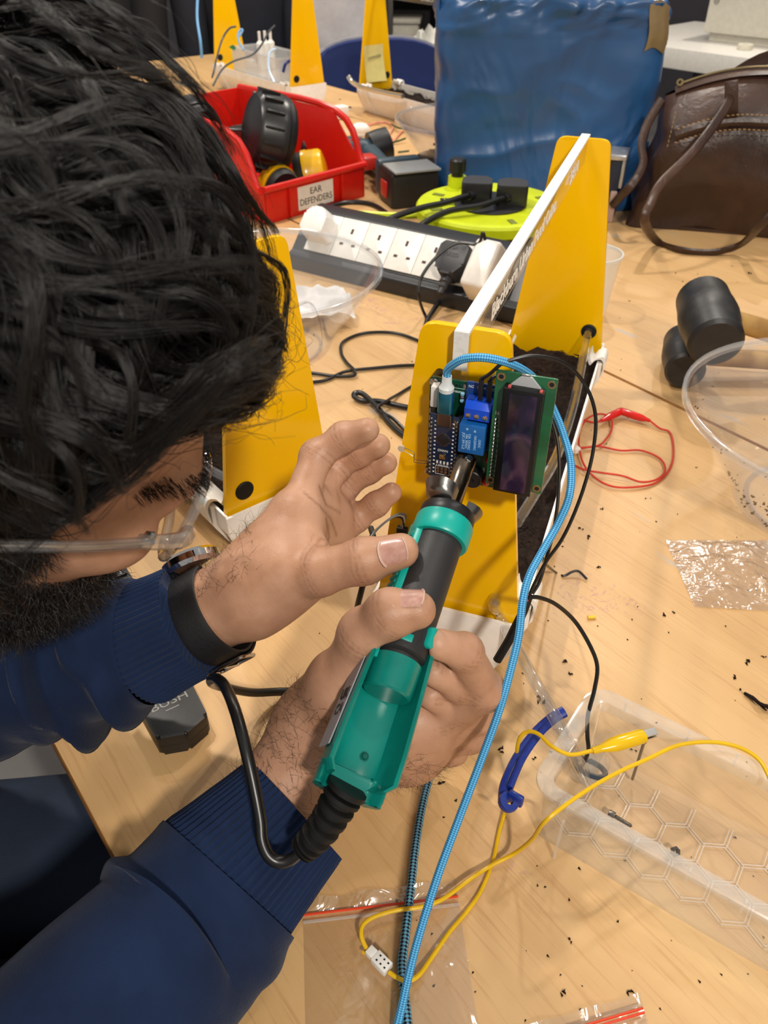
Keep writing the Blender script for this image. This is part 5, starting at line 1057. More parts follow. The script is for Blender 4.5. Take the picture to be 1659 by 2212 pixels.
earcup(e2, frame((0.035, 0.0, 0.0), R(10), R(75), R(35)), 0.038, pbr('ear_cup_yellow', 'e6b312', 0.25, coat=0.3), 0.042, ribs=False)
earcup(e2, frame((-0.045, -0.02, -0.006), R(190), R(80), R(-20)), 0.036, pbr('ear_cup_yellow', 'e6b312', 0.25, coat=0.3), 0.036, ribs=False)
obj('headband', MB().tube(spline([(-0.05, -0.01, 0.02), (-0.02, 0.03, 0.03), (0.03, 0.03, 0.03), (0.06, 0.0, 0.02)], 6), 0.009, 8, flat=0.4), EM, e2)
cable('black cable curving behind the power strip by the red bin', gz((700, 450, .004), (745, 438, .004), (785, 438, .004), (815, 447, .004), (845, 470, .004), (855, 490, .004)), 0.0045)
# ---- cordless drill
dr_a = np.array(G(838, 448, 0)); dr_b = np.array(G(925, 438, 0)); dyaw = math.atan2(dr_b[1]-dr_a[1], dr_b[0]-dr_a[0])
dl = thing('cordless_drill', 'blue and black cordless drill with big battery behind the red bin', 'drill', frame((dr_a[0], dr_a[1], 0), dyaw))
NAVY = pbr('drill_blue', '2f4350', 0.4); DBK = pbr('drill_black', '17171a', 0.45)
bt = obj('battery', MB().prism(rpoly([(0.0, 0.0), (0.095, 0.0), (0.095, 0.066), (0.0, 0.066)], 0.008), 0.0, 0.074, axes((0, 0.055, 0.002), (1, 0, 0), (0, 0, 1), (0, -1, 0)), bev=0.004), DBK, dl)
obj('battery_seam', MB().box((0.0475, 0.0, 0.070), (0.092, 0.07, 0.004), bev=0.001), pbr('drill_grey', '8e9092', 0.4), dl)
obj('battery_latch', MB().box((-0.0005, 0.02, 0.03), (0.004, 0.03, 0.03), bev=0.001), pbr('drill_red', 'b8261c', 0.4), dl)
obj('foot', MB().box((0.045, 0.066, 0.040), (0.090, 0.024, 0.066), bev=0.008), NAVY, dl)
obj('handle', MB().tube([(0.036, 0.070, 0.036), (0.040, 0.14, 0.036), (0.042, 0.225, 0.038)], [0.021, 0.019, 0.023], 16), NAVY, dl)
obj('motor_housing', MB().lathe([(0, -0.065), (0.022, -0.062), (0.030, -0.04), (0.032, 0.0), (0.031, 0.05), (0.026, 0.07), (0, 0.075)], 24, Matrix.Translation((0.022, 0.250, 0.038)) @ Matrix.Rotation(R(-78), 4, 'Y') @ Matrix.Rotation(R(10), 4, 'X')), NAVY, dl)
obj('end_cap', MB().lathe([(0, 0.055), (0.033, 0.052), (0.034, 0.030), (0.033, 0.010)], 24, Matrix.Translation((0.045, 0.258, 0.040)) @ Matrix.Rotation(R(78), 4, 'Y')), DBK, dl)
obj('chuck', MB().lathe([(0, 0.075), (0.020, 0.075), (0.021, 0.11), (0.014, 0.125), (0, 0.125)], 20, Matrix.Translation((0.022, 0.250, 0.038)) @ Matrix.Rotation(R(-78), 4, 'Y')), DBK, dl)
obj('trigger', MB().box((0.012, 0.150, 0.046), (0.030, 0.040, 0.026), bev=0.006), pbr('drill_red', 'b8261c', 0.4), dl)
obj('red_mark', MB().box((0.010, 0.232, 0.0700), (0.026, 0.006, 0.003), frame((0, 0, 0)), bev=0.0005), pbr('drill_red', 'b8261c', 0.4), dl)
# ---- green and pink wires, scraps of white
GRN = pbr('wire_green', '1d4a22', 0.4); PNK = pbr('wire_pink', 'd88c78', 0.4)
gw = thing('green_wires', 'tangle of thin dark green wires behind the drill', 'wire')
for pts in (((762, 305), (800, 303), (826, 300), (832, 310), (828, 318)), ((765, 320), (800, 312), (850, 307), (876, 299)), ((780, 322), (800, 316), (812, 309), (826, 307), (830, 312)), ((846, 268), (860, 276), (880, 279)), ((860, 329), (884, 326))):
    obj('strand', MB().tube(spline(gz(*[(x, y, .006+.004*(i % 2)) for i, (x, y) in enumerate(pts)]), 6), 0.0022, 6), GRN, gw)
pw_ = thing('pink_wires', 'pale pink wire bits lying left of the soil bowl', 'wire')
for pts in (((795, 270), (825, 264), (843, 268), (848, 278), (842, 290), (847, 302)), ((848, 308), (862, 290), (872, 282))):
    obj('strand', MB().tube(spline(gz(*[(x, y, .004) for x, y in pts]), 6), 0.0024, 6), PNK, pw_)
WHT = pbr('foam_white', 'e8e5df', 0.7)
obj('white_block', MB().box((0, 0, 0.016), (0.036, 0.030, 0.030), frame((G(736, 256)[0], G(736, 256)[1], 0), 0.6), bev=0.003), WHT, label='small white block behind the corner of the red bin', cat='block')
obj('foam_scrap', MB().sphere((0, 0, 0.014), 0.022, 14, 8, frame((G(778, 292)[0], G(778, 292)[1], 0)), sc=(1.1, 0.9, 0.65)).box((0.004, 0, 0.004), (0.045, 0.035, 0.008), frame((G(778, 292)[0], G(778, 292)[1], 0), 0.3), bev=0.003), WHT, label='white foam scrap lying before the green wires', cat='scrap')
# ---- blue plastic sack
def crumple_box(M, w, d, h, nu, nv, fn):
    """closed soft box: loop around the footprint, rows up, pinched top"""
    mb = MB(); loop = rrect(w, d, min(w, d)*0.16, 5); n = nu
    L = [0.0]
    for i in range(len(loop)): L.append(L[-1]+math.dist(loop[i], loop[(i+1) % len(loop)]))
    def at_(s):
        s = (s % 1.0)*L[-1]
        for i in range(len(loop)):
            if L[i+1] >= s: t = (s-L[i])/max(L[i+1]-L[i], 1e-9); a, b = loop[i], loop[(i+1) % len(loop)]; return (a[0]+(b[0]-a[0])*t, a[1]+(b[1]-a[1])*t)
        return loop[0]
    mb.grid(lambda u, v: fn(at_(u), u, v), nu, nv, M, cu=True)
    return mb
BLUEP = None
def sack_mat():
    m, nt, p, out = nodes_of('blue_polythene'); v = coords(nt, 'Object', (1, 1, 0.7))
    n = tex_noise(nt, 4, 3, vec=v); c = ramp(nt, n.outputs['Fac'], [(0.3, lin('1d4674')), (0.7, lin('2b5f97'))]); nt.links.new(c, p.inputs['Base Color'])
    p.inputs['Roughness'].default_value = 0.33; p.inputs['Specular IOR Level'].default_value = 0.6
    b1 = tex_noise(nt, 4.5, 3, 0.5, v, 1.2); bumped(nt, p, b1.outputs['Fac'], 0.6, 0.03)
    return m
BGM = frame((0.30, 1.700, 0), R(-3))
def sackf(q, u, v):
    x, y = q; top = max(0, (v-0.72)/0.28)
    P_ = np.array([x*3, y*3, v*2.0])
    k = 1+0.05*math.sin(v*3.0)-0.02*v; z = 0.335*min(v/0.86, 1.0)
    cr = 0.006*float(wn(P_, 0.55, 31, 3))+0.003*(1-2*abs(float(wn(P_*1.6, 0.9, 35, 2))))+top*0.020*(1-2*abs(float(wn(P_*2.0, 0.9, 32, 2))))+top*0.010*(1-2*abs(float(wn(P_*4.5, 1.0, 36, 2))))
    if v > 0.86:
        t = (v-0.86)/0.14; k *= 1-t*0.98; z = 0.335+0.028*math.sin(t*2.6)*(1+0.9*float(wn(P_*2.5, 1.2, 33, 2)))-0.012*t
    nrm = Vector((x/0.185, y/0.10)).normalized()
    lean = 0.010*v
    return (x*k+nrm.x*cr-lean*0.6, y*k+nrm.y*cr, max(0.001, z+top*0.012*float(wn(P_*2, 1.0, 34, 2))))
sk = thing('blue_sack', 'big crinkled blue plastic sack standing on the back table', 'sack', BGM)
obj('sack_body', crumple_box(Matrix.Identity(4), 0.385, 0.215, 0.33, 200, 90, sackf), sack_mat(), sk, ang=70)
obj('sack_base', MB().prism(rrect(0.37, 0.20, 0.03), 0.001, 0.004), sack_mat(), sk)
obj('collar_fold', MB().grid(lambda u, v: (-0.19+0.08*u-0.010*math.sin(v*3), -0.085+0.17*u*0.6+0.01*math.sin(u*9), 0.24+0.145*v+0.012*math.sin(u*7+v*4)), 20, 16), sack_mat(), sk, ang=70)
obj('parcel_tape', MB().grid(lambda u, v: (0.155+0.036*u+0.003*math.sin(v*5), -0.1165-0.0006*math.sin(u*9)-0.002*math.sin(v*3)+0.010*u*u, 0.262+0.070*v+0.006*math.sin(u*4)), 8, 10), pbr('tape_brown', '8a7550', 0.25, coat=0.4), sk, label='strip of brown parcel tape')
obj('corner_fold', MB().grid(lambda u, v: (0.06+0.13*u, -0.125-0.022*math.sin(u*3.1)-0.006*math.sin(v*9), 0.004+0.105*v+0.012*math.sin(u*5+v*3)), 18, 14), sack_mat(), sk, ang=70)
# ---- brown leather bag
def leather():
    m, nt, p, out = nodes_of('brown_leather'); v = coords(nt)
    n = tex_noise(nt, 7, 5, 0.6, v, 0.5); c = ramp(nt, n.outputs['Fac'], [(0.3, lin('2a1a13')), (0.55, lin('402a20')), (0.75, lin('5b4030'))]); nt.links.new(c, p.inputs['Base Color'])
    p.inputs['Roughness'].default_value = 0.34
    b = tex_noise(nt, 16, 6, 0.65, v, 0.6); bumped(nt, p, b.outputs['Fac'], 0.35, 0.010)
    return m
LEA = leather(); STI = pbr('stitch_tan', 'a88452', 0.7)
LBM = frame((0.690, 1.475, 0), R(-14))
lbg = thing('leather_bag', 'dark brown leather handbag slumped at the right edge', 'bag', LBM)
def bagf(q, u, v):
    x, y = q; P_ = np.array([x*3, y*3, v*1.5])
    z = 0.245*v; fat = 1+0.30*math.sin(min(v, 1)*math.pi)**0.8*0.6-0.75*max(0, v-0.80)/0.20
    sag = 0.022*float(wn(P_*1.3, 0.8, 41, 3))*(1-0.6*v)
    w = 1+0.10*(1-v)**2
    nrm = Vector((x/0.2, y/0.07)).normalized(); top = -0.035*max(0, (abs(x)-0.05)/0.15)**2*v
    return (x*w+nrm.x*sag, y*fat+nrm.y*sag-0.02*math.sin(v*3), max(0.001, z+top))
obj('bag_body', crumple_box(Matrix.Identity(4), 0.42, 0.135, 0.25, 120, 50, bagf), LEA, lbg, ang=80)
obj('bag_base', MB().prism(rrect(0.44, 0.14, 0.05), 0.001, 0.006), LEA, lbg)
tz = lambda x: 0.247-0.035*max(0, (abs(x)-0.05)/0.15)**2
obj('top_gusset', MB().grid(lambda u, v: (-0.198+0.396*u, -0.030+0.060*v, tz(-0.198+0.396*u)+0.004-0.010*abs(v-0.5)), 30, 6), LEA, lbg, ang=80)
obj('zip', MB().tube([(x, 0.0, tz(x)+0.006) for x in np.linspace(-0.19, 0.19, 24)], 0.0035, 8, flat=0.6), pbr('zip_brass', '7c6a48', 0.35, metal=0.8), lbg)
obj('zip_pull', MB().lathe([(0.003, -0.0012), (0.006, -0.0012), (0.006, 0.0012), (0.003, 0.0012)], 14, Matrix.Translation((-0.192, -0.004, tz(-0.19)+0.008)) @ Matrix.Rotation(R(60), 4, 'X'), closed=True), pbr('zip_brass', '7c6a48', 0.35, metal=0.8), lbg)
obj('back_panel', MB().grid(lambda u, v: (-0.15+0.36*u, 0.040, 0.20+(0.075*math.sin(min(1, u*3+0.02)*1.57))*v), 24, 5), LEA, lbg, ang=80)
def face(x, z): v = z/0.245; return -0.0675*(1+0.30*math.sin(min(v, 1)*math.pi)**0.8*0.6-0.75*max(0, v-0.80)/0.20)-0.02*math.sin(v*3)-0.004
obj('seam_band', MB().tube([(x, face(x, 0.190-0.03*max(0, (abs(x)-0.08)/0.12)**2)-0.010, 0.190-0.03*max(0, (abs(x)-0.08)/0.12)**2) for x in np.linspace(-0.19, 0.19, 24)], 0.004, 6, flat=1.6), LEA, lbg)
sti = MB()
for row, zz in ((0, 0.200), (1, 0.180)):
    for k in range(52):
        x = -0.188+k*0.0072; z = zz-0.03*max(0, (abs(x)-0.08)/0.12)**2; sti.box((x, face(x, z)-0.0155, z), (0.0042, 0.0012, 0.0012))
for k in range(20): z = 0.06+k*0.007; x = -0.205+0.010*(z/0.2); sti.box((x, face(x, z)+0.012, z), (0.0012, 0.0012, 0.0042))
obj('stitching', sti, STI, lbg, smooth=False)
def strap(pts, r=0.0075): return MB().tube(spline(pts, 8), r, 8, flat=0.45, nrm=(0, -1, 0))
LBI = LBM.inverted()
lb_ = lambda x, y, d: LBI @ Vector(D(x, y, d))
obj('strap', strap([lb_(1588, 190, 1.285), lb_(1560, 245, 1.265), lb_(1500, 325, 1.25), lb_(1430, 395, 1.25), lb_(1405, 440, 1.255), lb_(1393, 480, 1.27)]+[LBI @ Vector(G(*p)) for p in ((1420, 522, .008), (1470, 540, .006), (1540, 545, .006), (1600, 528, .02))]+[lb_(1640, 490, 1.24), lb_(1690, 440, 1.22)]), LEA, lbg)
obj('strap', strap([lb_(1430, 215, 1.36), lb_(1400, 265, 1.36), lb_(1386, 310, 1.36), lb_(1390, 350, 1.36), lb_(1375, 385, 1.36), lb_(1345, 420, 1.38)]+[LBI @ Vector(G(*p)) for p in ((1310, 456, .012), (1270, 470, .008), (1240, 462, .008))]), LEA, lbg)
obj('strap_tab', MB().box((0, 0, 0), (0.020, 0.004, 0.055), Matrix.Translation(lb_(1580, 215, 1.28)) @ Matrix.Rotation(R(-14), 4, 'Y'), bev=0.001), LEA, lbg)
# ---- pack hidden behind the far yellow plate, and a cup
pk = np.array(G(1300, 425, 0)); pb = thing('gadget_pack', 'silver and navy plastic pack showing beside the far yellow plate', 'pack', frame((0.398, 1.50, 0), R(-20)))
obj('pack_body', MB().box((0, 0.02, 0.055), (0.050, 0.05, 0.110), bev=0.004), pbr('pack_navy', '232838', 0.35), pb)
obj('pack_top', MB().box((0.002, 0.02, 0.112), (0.060, 0.062, 0.010), bev=0.003), pbr('pack_silver', 'c4c6c8', 0.25, metal=0.6), pb)
obj('pack_side', MB().box((0.028, 0.02, 0.085), (0.006, 0.055, 0.050), bev=0.002), pbr('pack_silver', 'c4c6c8', 0.25, metal=0.6), pb)
obj('pack_stand', MB().box((0.020, -0.008, 0.028), (0.012, 0.006, 0.055), bev=0.002), pbr('pack_rose', 'b79a90', 0.4), pb)
cpx = np.array(G(1312, 690, 0)); cpo = thing('plastic_cup', 'milky plastic cup half hidden by the far yellow plate', 'cup', frame((cpx[0]-0.028, cpx[1]+0.02, 0)))
obj('cup_wall', MB().lathe([(0.0, 0.002), (0.026, 0.002), (0.028, 0.004), (0.037, 0.085), (0.0385, 0.088), (0.0375, 0.089)], 32, caps=False), clear('cup_plastic', (0.95, 0.95, 0.94), 0.45, (0.88, 0.87, 0.84), 0.2, 0.8), cpo)
obj('cup_rim', MB().lathe([(0.0368, 0.086), (0.0392, 0.086), (0.0392, 0.090), (0.0368, 0.090)], 32, closed=True), clear('cup_rim_plastic', (0.95, 0.95, 0.94), 0.6, (0.9, 0.89, 0.86), 0.2, 0.8), cpo)
# ---- far back: box of wires in the far planter
fb = thing('wire_box', 'clear box of wires standing in the far left planter', 'box', PD.matrix_world.copy() if False else frame((-0.206, 2.406, 0), R(37)) @ frame((0.0, 0.19, 0.064)))
FBX = clear('far_box_plastic', (0.93, 0.94, 0.95), 0.25, (0.82, 0.84, 0.86), 0.1, 1.0)
for x in (-0.048, 0.048): obj('wall', MB().box((x, 0, 0.03), (0.002, 0.26, 0.060)), FBX, fb)
for y in (-0.13, 0.13): obj('wall', MB().box((0, y, 0.03), (0.098, 0.002, 0.060)), FBX, fb)
obj('base', MB().box((0, 0, 0.003), (0.096, 0.258, 0.002)), FBX, fb); obj('lip', MB().tube([(-0.05, -0.132, 0.06), (0.05, -0.132, 0.06), (0.05, 0.132, 0.06), (-0.05, 0.132, 0.06)], 0.003, 6, closed=True), FBX, fb)
obj('blue_handle', MB().tube(spline([(0.030, -0.140, 0.020), (0.028, -0.142, 0.050), (0.0, -0.150, 0.058), (-0.035, -0.146, 0.052), (-0.044, -0.140, 0.030)], 6), 0.004, 8), HB, fb)
for i in range(3): obj('white_bottle', MB().lathe([(0, 0.004), (0.010, 0.004), (0.010, 0.07), (0.004, 0.078), (0.004, 0.10), (0, 0.10)], 12, Matrix.Translation((0.01+0.018*i, 0.07, 0))), WHT, fb)
lw = thing('light_blue_lead', 'pale blue wires arching over the far left planter', 'wire')
LBW = pbr('wire_pale_blue', '6fa8d8', 0.4); DGW = pbr('wire_dark_grey', '3a4048', 0.4)
obj('strand', MB().tube(spline([D(427, -10, 2.0), D(426, 40, 2.0), D(433, 90, 2.0), D(436, 125, 2.02)], 6), 0.0035, 8), LBW, lw)
obj('strand', MB().tube(spline([D(518, 78, 2.1), D(524, 66, 2.1), D(520, 64, 2.1), D(514, 75, 2.1), D(517, 92, 2.1), D(526, 108, 2.1)], 6), 0.0026, 8), LBW, lw)
obj('strand', MB().tube(spline([D(594, 55, 2.1), D(580, 70, 2.1), D(566, 95, 2.1), D(545, 118, 2.1), D(505, 132, 2.1), D(480, 150, 2.1), D(460, 185, 2.08)], 6), 0.0026, 8), DGW, lw)
obj('strand', MB().tube(spline([D(510, 57, 2.15), D(495, 62, 2.15), D(480, 85, 2.15), D(468, 125, 2.12), D(463, 150, 2.1), D(458, 168, 2.1)], 6), 0.0026, 8), DGW, lw)
obj('strand', MB().tube(spline([D(596, 106, 2.05), D(584, 112, 2.05), D(580, 130, 2.05), D(582, 155, 2.05), D(592, 178, 2.05)], 6), 0.0034, 8), pbr('wire_white_blue', 'b8d0e8', 0.3), lw)
obj('green_leaf_scrap', MB().add([(0, 0, 0), (0.020, 0.002, -0.002), (0.012, 0.001, 0.006), (0.014, 0, -0.008), (0.010, 0.004, -0.001)], [(0, 3, 1), (0, 1, 2), (0, 4, 3), (0, 2, 4)], Matrix.Translation(Vector(D(494, 102, 2.14)))), pbr('scrap_green', '1f7a48', 0.6), smooth=False, label='tiny green scrap caught on the far left plate', cat='scrap')
# metal spoon-like hook by the far centre planter
obj('steel_hook', MB().tube(spline([D(752, 165, 2.12), D(760, 176, 2.12), D(772, 184, 2.10), D(790, 191, 2.08), D(830, 200, 2.03), D(870, 208, 1.99)], 6), 0.006, 10), TIN, label='bright steel rod hooked over the far centre planter rim', cat='rod')
# ---- blue chair
cm = pbr('chair_blue_fabric', '10265f', 0.8, bump=(300, 0.3)); cx = frame((-0.06, 3.05, FLOORZ), R(6))
chs = thing('blue_chair', 'blue fabric chair back standing behind the far table', 'chair', cx)
ov = [(0.27*math.copysign(abs(math.cos(a))**0.75, math.cos(a)), 0.20*math.copysign(abs(math.sin(a))**0.75, math.sin(a))) for a in np.linspace(0, 2*math.pi, 40, endpoint=False)]
obj('backrest', MB().prism(ov, -0.025, 0.025, axes((0.05, 0, 0.63), (1, 0, 0), (0, 0, 1), (0, -1, 0)), bev=0.010, seg=3), cm, chs)
obj('back_shell', MB().prism([(x*1.03, y*1.03) for x, y in ov], -0.036, -0.024, axes((0.05, 0.0, 0.63), (1, 0, 0), (0, 0, 1), (0, -1, 0)), bev=0.003), pbr('chair_grey_shell', '9a9aa2', 0.4), chs)
obj('seat', MB().prism(rrect(0.46, 0.44, 0.12), 0.38, 0.44, Matrix.Translation((0.05, 0.26, 0)), bev=0.015), cm, chs)
obj('back_bar', MB().box((0.05, 0.05, 0.48), (0.06, 0.02, 0.26), bev=0.004), BLK, chs)
for x in (-0.13, 0.23):
    for y in (0.08, 0.44): obj('leg', MB().cyl((x, y, 0), (x*0.9, 0.26+(y-0.26)*0.8, 0.39), 0.013, n=10), BLK, chs)
# ---- grey bin with crumpled plastic
gb = thing('waste_bin', 'grey bin topped with crumpled white plastic behind the blue chair', 'bin', frame((0.245, 3.80, FLOORZ)))
GRB = pbr('bin_grey', '56545a', 0.5)
obj('bin_body', MB().lathe([(0.0, 0.0), (0.13, 0.0), (0.17, 0.62), (0.18, 0.64), (0.165, 0.64), (0.125, 0.02), (0, 0.02)], 28), GRB, gb)
obj('bin_rim', MB().lathe([(0.168, 0.63), (0.190, 0.63), (0.192, 0.655), (0.168, 0.655)], 28, closed=True), pbr('bin_rim_grey', '8c8a92', 0.45), gb)
def crump(u, v):
    a = 2*math.pi*u; q = 0.175*(1-v)**0.8; p = np.array([q*math.cos(a)*8, q*math.sin(a)*8, v*3])
    return (q*math.cos(a)*(1+0.12*float(wn(p, 1, 51))), q*math.sin(a), 0.65+0.12*(v**0.7)*(1+0.75*float(wn(p, 0.7, 52)))-0.01)
obj('plastic_liner', MB().grid(crump, 48, 16, cu=True), pbr('liner_white', 'dedcd2', 0.4), gb, smooth=False)
# ---- pale carrier bag hanging on the coat rail, dark coats
wbm = frame((-0.16, 3.35, 0.02), R(5))
wb = thing('white_carrier_bag', 'pale grey crumpled carrier bag hanging above the blue chair', 'bag', wbm)
def cbag(u, v):
    a = 2*math.pi*u; p = np.array([math.cos(a), math.sin(a), v*2.0]); w = 0.10+0.045*v; d = 0.045+0.02*v
    c = 0.12*float(wn(p, 0.5, 61)); return (w*math.cos(a)*(1+c)+0.03*v, d*math.sin(a)*(1+c), 0.34-0.40*v)
obj('bag_body', MB().grid(cbag, 40, 24, cu=True), pbr('carrier_white', 'b9b6b8', 0.45, bump=(20, 0.8)), wb, ang=50)
obj('bag_bottom', MB().grid(lambda u, v: (0.03+(0.145*math.cos(6.283*u))*(1-v), 0.065*math.sin(6.283*u)*(1-v), -0.058-0.008*v), 24, 4, cu=True), pbr('carrier_white', 'b9b6b8', 0.45), wb)
for x in (-0.03, 0.05): obj('bag_handle', MB().tube(spline([(x-0.03, -0.03, 0.33), (x, -0.02, 0.46), (x+0.03, -0.03, 0.33)], 6), 0.010, 6, flat=0.3), pbr('carrier_white', 'b9b6b8', 0.45), wb)
COAT = pbr('coat_navy', '10131d', 0.85, var=(5, '1a1f2e', 0.4, 0.7), bump=(9, 0.7)); COATB = pbr('coat_black', '0a0a0c', 0.8, var=(6, '14141a', 0.4, 0.7), bump=(9, 0.7))
def coat(label, x, y, w, z0, z1, mat, seed):
    T = thing('hanging_coat', label, 'coat', frame((x, y, 0), R(4)), 'dark coats at the back')
    def f(u, v):
        a = 2*math.pi*u; p = np.array([math.cos(a), math.sin(a), v*2.5]); k = 1+0.22*float(wn(p, 0.5, seed)); sh = min(1, 3.2*v+0.25)
        return (w*math.cos(a)*k*sh, 0.10*math.sin(a)*k*sh, z1-(z1-z0)*v)
    obj('coat_body', MB().grid(f, 44, 26, cu=True), mat, T, ang=70)
    for s in (-1, 1): obj('sleeve', MB().tube(spline([(s*w*0.55, -0.02, z1-0.06), (s*w*1.05, -0.06, z1-0.25), (s*w*1.02, -0.09, z1-0.55), (s*w*0.98, -0.09, z0+0.30)], 6), [0.075-0.0012*i for i in range(19)], 12), mat, T)
    obj('collar', MB().lathe([(0.06, -0.03), (0.075, 0.0), (0.07, 0.03), (0.06, 0.03)], 18, Matrix.Translation((0, 0, z1)), sy=0.8), mat, T)
coat('navy coat hanging behind the far left planter plate', -0.52, 3.55, 0.20, -0.62, 0.62, COAT, 71)
coat('black coat hanging furthest left beside the dark hair', -1.10, 3.45, 0.24, -0.60, 0.62, COATB, 72)
coat('black coat hanging between the two yellow plates of the far left planter', -0.33, 4.02, 0.14, -0.60, 0.60, COATB, 73)
rk = thing('coat_rail', 'steel rail carrying the dark coats at the back', 'rail', frame((-0.6, 3.62, 0)))
obj('rail', MB().cyl((-0.75, 0, 0.68), (0.65, 0, 0.68), 0.014, n=12), STEEL, rk)
for x in (-0.72, 0.62): obj('post', MB().cyl((x, 0, FLOORZ), (x, 0, 0.70), 0.016, n=12), STEEL, rk); obj('foot', MB().box((x, 0, FLOORZ+0.012), (0.05, 0.5, 0.024), bev=0.004), STEEL, rk)
# ================================================================== the person bending over the work
person = thing('person', 'person in navy sweatshirt and jeans bending over the circuit board, soldering', 'person', frame((-0.48, 0.26, -0.45)))
PM = frame((-0.48, 0.26, -0.45)); PMI = PM.inverted(); POFF = np.array([-0.48, 0.26, -0.45])
def nrm(v): v = np.asarray(v, float); return v/np.linalg.norm(v)
hf = nrm((0.772, 0.430, -0.468)); hu = np.array((0.564, -0.122, 0.817)); hu = nrm(hu-hf*(hu@hf)); hl = np.cross(hu, hf)
HC = np.array([-0.1674, 0.2909, 0.3174])
def hp_(f, l, u): return HC+f*hf+l*hl+u*hu
HR = np.array([hf, hl, hu])
# ---- skin
def skin_mat():
    m, nt, p, out = nodes_of('skin'); L = nt.links
    v = coords(nt); n = tex_noise(nt, 55, 5, 0.6, v); n2 = tex_noise(nt, 9, 3, 0.5, v)
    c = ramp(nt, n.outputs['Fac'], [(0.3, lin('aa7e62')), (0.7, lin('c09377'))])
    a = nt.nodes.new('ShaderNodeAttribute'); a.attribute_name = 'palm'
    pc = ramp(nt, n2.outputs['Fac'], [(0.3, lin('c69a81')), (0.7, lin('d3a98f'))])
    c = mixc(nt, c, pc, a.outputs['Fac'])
    k = nt.nodes.new('ShaderNodeAttribute'); k.attribute_name = 'crease'
    c = mixc(nt, c, lin('6b4332'), k.outputs['Fac'])
    kb = nt.nodes.new('ShaderNodeAttribute'); kb.attribute_name = 'beard'; c = mixc(nt, c, lin('1c1310'), kb.outputs['Fac'])
    L.new(c, p.inputs['Base Color']); p.inputs['Roughness'].default_value = 0.46; p.inputs['Specular IOR Level'].default_value = 0.4
    p.inputs['Subsurface Weight'].default_value = 0.0; p.inputs['Subsurface Radius'].default_value = (1.0, 0.4, 0.2); p.inputs['Subsurface Scale'].default_value = 0.004
    b1 = tex_noise(nt, 420, 4, 0.6, v); v2 = coords(nt, 'Object', (1, 1, 1)); vo = nt.nodes.new('ShaderNodeTexVoronoi'); vo.inputs['Scale'].default_value = 900; L.new(v2, vo.inputs['Vector'])
    b = mixc(nt, b1.outputs['Fac'], vo.outputs['Distance'], 0.5); bumped(nt, p, b, 0.22, 0.0006)
    return m
SKIN = skin_mat()
def cap(a, b, ra, rb, k=None): return ('cap', a, b, ra, rb) + ((k,) if k else ())
def hand(J, wrist, fore, wr, extra=(), kf=0.0032):
    """J: finger name -> list of (world joint, radius)"""
    pr = [cap(fore, wrist, wr[0], wr[1], 0.01)]
    for nm in ('index', 'middle', 'ring', 'little'):
        j = J[nm]; pr.append(cap(wrist, j[0][0], wr[1]*0.72, j[0][1]*1.22, 0.016))
    a = [J[n][0] for n in ('index', 'middle', 'ring', 'little')]
    for q, w in zip(a[:-1], a[1:]): pr.append(cap(q[0], w[0], q[1]*1.18, w[1]*1.18, 0.012)); pr.append(cap((q[0]+wrist)/2, (w[0]+wrist)/2, q[1]*1.15, w[1]*1.15, 0.012))
    t = J['thumb']; pr.append(cap(wrist*0.6+t[0][0]*0.4, t[0][0], wr[1]*0.75, t[0][1]*1.2, 0.012)); pr.append(cap((a[0][0]+wrist)/2, t[0][0], 0.011, t[0][1], 0.014)); pr.append(cap(a[0][0]*0.7+wrist*0.3, t[1][0]*0.5+t[0][0]*0.5, 0.006, 0.008, 0.014))
    for p in extra: pr.append(p)
    for nm in ('thumb', 'index', 'middle', 'ring', 'little'):
        j = J[nm]
        for (p0, r0), (p1, r1) in zip(j[:-1], j[1:]): pr.append(cap(p0, p1, r0, r1, kf))
        # knuckle swell
        for (p0, r0) in j[1:-1]: pr.append(('ell', p0, np.eye(3), (r0*1.06,)*3, 0.004))
    return pr
def jj(pts, rad): return [(D(*p), r) for p, r in zip(pts, rad)]
FR = (0.0108, 0.0097, 0.0086, 0.0076)
LJ = {'thumb': jj([(598, 1252, .462), (690, 1236, .447), (786, 1212, .437), (866, 1190, .431)], (0.0150, 0.0128, 0.0121, 0.0098)),
      'index': jj([(640, 1108, .478), (684, 985, .492), (742, 944, .488), (793, 929, .480)], FR),
      'middle': jj([(672, 1098, .502), (722, 1010, .518), (774, 978, .512), (818, 962, .503)], FR),
      'ring': jj([(702, 1110, .520), (742, 1052, .534), (796, 1016, .527), (834, 1000, .518)], (0.0104, 0.0092, 0.0082, 0.0074)),
      'little': jj([(722, 1146, .530), (768, 1120, .534), (812, 1090, .530), (846, 1064, .525)], (0.0100, 0.0088, 0.0077, 0.0070))}
LW = D(548, 1268, .470); LF = D(395, 1352, .486)
RJ = {'thumb': jj([(742, 1478, .440), (790, 1372, .420), (842, 1326, .409), (900, 1318, .406)], (0.0160, 0.0140, 0.0122, 0.0100)),
      'index': jj([(930, 1570, .490), (1046, 1492, .458), (1003, 1408, .432), (944, 1390, .420)], (0.0120, 0.0112, 0.0096, 0.0082)),
      'middle': jj([(915, 1600, .505), (1036, 1545, .486), (990, 1478, .455), (938, 1452, .442)], (0.0115, 0.0105, 0.0092, 0.0080)),
      'ring': jj([(895, 1622, .515), (1015, 1590, .505), (975, 1530, .475), (930, 1502, .460)], (0.0110, 0.0100, 0.0088, 0.0078)),
      'little': jj([(870, 1634, .522), (978, 1620, .520), (950, 1570, .495), (915, 1540, .480)], (0.0104, 0.0092, 0.0082, 0.0074))}
RW_ = D(690, 1580, .468); RF = D(560, 1780, .462)
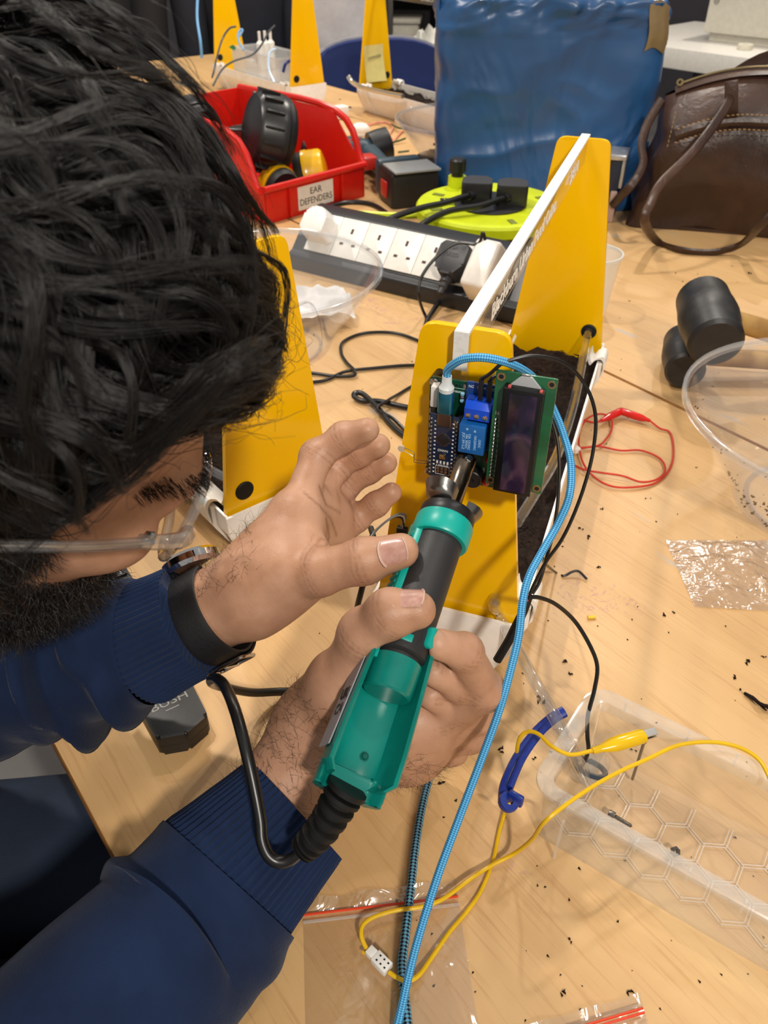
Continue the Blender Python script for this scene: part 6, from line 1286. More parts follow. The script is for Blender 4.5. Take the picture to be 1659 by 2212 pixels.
cross = lambda a, b, r: ('sub', a, b, r, r, 0.0015)
Lp = hand(LJ, LW, LF, (0.0275, 0.0225), extra=[('ell', D(645, 1215, .462), np.eye(3), (0.020, 0.020, 0.018), 0.016), cap(D(560, 1225, .478), D(640, 1130, .482), 0.018, 0.013, 0.012), cap(D(545, 1300, .470), D(690, 1240, .485), 0.020, 0.012, 0.014)])
Rp = hand(RJ, RW_, RF, (0.0285, 0.0250), extra=[('ell', D(745, 1500, .458), np.eye(3), (0.022, 0.022, 0.020), 0.016), cap(D(700, 1570, .470), D(900, 1590, .505), 0.024, 0.016, 0.016), cap(D(760, 1620, .490), D(900, 1630, .525), 0.020, 0.014, 0.016), cap(D(880, 1560, .490), D(1000, 1520, .475), 0.014, 0.012, 0.012)])
# the iron stays clear of the palm: hollow along its axis
Rp.append(('sub', np.array(IM @ Vector((0, -0.010, -0.002))), np.array(IM @ Vector((0, 0.060, -0.002))), 0.0175, 0.0165, 0.003))
Rp.append(('sub', np.array(IM @ Vector((0, 0.060, 0.001))), np.array(IM @ Vector((0, 0.150, 0.001))), 0.0142, 0.0140, 0.002))
V1, Q1 = sdf_mesh(Lp, 0.0016); V1 = relax(V1, Q1, 2); V2, Q2 = sdf_mesh(Rp, 0.0016); V2 = relax(V2, Q2, 2)
def seg_d(V, a, b):
    a, b = np.asarray(a), np.asarray(b); ab = b-a; t = np.clip(((V-a) @ ab)/(ab @ ab), 0, 1); return np.linalg.norm(V-a-t[:, None]*ab, axis=1)
def creases(V, J, skip=()):
    c = np.zeros(len(V))
    for nm, j in J.items():
        for i in range(1, len(j)-1):
            p, r = j[i]; ax = nrm(j[i+1][0]-j[i-1][0]); s = (V-p) @ ax; near = np.linalg.norm(V-p, axis=1) < r*1.9
            for off, w in ((-0.0026, 0.45), (0.0, 0.75), (0.0026, 0.5)):
                wob = 0.0007*np.sin((V @ np.array([300, 170, 240.]))); c = np.maximum(c, near*w*np.exp(-((s-off+wob)/0.00045)**2))
    return c
def palmness(V, N, J, W, camdir):
    pn = nrm(camdir); return np.clip((N @ pn)*1.4+0.25, 0, 1)
N1 = vnormals(V1, Q1); N2 = vnormals(V2, Q2)
ex = nrm(D(760, 1080, .50)-D(640, 1100, .48))
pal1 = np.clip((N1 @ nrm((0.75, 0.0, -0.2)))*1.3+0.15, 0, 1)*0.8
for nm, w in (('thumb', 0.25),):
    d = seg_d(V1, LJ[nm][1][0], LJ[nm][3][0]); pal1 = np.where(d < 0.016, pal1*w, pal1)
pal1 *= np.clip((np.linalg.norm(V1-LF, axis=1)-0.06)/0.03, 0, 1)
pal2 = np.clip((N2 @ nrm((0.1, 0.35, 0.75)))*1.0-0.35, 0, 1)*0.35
for t_ in ('index', 'middle', 'ring', 'little'):
    d = np.linalg.norm(V2-RJ[t_][3][0], axis=1); pal2 = np.maximum(pal2, np.clip(1-d/0.022, 0, 1)*0.75)
cr1 = creases(V1, LJ)*0.55; cr2 = creases(V2, RJ)*0.55
# palm lines of the raised hand
for pts in ([(655, 1062, .478), (690, 1092, .485), (716, 1122, .495), (728, 1158, .50)], [(690, 1050, .49), (705, 1090, .492), (735, 1108, .505)], [(700, 1195, .455), (712, 1160, .47), (705, 1120, .482)]):
    P_ = [np.array(D(*p)) for p in pts]
    for a, b in zip(P_[:-1], P_[1:]):
        px = V1-CC; sx = px @ RT/(px @ FW); sy = px @ UP/(px @ FW)
        fa, fb = [np.array([(q-CC) @ RT/((q-CC) @ FW), (q-CC) @ UP/((q-CC) @ FW)]) for q in (a, b)]
        ab = fb-fa; t = np.clip(((sx-fa[0])*ab[0]+(sy-fa[1])*ab[1])/(ab @ ab), 0, 1); dd = np.hypot(sx-fa[0]-t*ab[0], sy-fa[1]-t*ab[1])*0.48
        cr1 = np.maximum(cr1, 0.55*np.exp(-(dd/0.0006)**2)*(N1 @ nrm(CC-np.array(D(690, 1100, .48))) > 0.1)*(seg_d(V1, LJ['thumb'][1][0], LJ['thumb'][3][0]) > 0.016))
V1 = V1-N1*(cr1*0.0006)[:, None]; V2 = V2-N2*(cr2*0.0006)[:, None]
# ---- head, neck and trunk in one implicit body
I3 = np.eye(3)
def he(c, rad, k=0.012): return ('ell', hp_(*c), HR, rad, k)
def hcap(a, b, ra, rb, k=0.010): return ('cap', hp_(*a), hp_(*b), ra, rb, k)
Hp = [he((-0.008, 0, 0.035), (0.092, 0.072, 0.092)), he((0.030, 0, -0.030), (0.052, 0.060, 0.075), 0.02), he((0.048, 0, -0.075), (0.034, 0.040, 0.036), 0.02),
      hcap((0.020, -0.052, -0.075), (0.066, -0.016, -0.098), 0.014, 0.014, 0.02), hcap((0.020, 0.052, -0.075), (0.066, 0.016, -0.098), 0.014, 0.014, 0.02),
      hcap((0.072, -0.038, 0.018), (0.078, 0.038, 0.018), 0.011, 0.011, 0.014), hcap((0.081, 0, 0.008), (0.102, 0, -0.034), 0.0075, 0.0115, 0.008),
      hcap((0.094, -0.012, -0.036), (0.094, 0.012, -0.036), 0.0075, 0.0075, 0.006), hcap((0.083, -0.018, -0.063), (0.083, 0.018, -0.063), 0.0075, 0.0075, 0.006), hcap((0.081, -0.015, -0.074), (0.081, 0.015, -0.074), 0.0080, 0.0080, 0.006),
      he((0.052, -0.042, -0.022), (0.026, 0.022, 0.020), 0.014), he((0.052, 0.042, -0.022), (0.026, 0.022, 0.020), 0.014),
      ('sub', hp_(0.094, -0.034, -0.004), hp_(0.094, -0.030, -0.004), 0.015, 0.015, 0.012), ('sub', hp_(0.094, 0.034, -0.004), hp_(0.094, 0.030, -0.004), 0.015, 0.015, 0.012),
      he((0.072, -0.032, -0.004), (0.013, 0.014, 0.012), 0.003), he((0.072, 0.032, -0.004), (0.013, 0.014, 0.012), 0.003)]
for s in (-1, 1): Hp += [hcap((-0.012, s*0.076, 0.014), (-0.016, s*0.082, -0.020), 0.010, 0.008, 0.004), hcap((-0.004, s*0.077, -0.018), (-0.004, s*0.078, -0.034), 0.006, 0.007, 0.004), ('sub', hp_(-0.006, s*0.094, 0.004), hp_(-0.006, s*0.092, -0.010), 0.009, 0.008, 0.003)]
NB = np.array([-0.345, 0.27, 0.185])
Hp += [('cap', hp_(-0.035, 0, -0.055), NB, 0.055, 0.060, 0.02)]
V3, Q3 = sdf_mesh(Hp, 0.0028, 0.01); V3 = relax(V3, Q3, 2)
HIP = np.array([-0.66, 0.27, -0.30]); CH = np.array([-0.50, 0.26, 0.06]); SR = np.array([-0.43, 0.09, 0.165]); SL = np.array([-0.42, 0.43, 0.165])
ER = np.array([-0.225, 0.085, 0.020]); EL = np.array([-0.33, 0.372, 0.062])
Bp = [('cap', HIP, CH, 0.115, 0.125, 0.03), ('cap', CH, NB, 0.115, 0.062, 0.03), ('cap', SR, SL, 0.050, 0.050, 0.04), ('cap', SR, ER, 0.044, 0.036, 0.02), ('cap', SL, EL, 0.044, 0.036, 0.02), ('cap', ER, RF, 0.034, 0.026, 0.01), ('cap', EL, LF, 0.034, 0.026, 0.01), ('cap', HIP+(0, -0.08, -0.02), HIP+(0.56, -0.05, 0.03), 0.075, 0.055, 0.02), ('cap', HIP+(0, 0.08, -0.02), HIP+(0.56, 0.13, 0.03), 0.075, 0.055, 0.02), ('cap', HIP+(0.56, -0.05, 0.03), HIP+(0.53, -0.05, -0.36), 0.050, 0.038, 0.02), ('cap', HIP+(0.56, 0.13, 0.03), HIP+(0.53, 0.13, -0.36), 0.050, 0.038, 0.02), ('cap', HIP+(0.53, -0.05, -0.40), HIP+(0.67, -0.05, -0.405), 0.034, 0.030, 0.02), ('cap', HIP+(0.53, 0.13, -0.40), HIP+(0.67, 0.13, -0.405), 0.034, 0.030, 0.02)]
V4, Q4 = sdf_mesh(Bp, 0.009, 0.02)
n1, n2, n3 = len(V1), len(V2), len(V3)
VV = np.concatenate([V1, V2, V3, V4])-POFF; QQ = np.concatenate([Q1, Q2+n1, Q3+n1+n2, Q4+n1+n2+n3])
hl_ = (V3-HC) @ HR.T; z3 = np.zeros(n3); b3 = np.clip((-0.050-hl_[:, 2])/0.02, 0, 1)*np.clip((0.075-hl_[:, 0]+np.maximum(0, -0.08-hl_[:, 2])*2)/0.02, 0, 1)*np.clip((hl_[:, 0]+0.03)/0.02, 0, 1)
sb3 = (np.abs(hl_[:, 1]) > 0.045)*np.clip((0.026-hl_[:, 0])/0.008, 0, 1)*np.clip((hl_[:, 2]+0.08)/0.02, 0, 1); b3 = np.maximum(b3, sb3)*0.9; z4 = np.zeros(len(V4))
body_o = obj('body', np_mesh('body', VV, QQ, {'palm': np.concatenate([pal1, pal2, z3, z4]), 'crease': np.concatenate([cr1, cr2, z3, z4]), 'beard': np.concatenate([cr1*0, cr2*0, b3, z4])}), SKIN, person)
# ---- nails
NAIL = pbr('nail', 'b08376', 0.28, coat=0.3, var=(200, 'c29a8c', 0.4, 0.7)); CUT = pbr('nail_edge', 'c9a898', 0.5)
def nail(p0, p1, r0, r1, up, w, l):
    p0, p1 = np.asarray(p0), np.asarray(p1); ln = np.linalg.norm(p1-p0); y = nrm(p1-p0); z = np.asarray(up, float); z = nrm(z-y*(z @ y)); x = np.cross(y, z)
    s1 = ln+r1*0.62; s0 = s1-l
    def f(u, v, e=0.0):
        a = (u-0.5)*2; s_ = s0+l*v; s_ = s_-0.0022*abs(a)**2.5*(v*2-1.0)*(1.0 if v > 0.5 else 0.7)
        rr_ = (r0+(r1-r0)*min(s_/ln, 1.0))*1.02+0.0005+e; ph_ = a*w/2/rr_*(1.0-0.10*v)
        return tuple(p0+y*s_+x*rr_*math.sin(ph_)+z*(rr_*math.cos(ph_)-0.0012*max(0, v-0.55)**2*4)-POFF)
    obj('nail', MB().grid(f, 13, 10), NAIL, body_o, ang=180)
    obj('nail_rim', MB().tube([f(u, 0.0, 0.0001) for u in np.linspace(0.02, 0.98, 11)], 0.0008, 6), CUT, body_o)
    obj('nail_rim', MB().tube([f(u, 1.0, 0.0001) for u in np.linspace(0.06, 0.94, 11)], 0.0005, 6), CUT, body_o)
cdir = lambda p: nrm(CC-np.asarray(p))
nail(LJ['thumb'][2][0], LJ['thumb'][3][0], 0.0121, 0.0098, cdir(LJ['thumb'][3][0])+np.array([0.25, 0, 0.20]), 0.0150, 0.0150)
nail(RJ['thumb'][2][0], RJ['thumb'][3][0], 0.0122, 0.0100, cdir(RJ['thumb'][3][0])+np.array([0.0, 0.75, 0.35]), 0.0150, 0.0165)
# ---- sweatshirt
def knit(name, c1, c2, ribs=False):
    m, nt, p, out = nodes_of(name); v = coords(nt)
    n = tex_noise(nt, 14, 4, 0.6, v); c = ramp(nt, n.outputs['Fac'], [(0.3, lin(c1)), (0.7, lin(c2))]); nt.links.new(c, p.inputs['Base Color'])
    p.inputs['Roughness'].default_value = 0.85; p.inputs['Sheen Weight'].default_value = 0.08; p.inputs['Sheen Roughness'].default_value = 0.5; p.inputs['Specular IOR Level'].default_value = 0.08
    b = tex_noise(nt, 700, 3, 0.7, v); bumped(nt, p, b.outputs['Fac'], 0.5, 0.001); return m
SWT = knit('sweatshirt_navy', '16213a', '1e2d4c'); RIBM = knit('rib_knit_navy', '17243f', '1f3052')
def limb(path, rad, n, fold, th=0.0, rib=0):
    """parametric sleeve: path points, radius list, fold(s, a) radial offset"""
    P_ = spline(path, 14); m = len(P_); rr = np.interp(np.linspace(0, 1, m), np.linspace(0, 1, len(rad)), rad)
    T = [nrm(np.array(P_[min(i+1, m-1)])-np.array(P_[max(i-1, 0)])) for i in range(m)]
    N = np.array([0, 0, 1.0]); V = []; F = []
    for i in range(m):
        N = nrm(N-T[i]*(N @ T[i])); B = np.cross(T[i], N); s = i/(m-1)
        for k in range(n):
            a = 2*math.pi*k/n; r = rr[i]+fold(s, a); V.append(np.array(P_[i])+(B*math.cos(a)+N*math.sin(a))*r-POFF)
    for i in range(m-1):
        for k in range(n): F.append((i*n+k, i*n+(k+1) % n, (i+1)*n+(k+1) % n, (i+1)*n+k))
    mb = MB(); mb.add(V, F); return mb
def foldf(seed, amp, freq):
    r = np.random.default_rng(seed); ph = r.uniform(0, 6.28, 8)
    def f(s, a):
        e = math.sin(math.pi*min(1, s*1.02))**0.35
        w = 0
        for k in range(4): w += math.sin(freq*(0.7+0.22*k)*6.28*s+(1.5+0.5*k)*math.sin(a+ph[k])+ph[k+4])*(0.6**k)
        sh = max(0, w/1.6)
        return amp*e*(sh**1.3*1.6-0.3)*(0.65+0.35*math.cos(a-ph[0]))
    return f
sw = obj('sweatshirt', MB(), SWT, person) if False else None
TB = MB()
def torso(u, v):
    a = 2*math.pi*u; c = HIP*(1-v)+NB*v+np.array([0.03*math.sin(v*3.14), 0, 0]); ax = nrm(NB-HIP); sd = np.array([0, 1.0, 0]); fr = np.cross(sd, ax)
    w = 0.175+0.04*math.sin(v*3.0)-0.115*max(0, (v-0.75)/0.25)**1.5; d = 0.125+0.012*math.sin(v*3.1)-0.055*max(0, (v-0.75)/0.25)**1.5
    k = 1+0.05*float(wn(np.array([math.cos(a), math.sin(a), v*2.2]), 0.5, 81)); return tuple(c+(sd*math.cos(a)*w+fr*math.sin(a)*d)*k-POFF)
TB.grid(torso, 60, 40, cu=True)
swo = obj('sweatshirt', TB, SWT, person, ang=180, label='navy fleece sweatshirt')
lo_ = lambda a, b, t: a*(1-t)+b*t
cl0 = lo_(EL, LF, 0.70); LC1 = D(418, 1338, .482); LC0 = D(318, 1385, .490)
obj('left_sleeve', limb([SL, lo_(SL, EL, 0.5)+(0.02, 0, 0), EL+(-0.005, 0, 0), D(40, 1425, .505), D(180, 1408, .498), LC0], (0.070, 0.064, 0.060, 0.0555, 0.0475, 0.0385), 72, foldf(4, 0.014, 9)), SWT, swo, ang=180)
def ribbed(n): return lambda s, a: 0.0009*math.cos(n*a)+0.0006*math.sin(s*9)
obj('left_cuff', limb([LC0*1.12-LC1*0.12, LC0, lo_(LC0, LC1, 0.5), LC1, LC1+nrm(LC1-LC0)*0.001], (0.0375, 0.0375, 0.0362, 0.0345, 0.0330), 360, ribbed(58)), RIBM, swo, ang=180)
RC1 = D(632, 1752, .462); RC0 = D(492, 1897, .446)
obj('right_sleeve', limb([SR, lo_(SR, ER, 0.5)+(-0.01, -0.01, 0.0), ER+(-0.01, 0, 0), D(262, 2150, .408), D(392, 2022, .430), RC0], (0.072, 0.062, 0.055, 0.0525, 0.0525, 0.0485), 72, foldf(12, 0.007, 4)), SWT, swo, ang=180)
obj('right_cuff', limb([RC0*1.15-RC1*0.15, RC0, lo_(RC0, RC1, 0.5), RC1, RC1+nrm(RC1-RC0)*0.001], (0.0460, 0.0455, 0.0425, 0.0378, 0.0362), 360, ribbed(62)), RIBM, swo, ang=180)
# ---- jeans
def denim():
    m, nt, p, out = nodes_of('denim'); v = coords(nt); n = tex_noise(nt, 8, 4, vec=v); c = ramp(nt, n.outputs['Fac'], [(0.3, lin('131f33')), (0.7, lin('22304a'))])
    n2 = tex_noise(nt, 900, 2, vec=v); c = mixc(nt, c, lin('33445a'), mixc(nt, (0, 0, 0, 1), (0.35, 0.35, 0.35, 1), n2.outputs['Fac'])); nt.links.new(c, p.inputs['Base Color']); p.inputs['Roughness'].default_value = 0.85
    bumped(nt, p, n2.outputs['Fac'], 0.4, 0.001); return m
DEN = denim(); THR = pbr('jean_thread', 'b89a5c', 0.7)
jn = obj('jeans', MB().grid(lambda u, v: tuple(HIP+np.array([0.02-0.15*v, 0, -0.02])+np.array([0.10*math.sin(6.283*u)*(1-v*v), 0.18*math.cos(6.283*u)*(1-0.3*v), -0.08+0.16*(1-v)])-POFF), 40, 10, cu=True), DEN, person, ang=180, label='dark blue denim jeans')
for dy0, dy1 in ((-0.08, -0.05), (0.08, 0.13)):
    a = HIP+np.array([-0.02, dy0, 0.015]); b = HIP+np.array([0.57, dy1, 0.055]); c = HIP+np.array([0.54, dy1, -0.34])
    obj('trouser_leg', limb([a, lo_(a, b, 0.5)+(0, 0, 0.01), b, lo_(b, c, 0.12)+(0.05, 0, 0), lo_(b, c, 0.55), c], (0.105, 0.095, 0.082, 0.080, 0.072, 0.068), 48, foldf(int(20+dy0*100), 0.004, 6)), DEN, jn, ang=180)
shoe = pbr('shoe_black', '161616', 0.5)
for dy in (-0.05, 0.13):
    b = HIP+np.array([0.53, dy, -0.436])
    s = obj('shoe', MB().prism(rpoly([(-0.05, -0.042), (0.16, -0.046), (0.22, -0.02), (0.22, 0.02), (0.16, 0.046), (-0.05, 0.042)], 0.03, 5), 0.020, 0.085, Matrix.Translation(Vector(b-POFF)) @ Matrix.Identity(4), bev=0.02, seg=3, top=1.0), shoe, person, label='black shoe')
    obj('sole', MB().prism(rpoly([(-0.055, -0.046), (0.16, -0.050), (0.226, -0.02), (0.226, 0.02), (0.16, 0.050), (-0.055, 0.046)], 0.03, 5), -0.003, 0.020, Matrix.Translation(Vector(b-POFF))), pbr('sole_white', 'b9b6b0', 0.6), s)
# ---- chair under the person
sc_ = thing('work_stool', 'grey stool under the person at the left', 'stool', frame((-0.68, 0.27, FLOORZ)))
obj('seat', MB().lathe([(0, 0.30), (0.16, 0.30), (0.18, 0.312), (0.18, 0.330), (0.165, 0.338), (0, 0.338)], 32), GREYP, sc_)
obj('post', MB().cyl((0, 0, 0.06), (0, 0, 0.30), 0.025, n=16), STEEL, sc_)
for k in range(5): a = 2*math.pi*k/5+0.3; obj('foot', MB().cyl((0, 0, 0.07), (0.24*math.cos(a), 0.24*math.sin(a), 0.02), 0.018, 0.014, n=10), STEEL_DK, sc_)
# ---- glasses
ACL = clear('acetate_clear', (0.84, 0.82, 0.80), 0.12, (0.70, 0.67, 0.64), 0.05, 2.4)
gl_ = thing('eyeglasses', 'clear-framed eyeglasses worn by the person', 'glasses')
h3 = lambda f, l, u: Vector(hp_(f-0.006, l, u))
def lens_pts(s, k=1.0, n=40, off=0.0):
    pts = []
    for i in range(n):
        a = 2*math.pi*i/n; ll = 0.0255*k*math.copysign(abs(math.cos(a))**0.78, math.cos(a)); uu_ = 0.0215*k*math.copysign(abs(math.sin(a))**0.82, math.sin(a))
        l = s*0.0365+ll; u = -0.006+uu_; f = 0.0985-0.25*abs(l)*abs(l)/0.075-0.10*max(0, abs(l)-0.03)-0.10*(u+0.006)*0+off
        pts.append(h3(f, l, u))
    return pts
LENS = clear('lens_glass', (0.97, 0.97, 0.98), 0.0, (0.9, 0.9, 0.9), 0.02, 1.0)
for s in (-1, 1):
    r_ = obj('lens_rim', MB().tube(lens_pts(s), 0.0025, 10, closed=True), ACL, gl_)
    pp = lens_pts(s, 0.95); c = sum(pp, Vector())/len(pp)
    obj('lens', MB().add(pp+[c+Vector(hf)*0.002], [(i, (i+1) % len(pp), len(pp)) for i in range(len(pp))]), LENS, gl_, ang=180)
    obj('end_piece', MB().tube(spline([h3(0.0845, s*0.0615, 0.006), h3(0.080, s*0.0675, 0.008), h3(0.070, s*0.0705, 0.009), h3(0.060, s*0.0712, 0.009)], 5), [0.0034, 0.0036, 0.0038, 0.0038, 0.0038, 0.0038, 0.0038, 0.0037, 0.0036, 0.0035, 0.0034, 0.0034, 0.0034, 0.0033, 0.0033, 0.0032], 10), ACL, gl_)
    t = obj('temple_arm', MB().tube(spline([h3(0.063, s*0.0715, 0.009), h3(0.035, s*0.0765, 0.010), h3(0.0, s*0.0795, 0.010), h3(-0.020, s*0.0800, 0.008), h3(-0.040, s*0.0775, -0.012), h3(-0.050, s*0.075, -0.030)], 6), 0.0035, 10, flat=0.62, nrm=tuple(hl)), ACL, gl_)
    obj('wire_core', MB().tube(spline([h3(0.066, s*0.0712, 0.009), h3(0.035, s*0.0765, 0.010), h3(0.0, s*0.0795, 0.010), h3(-0.030, s*0.0792, -0.002)], 6), 0.0009, 8), TIN, t)
    obj('hinge', MB().box((0, 0, 0), (0.004, 0.003, 0.006), axes(h3(0.064, s*0.069, 0.009), hf, hl, hu), bev=0.0004), TIN, gl_)
    obj('nose_pad', MB().sphere((0, 0, 0), 0.004, 12, 8, axes(h3(0.091, s*0.010, -0.012), hf, hl, hu), sc=(0.6, 0.5, 1.1)), ACL, gl_)
obj('bridge', MB().tube(spline([h3(0.0965, -0.0115, 0.003), h3(0.099, 0.0, 0.008), h3(0.0965, 0.0115, 0.003)], 6), 0.0022, 10), ACL, gl_)
# ---- watch
wx = nrm(LF-LW); wc = D(456, 1326, .4795); wz = nrm(CC-wc); wz = nrm(wz-wx*(wz @ wx)); wy = np.cross(wz, wx)
WMx = axes(wc, wx, wy, wz)
wt = thing('wristwatch', 'wristwatch with black strap and steel buckle on the left wrist', 'watch', WMx)
RX = 0.0285
def loop(r, a0, a1, n): return [(0, r*math.cos(R(a0+(a1-a0)*i/n)), r*math.sin(R(a0+(a1-a0)*i/n))*0.92) for i in range(n+1)]
def band(r, w, t, a0, a1, n=48):
    mb = MB()
    def f(u, v):
        a = R(a0+(a1-a0)*u); q = 2*math.pi*v; x = w/2*math.copysign(abs(math.cos(q))**0.4, math.cos(q)); y = t/2*math.copysign(abs(math.sin(q))**0.6, math.sin(q))
        return (x, (r+y)*math.cos(a), (r+y)*math.sin(a)*0.92)
    return mb.grid(f, n, 14, cv=True)
STRAP = pbr('strap_black', '1b1a1b', 0.5, bump=(500, 0.2))
obj('strap', band(RX, 0.0215, 0.0026, -120, 170, 64), STRAP, wt); obj('strap_tail', band(RX+0.0030, 0.0205, 0.0022, -95, 12, 30), STRAP, wt)
ca = R(196); cM = axes((0, (RX+0.003)*math.cos(ca), (RX+0.003)*math.sin(ca)*0.92), (1, 0, 0), (0, -math.sin(ca), math.cos(ca)), (0, math.cos(ca), math.sin(ca)))
obj('case', MB().lathe([(0, -0.002), (0.0165, -0.002), (0.0185, 0.0005), (0.0185, 0.0045), (0.0170, 0.0065), (0.0155, 0.0068), (0.0150, 0.0058), (0, 0.0058)], 40, cM), pbr('chrome', 'd2d2d4', 0.08, metal=1.0), wt)
obj('dial', MB().lathe([(0, 0.0059), (0.0150, 0.0059), (0.0150, 0.0062), (0, 0.0062)], 32, cM), CHIP, wt)
ba = R(14); bM = axes((0, (RX+0.0045)*math.cos(ba), (RX+0.0045)*math.sin(ba)*0.92), (1, 0, 0), (0, -math.sin(ba), math.cos(ba)), (0, math.cos(ba), math.sin(ba)))
obj('buckle', MB().tube([(x, y, 0.0) for x, y in rrect(0.0265, 0.0150, 0.003, 4)], 0.0012, 8, closed=True, M=bM), pbr('buckle_steel', 'cfc6bc', 0.18, metal=1.0), wt)
obj('buckle_pin', MB().cyl((0, -0.0075, 0.0008), (0, 0.0070, 0.0012), 0.0009, n=8, M=bM), pbr('buckle_steel', 'cfc6bc', 0.18, metal=1.0), wt)
for k in range(5):
    a = R(48+k*11 if k < 3 else -12-(k-3)*11); hM = axes((0, (RX+0.0015+(0.0026 if k > 2 else 0))*math.cos(a), (RX+0.0015+(0.0026 if k > 2 else 0))*math.sin(a)*0.92), (1, 0, 0), (0, -math.sin(a), math.cos(a)), (0, math.cos(a), math.sin(a)))
    for dx in (-0.0022, 0.0022): obj('strap_hole', MB().cyl((dx, 0, -0.0002), (dx, 0, 0.0001), 0.0009, n=10, M=hM), CHIP, wt)

# stitching on the jeans, laid on the cloth where it is seen
bpy.context.view_layer.update(); _dg = bpy.context.evaluated_depsgraph_get()
def on_cloth(x, y):
    h, p, n_, i_, o_, m_ = SC.ray_cast(_dg, Vector(CC), Vector(ray(x, y)).normalized()); return (p, n_) if h and o_ and o_.name.startswith(('trouser', 'jeans')) else None
_st = MB()
for x0, y0, x1, y1 in ((100, 1906, 225, 1897), (104, 1923, 200, 1915), (15, 1945, 95, 1958), (95, 1780, 103, 1960)):
    for k in range(18):
        a, b = [on_cloth(x0+(x1-x0)*t, y0+(y1-y0)*t) for t in ((k+0.1)/18, (k+0.75)/18)]
        if a and b: _st.cyl(a[0]+a[1]*0.0008-Vector(POFF), b[0]+b[1]*0.0008-Vector(POFF), 0.0008, n=6)
if _st.v: obj('stitching', _st, THR, jn)
# ================================================================== hair
def hair_mat(name, melanin, rough=0.38, col=None):
    m, nt, p, out = nodes_of(name)
    hi = nt.nodes.new('ShaderNodeHairInfo'); c = ramp(nt, hi.outputs['Random'], [(0.0, (0.0045, 0.0038, 0.0036)), (0.85, (0.010, 0.0085, 0.008)), (1.0, (0.022, 0.016, 0.013))]); nt.links.new(c, p.inputs['Base Color'])
    p.inputs['Roughness'].default_value = rough; p.inputs['Specular IOR Level'].default_value = 0.42; p.inputs['Anisotropic'].default_value = 0.0
    return m
HAIRM = hair_mat('black_hair', 0.97)
def strands(name, P, radius, mat, parent, tip=0.25):
    """P: (n, k, 3) world points"""
    n, k, _ = P.shape; cu = bpy.data.hair_curves.new(name); cu.add_curves([k]*n)
    cu.attributes['position'].data.foreach_set('vector', np.asarray(P-POFF, np.float32).ravel())
    rad = cu.attributes.get('radius') or cu.attributes.new('radius', 'FLOAT', 'POINT')
    t = np.linspace(0, 1, k); r = radius*(1-(1-tip)*t**2); rad.data.foreach_set('value', np.tile(r, n).astype(np.float32))
    cu.materials.append(mat); o = bpy.data.objects.new(name, cu); COL.objects.link(o); o.parent = parent; return o
r = np.random.default_rng(5)
SKC = np.array([-0.008, 0, 0.035]); SKR = np.array([0.094, 0.074, 0.094])
HUC = np.array([-0.021, -0.007, 0.041]); HUR = np.array([0.1120, 0.1250, 0.1440])
def hul(Pl): return np.linalg.norm((Pl-HUC)/HUR, axis=-1)
def ell(Pl): return np.linalg.norm((Pl-SKC)/SKR, axis=-1)
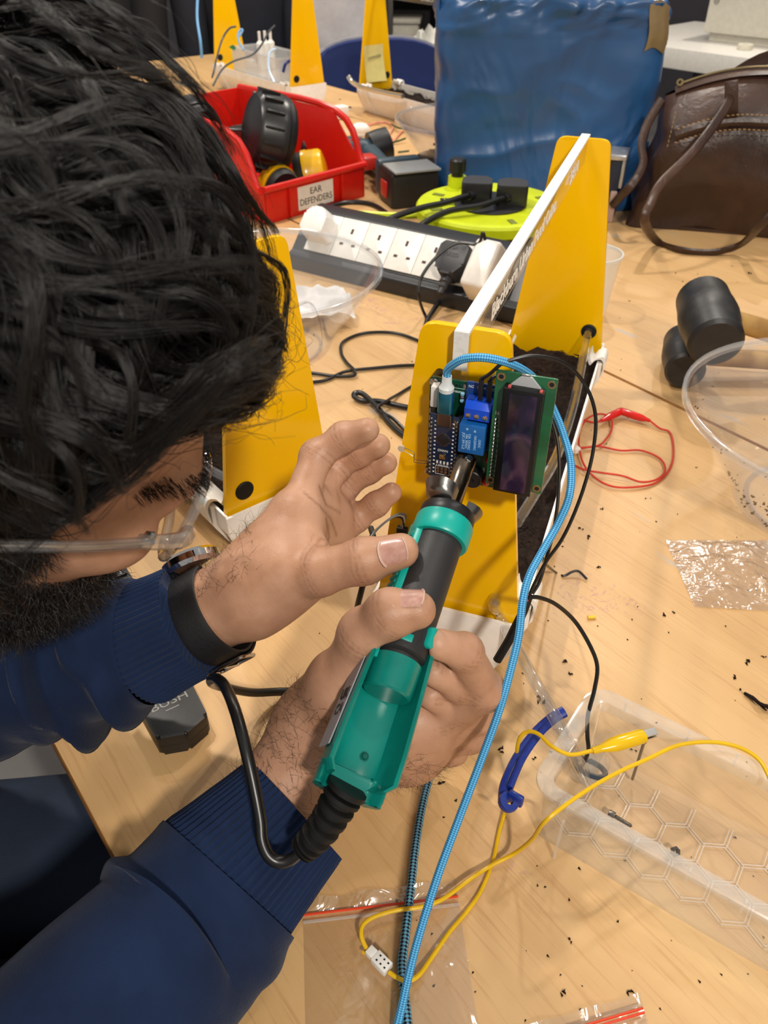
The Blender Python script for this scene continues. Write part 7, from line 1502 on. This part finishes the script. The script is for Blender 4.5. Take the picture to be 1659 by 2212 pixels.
# scalp cap in head coordinates (f, l, u)
def hairline(d):
    """True where hair grows; d unit direction from the skull centre"""
    f, u = d[..., 0], d[..., 2]
    return u > np.where(f > 0.36, 0.38-0.06*(f-0.36), -0.75+np.clip((f-0.22)/0.14, 0, 1)*1.13)
def fib(n):
    i = np.arange(n)+0.5; ph = np.arccos(1-2*i/n); th = math.pi*(1+5**0.5)*i; return np.stack([np.cos(th)*np.sin(ph), np.sin(th)*np.sin(ph), np.cos(ph)], -1)
dirs = fib(9000); dirs = dirs[hairline(dirs)]
guides = dirs[r.permutation(len(dirs))[:1300]]
K = 18
def grow(d, seed, spread):
    """strand paths in head coords from root directions"""
    rr = np.random.default_rng(seed); n = len(d); p = SKC+d*SKR*1.0; out = [p.copy()]
    nor = d/SKR; nor /= np.linalg.norm(nor, axis=1)[:, None]
    crown = np.array([-0.60, 0.20, 0.78]); fl = d-crown; fl -= nor*np.sum(fl*nor, 1)[:, None]; fl /= np.linalg.norm(fl, axis=1)[:, None]+1e-9
    fwd = np.array([1.0, -0.25, 0.10]); fw2 = fwd-nor*(nor @ fwd)[:, None]; fl = fl*0.50+fw2*0.85
    fl /= np.linalg.norm(fl, axis=1)[:, None]+1e-9
    sm = np.clip((d[:, 2]-0.05)/0.50, 0, 1); sm = sm*sm*(3-2*sm)
    L = (0.095+0.050*rr.random(n))*(0.14+0.86*sm); L = np.where(d[:, 0] > 0.55, L*0.72, L)
    bk = np.clip((0.95-d[:, 0])/0.65, 0, 1); vol = 0.17+0.40*bk*np.clip((d[:, 2]-0.15)/0.5, 0, 1)+0.10*(d[:, 1] > 0.1)*bk
    dirn = fl*0.70+nor*(0.25+0.60*sm+0.8*(vol-0.17))[:, None]+rr.normal(0, spread, (n, 3)); ph = 4.0*wn(p, 7.0, 91, 2)+rr.normal(0, 0.45, n); w = 1.5+0.5*wn(p, 9.0, 92, 1)+rr.normal(0, 0.1, n); amp = rr.uniform(0.6, 1.0, n)*(0.25+0.75*sm)
    side = np.cross(nor, fl); step = L/(K-1); gn = rr.uniform(-0.006, 0.012, n); fr_low = rr.random(n) < 0.45; lf = rr.uniform(0, 1, n)**0.75
    for k in range(1, K):
        t = k/(K-1)
        dirn = dirn/np.linalg.norm(dirn, axis=1)[:, None]
        q = p+dirn*step[:, None]
        nn = (q-SKC)/SKR**2; nn /= np.linalg.norm(nn, axis=1)[:, None]
        e = ell(q); m = (0.12+0.86*lf)*np.minimum(1, t*2.4)*sm
        push = np.clip(1.0-((1-m)*e/1.045+m*hul(q)/0.985), -0.15, 0.22)
        tang = dirn-nn*np.sum(dirn*nn, 1)[:, None]
        curl = side*(np.cos(ph+t*6.28*w)*amp*0.95)[:, None]+nn*(np.sin(ph+t*6.28*w)*amp*0.50)[:, None]
        grav = np.array([0.20, -0.20, -0.42])*t
        dirn = tang*0.9+nn*(push*4.0)[:, None]+curl*0.60+grav*0.22+fl*0.15
        p = p+dirn/np.linalg.norm(dirn, axis=1)[:, None]*step[:, None]
        eh = hul(p); big = eh > 1.01; p[big] = HUC+(p[big]-HUC)*(1.01/eh[big])[:, None]
        e = ell(p); bad = e < 1.03; p[bad] = SKC+(p[bad]-SKC)*(1.03/e[bad])[:, None]
        guard = 0.066+np.maximum(0, e-1.03)*0.10+gn; guard = np.where(p[:, 0] > 0.022, guard, guard-np.clip((0.022-p[:, 0])/0.02, 0, 3)*0.06)
        guard = np.where((p[:, 0] > 0.092) & fr_low, 0.040+2*gn, guard)
        low = (p[:, 2] < guard) & (p[:, 0] > -0.03); p[low, 2] = guard[low]; dirn[low, 2] = np.abs(dirn[low, 2])*0.2
        out.append(p.copy())
    return np.stack(out, 1)
GP_ = grow(guides, 3, 0.06)
ND = 42000; idx = r.integers(0, len(dirs), ND); d2 = dirs[idx]+r.normal(0, 0.012, (ND, 3)); d2 /= np.linalg.norm(d2, axis=1)[:, None]
cd = np.argmax(d2 @ guides.T, 1)
root = SKC+d2*SKR; off = root-GP_[cd, 0]
t = np.linspace(0, 1, K); cl = (1-0.72*t**0.8)
HP_ = GP_[cd]+off[:, None, :]*cl[None, :, None]
ph = r.random((ND, 1))*6.28; amp = 0.0012*r.random((ND, 1))
for a_ in range(3): HP_[:, :, a_] += amp*np.sin(ph*(a_+1)+t[None, :]*9*(0.7+0.5*r.random((ND, 1))))*t[None, :]*1.6
# stray flyaways
sel = r.random(ND) < 0.03; HP_[sel] += (np.cumsum(r.normal(0, 0.0016, (sel.sum(), K, 3)), 1))*t[None, :, None]*1.2
e = ell(HP_); HP_ = np.where((e < 1.015)[..., None], SKC+(HP_-SKC)*(1.015/np.maximum(e, 1e-6))[..., None], HP_)
HWd = HC+HP_ @ HR
# scalp under the strands
capV = fib(5200); capV = capV
mbh = MB()
def scalp(u, v):
    th = math.pi*u*0.999+0.0005; a = 2*math.pi*v
    d = np.array([math.sin(th)*math.cos(a), math.sin(th)*math.sin(a), math.cos(th)]); return d
nu_, nv_ = 70, 90; Vs = []; ok = []
for i in range(nu_):
    for j in range(nv_):
        d = scalp(i/(nu_-1), j/nv_); Vs.append(tuple(hp_(*(SKC+d*SKR*(1.012 if True else 1)))-POFF)); ok.append(bool(hairline(d)))
Fs = [(i*nv_+j, (i+1)*nv_+j, (i+1)*nv_+(j+1) % nv_, i*nv_+(j+1) % nv_) for i in range(nu_-1) for j in range(nv_)]
Fs = [f for f in Fs if all(ok[q] for q in f)]
mbh.add(Vs, Fs)
hr = obj('hair', mbh, pbr('hair_base', '0d0b0a', 0.6, bump=(300, 0.6)), person, ang=180, label='thick wavy black hair')
strands('hair_strands', HWd, 0.00017, HAIRM, hr)
# eyebrows, beard
def patch(n, fn, L, seed, dirv, curl=0.4, kk=6):
    rr = np.random.default_rng(seed); P0 = np.array([fn(rr) for _ in range(n)]); dv = np.array([dirv(rr, p) for p in P0]); out = [P0]
    p = P0.copy(); st = L/(kk-1)
    for k in range(1, kk): dv = dv+rr.normal(0, curl, dv.shape)*0.5; dv /= np.linalg.norm(dv, axis=1)[:, None]; p = p+dv*st; out.append(p.copy())
    return HC+np.stack(out, 1) @ HR
HB_ = V3; HBl = (V3-HC) @ HR.T; HN = vnormals(V3, Q3) @ HR.T
def surf_pick(mask, rr): i = rr.choice(np.flatnonzero(mask)); return HBl[i]+HN[i]*0.0002
f_, l_, u_ = HBl[:, 0], HBl[:, 1], HBl[:, 2]
brow = (np.abs(np.abs(l_)-0.034) < 0.022) & (np.abs(u_-(0.021+0.10*(0.03-np.abs(np.abs(l_)-0.030)))) < 0.0038) & (f_ > 0.045)
if brow.any(): strands('eyebrows', patch(900, lambda rr: surf_pick(brow, rr)+rr.normal(0, 0.0004, 3), 0.0075, 11, lambda rr, p: nrm((0.35, np.sign(p[1])*0.85, 0.15)), 0.2), 0.00011, HAIRM, person)
beard = (u_ < -0.045-0.25*np.maximum(0, 0.045-f_)*0) & (f_ > -0.010) & (u_ > -0.130) & ((f_ < 0.060) | (u_ < -0.082)) & (np.abs(l_) > 0.0) & (HN[:, 2] < 0.75)
side_b = (f_ > -0.004) & (f_ < 0.022) & (u_ < 0.01) & (u_ > -0.05) & (np.abs(l_) > 0.05)
bd_ = beard | side_b
if bd_.any(): strands('beard', patch(11000, lambda rr: surf_pick(bd_, rr)+rr.normal(0, 0.0008, 3), 0.017, 12, lambda rr, p: nrm(np.array([0.35, p[1]*8, -0.75])+rr.normal(0, 0.3, 3)), 0.55, 7), 0.00018, HAIRM, person)
# fine hairs on both forearms
def arm_hair(V, N, W, Fp, n, seed, side):
    rr = np.random.default_rng(seed); ax = nrm(Fp-W); s = (V-W) @ ax; m = (s > -0.020) & (s < np.linalg.norm(Fp-W)*1.0) & (N @ nrm(side) > 0.05)
    i = rr.choice(np.flatnonzero(m), n); p = V[i]; nr = N[i]; d = -ax*0.3+nr*0.55+rr.normal(0, 0.45, (n, 3)); out = [p]; st = rr.uniform(0.006, 0.014, n)/6
    for k in range(6): d = d/np.linalg.norm(d, axis=1)[:, None]; p = p+d*st[:, None]; out.append(p); d = d-nr*0.13+rr.normal(0, 0.16, (n, 3))
    return np.stack(out, 1)
ahs = np.concatenate([arm_hair(V1, N1, LW, LF, 420, 21, np.array([-0.2, 0.6, 0.5])), arm_hair(V2, N2, RW_, RF, 900, 22, CC-RW_)])
strands('arm_hair', ahs, 0.00006, HAIRM, body_o)
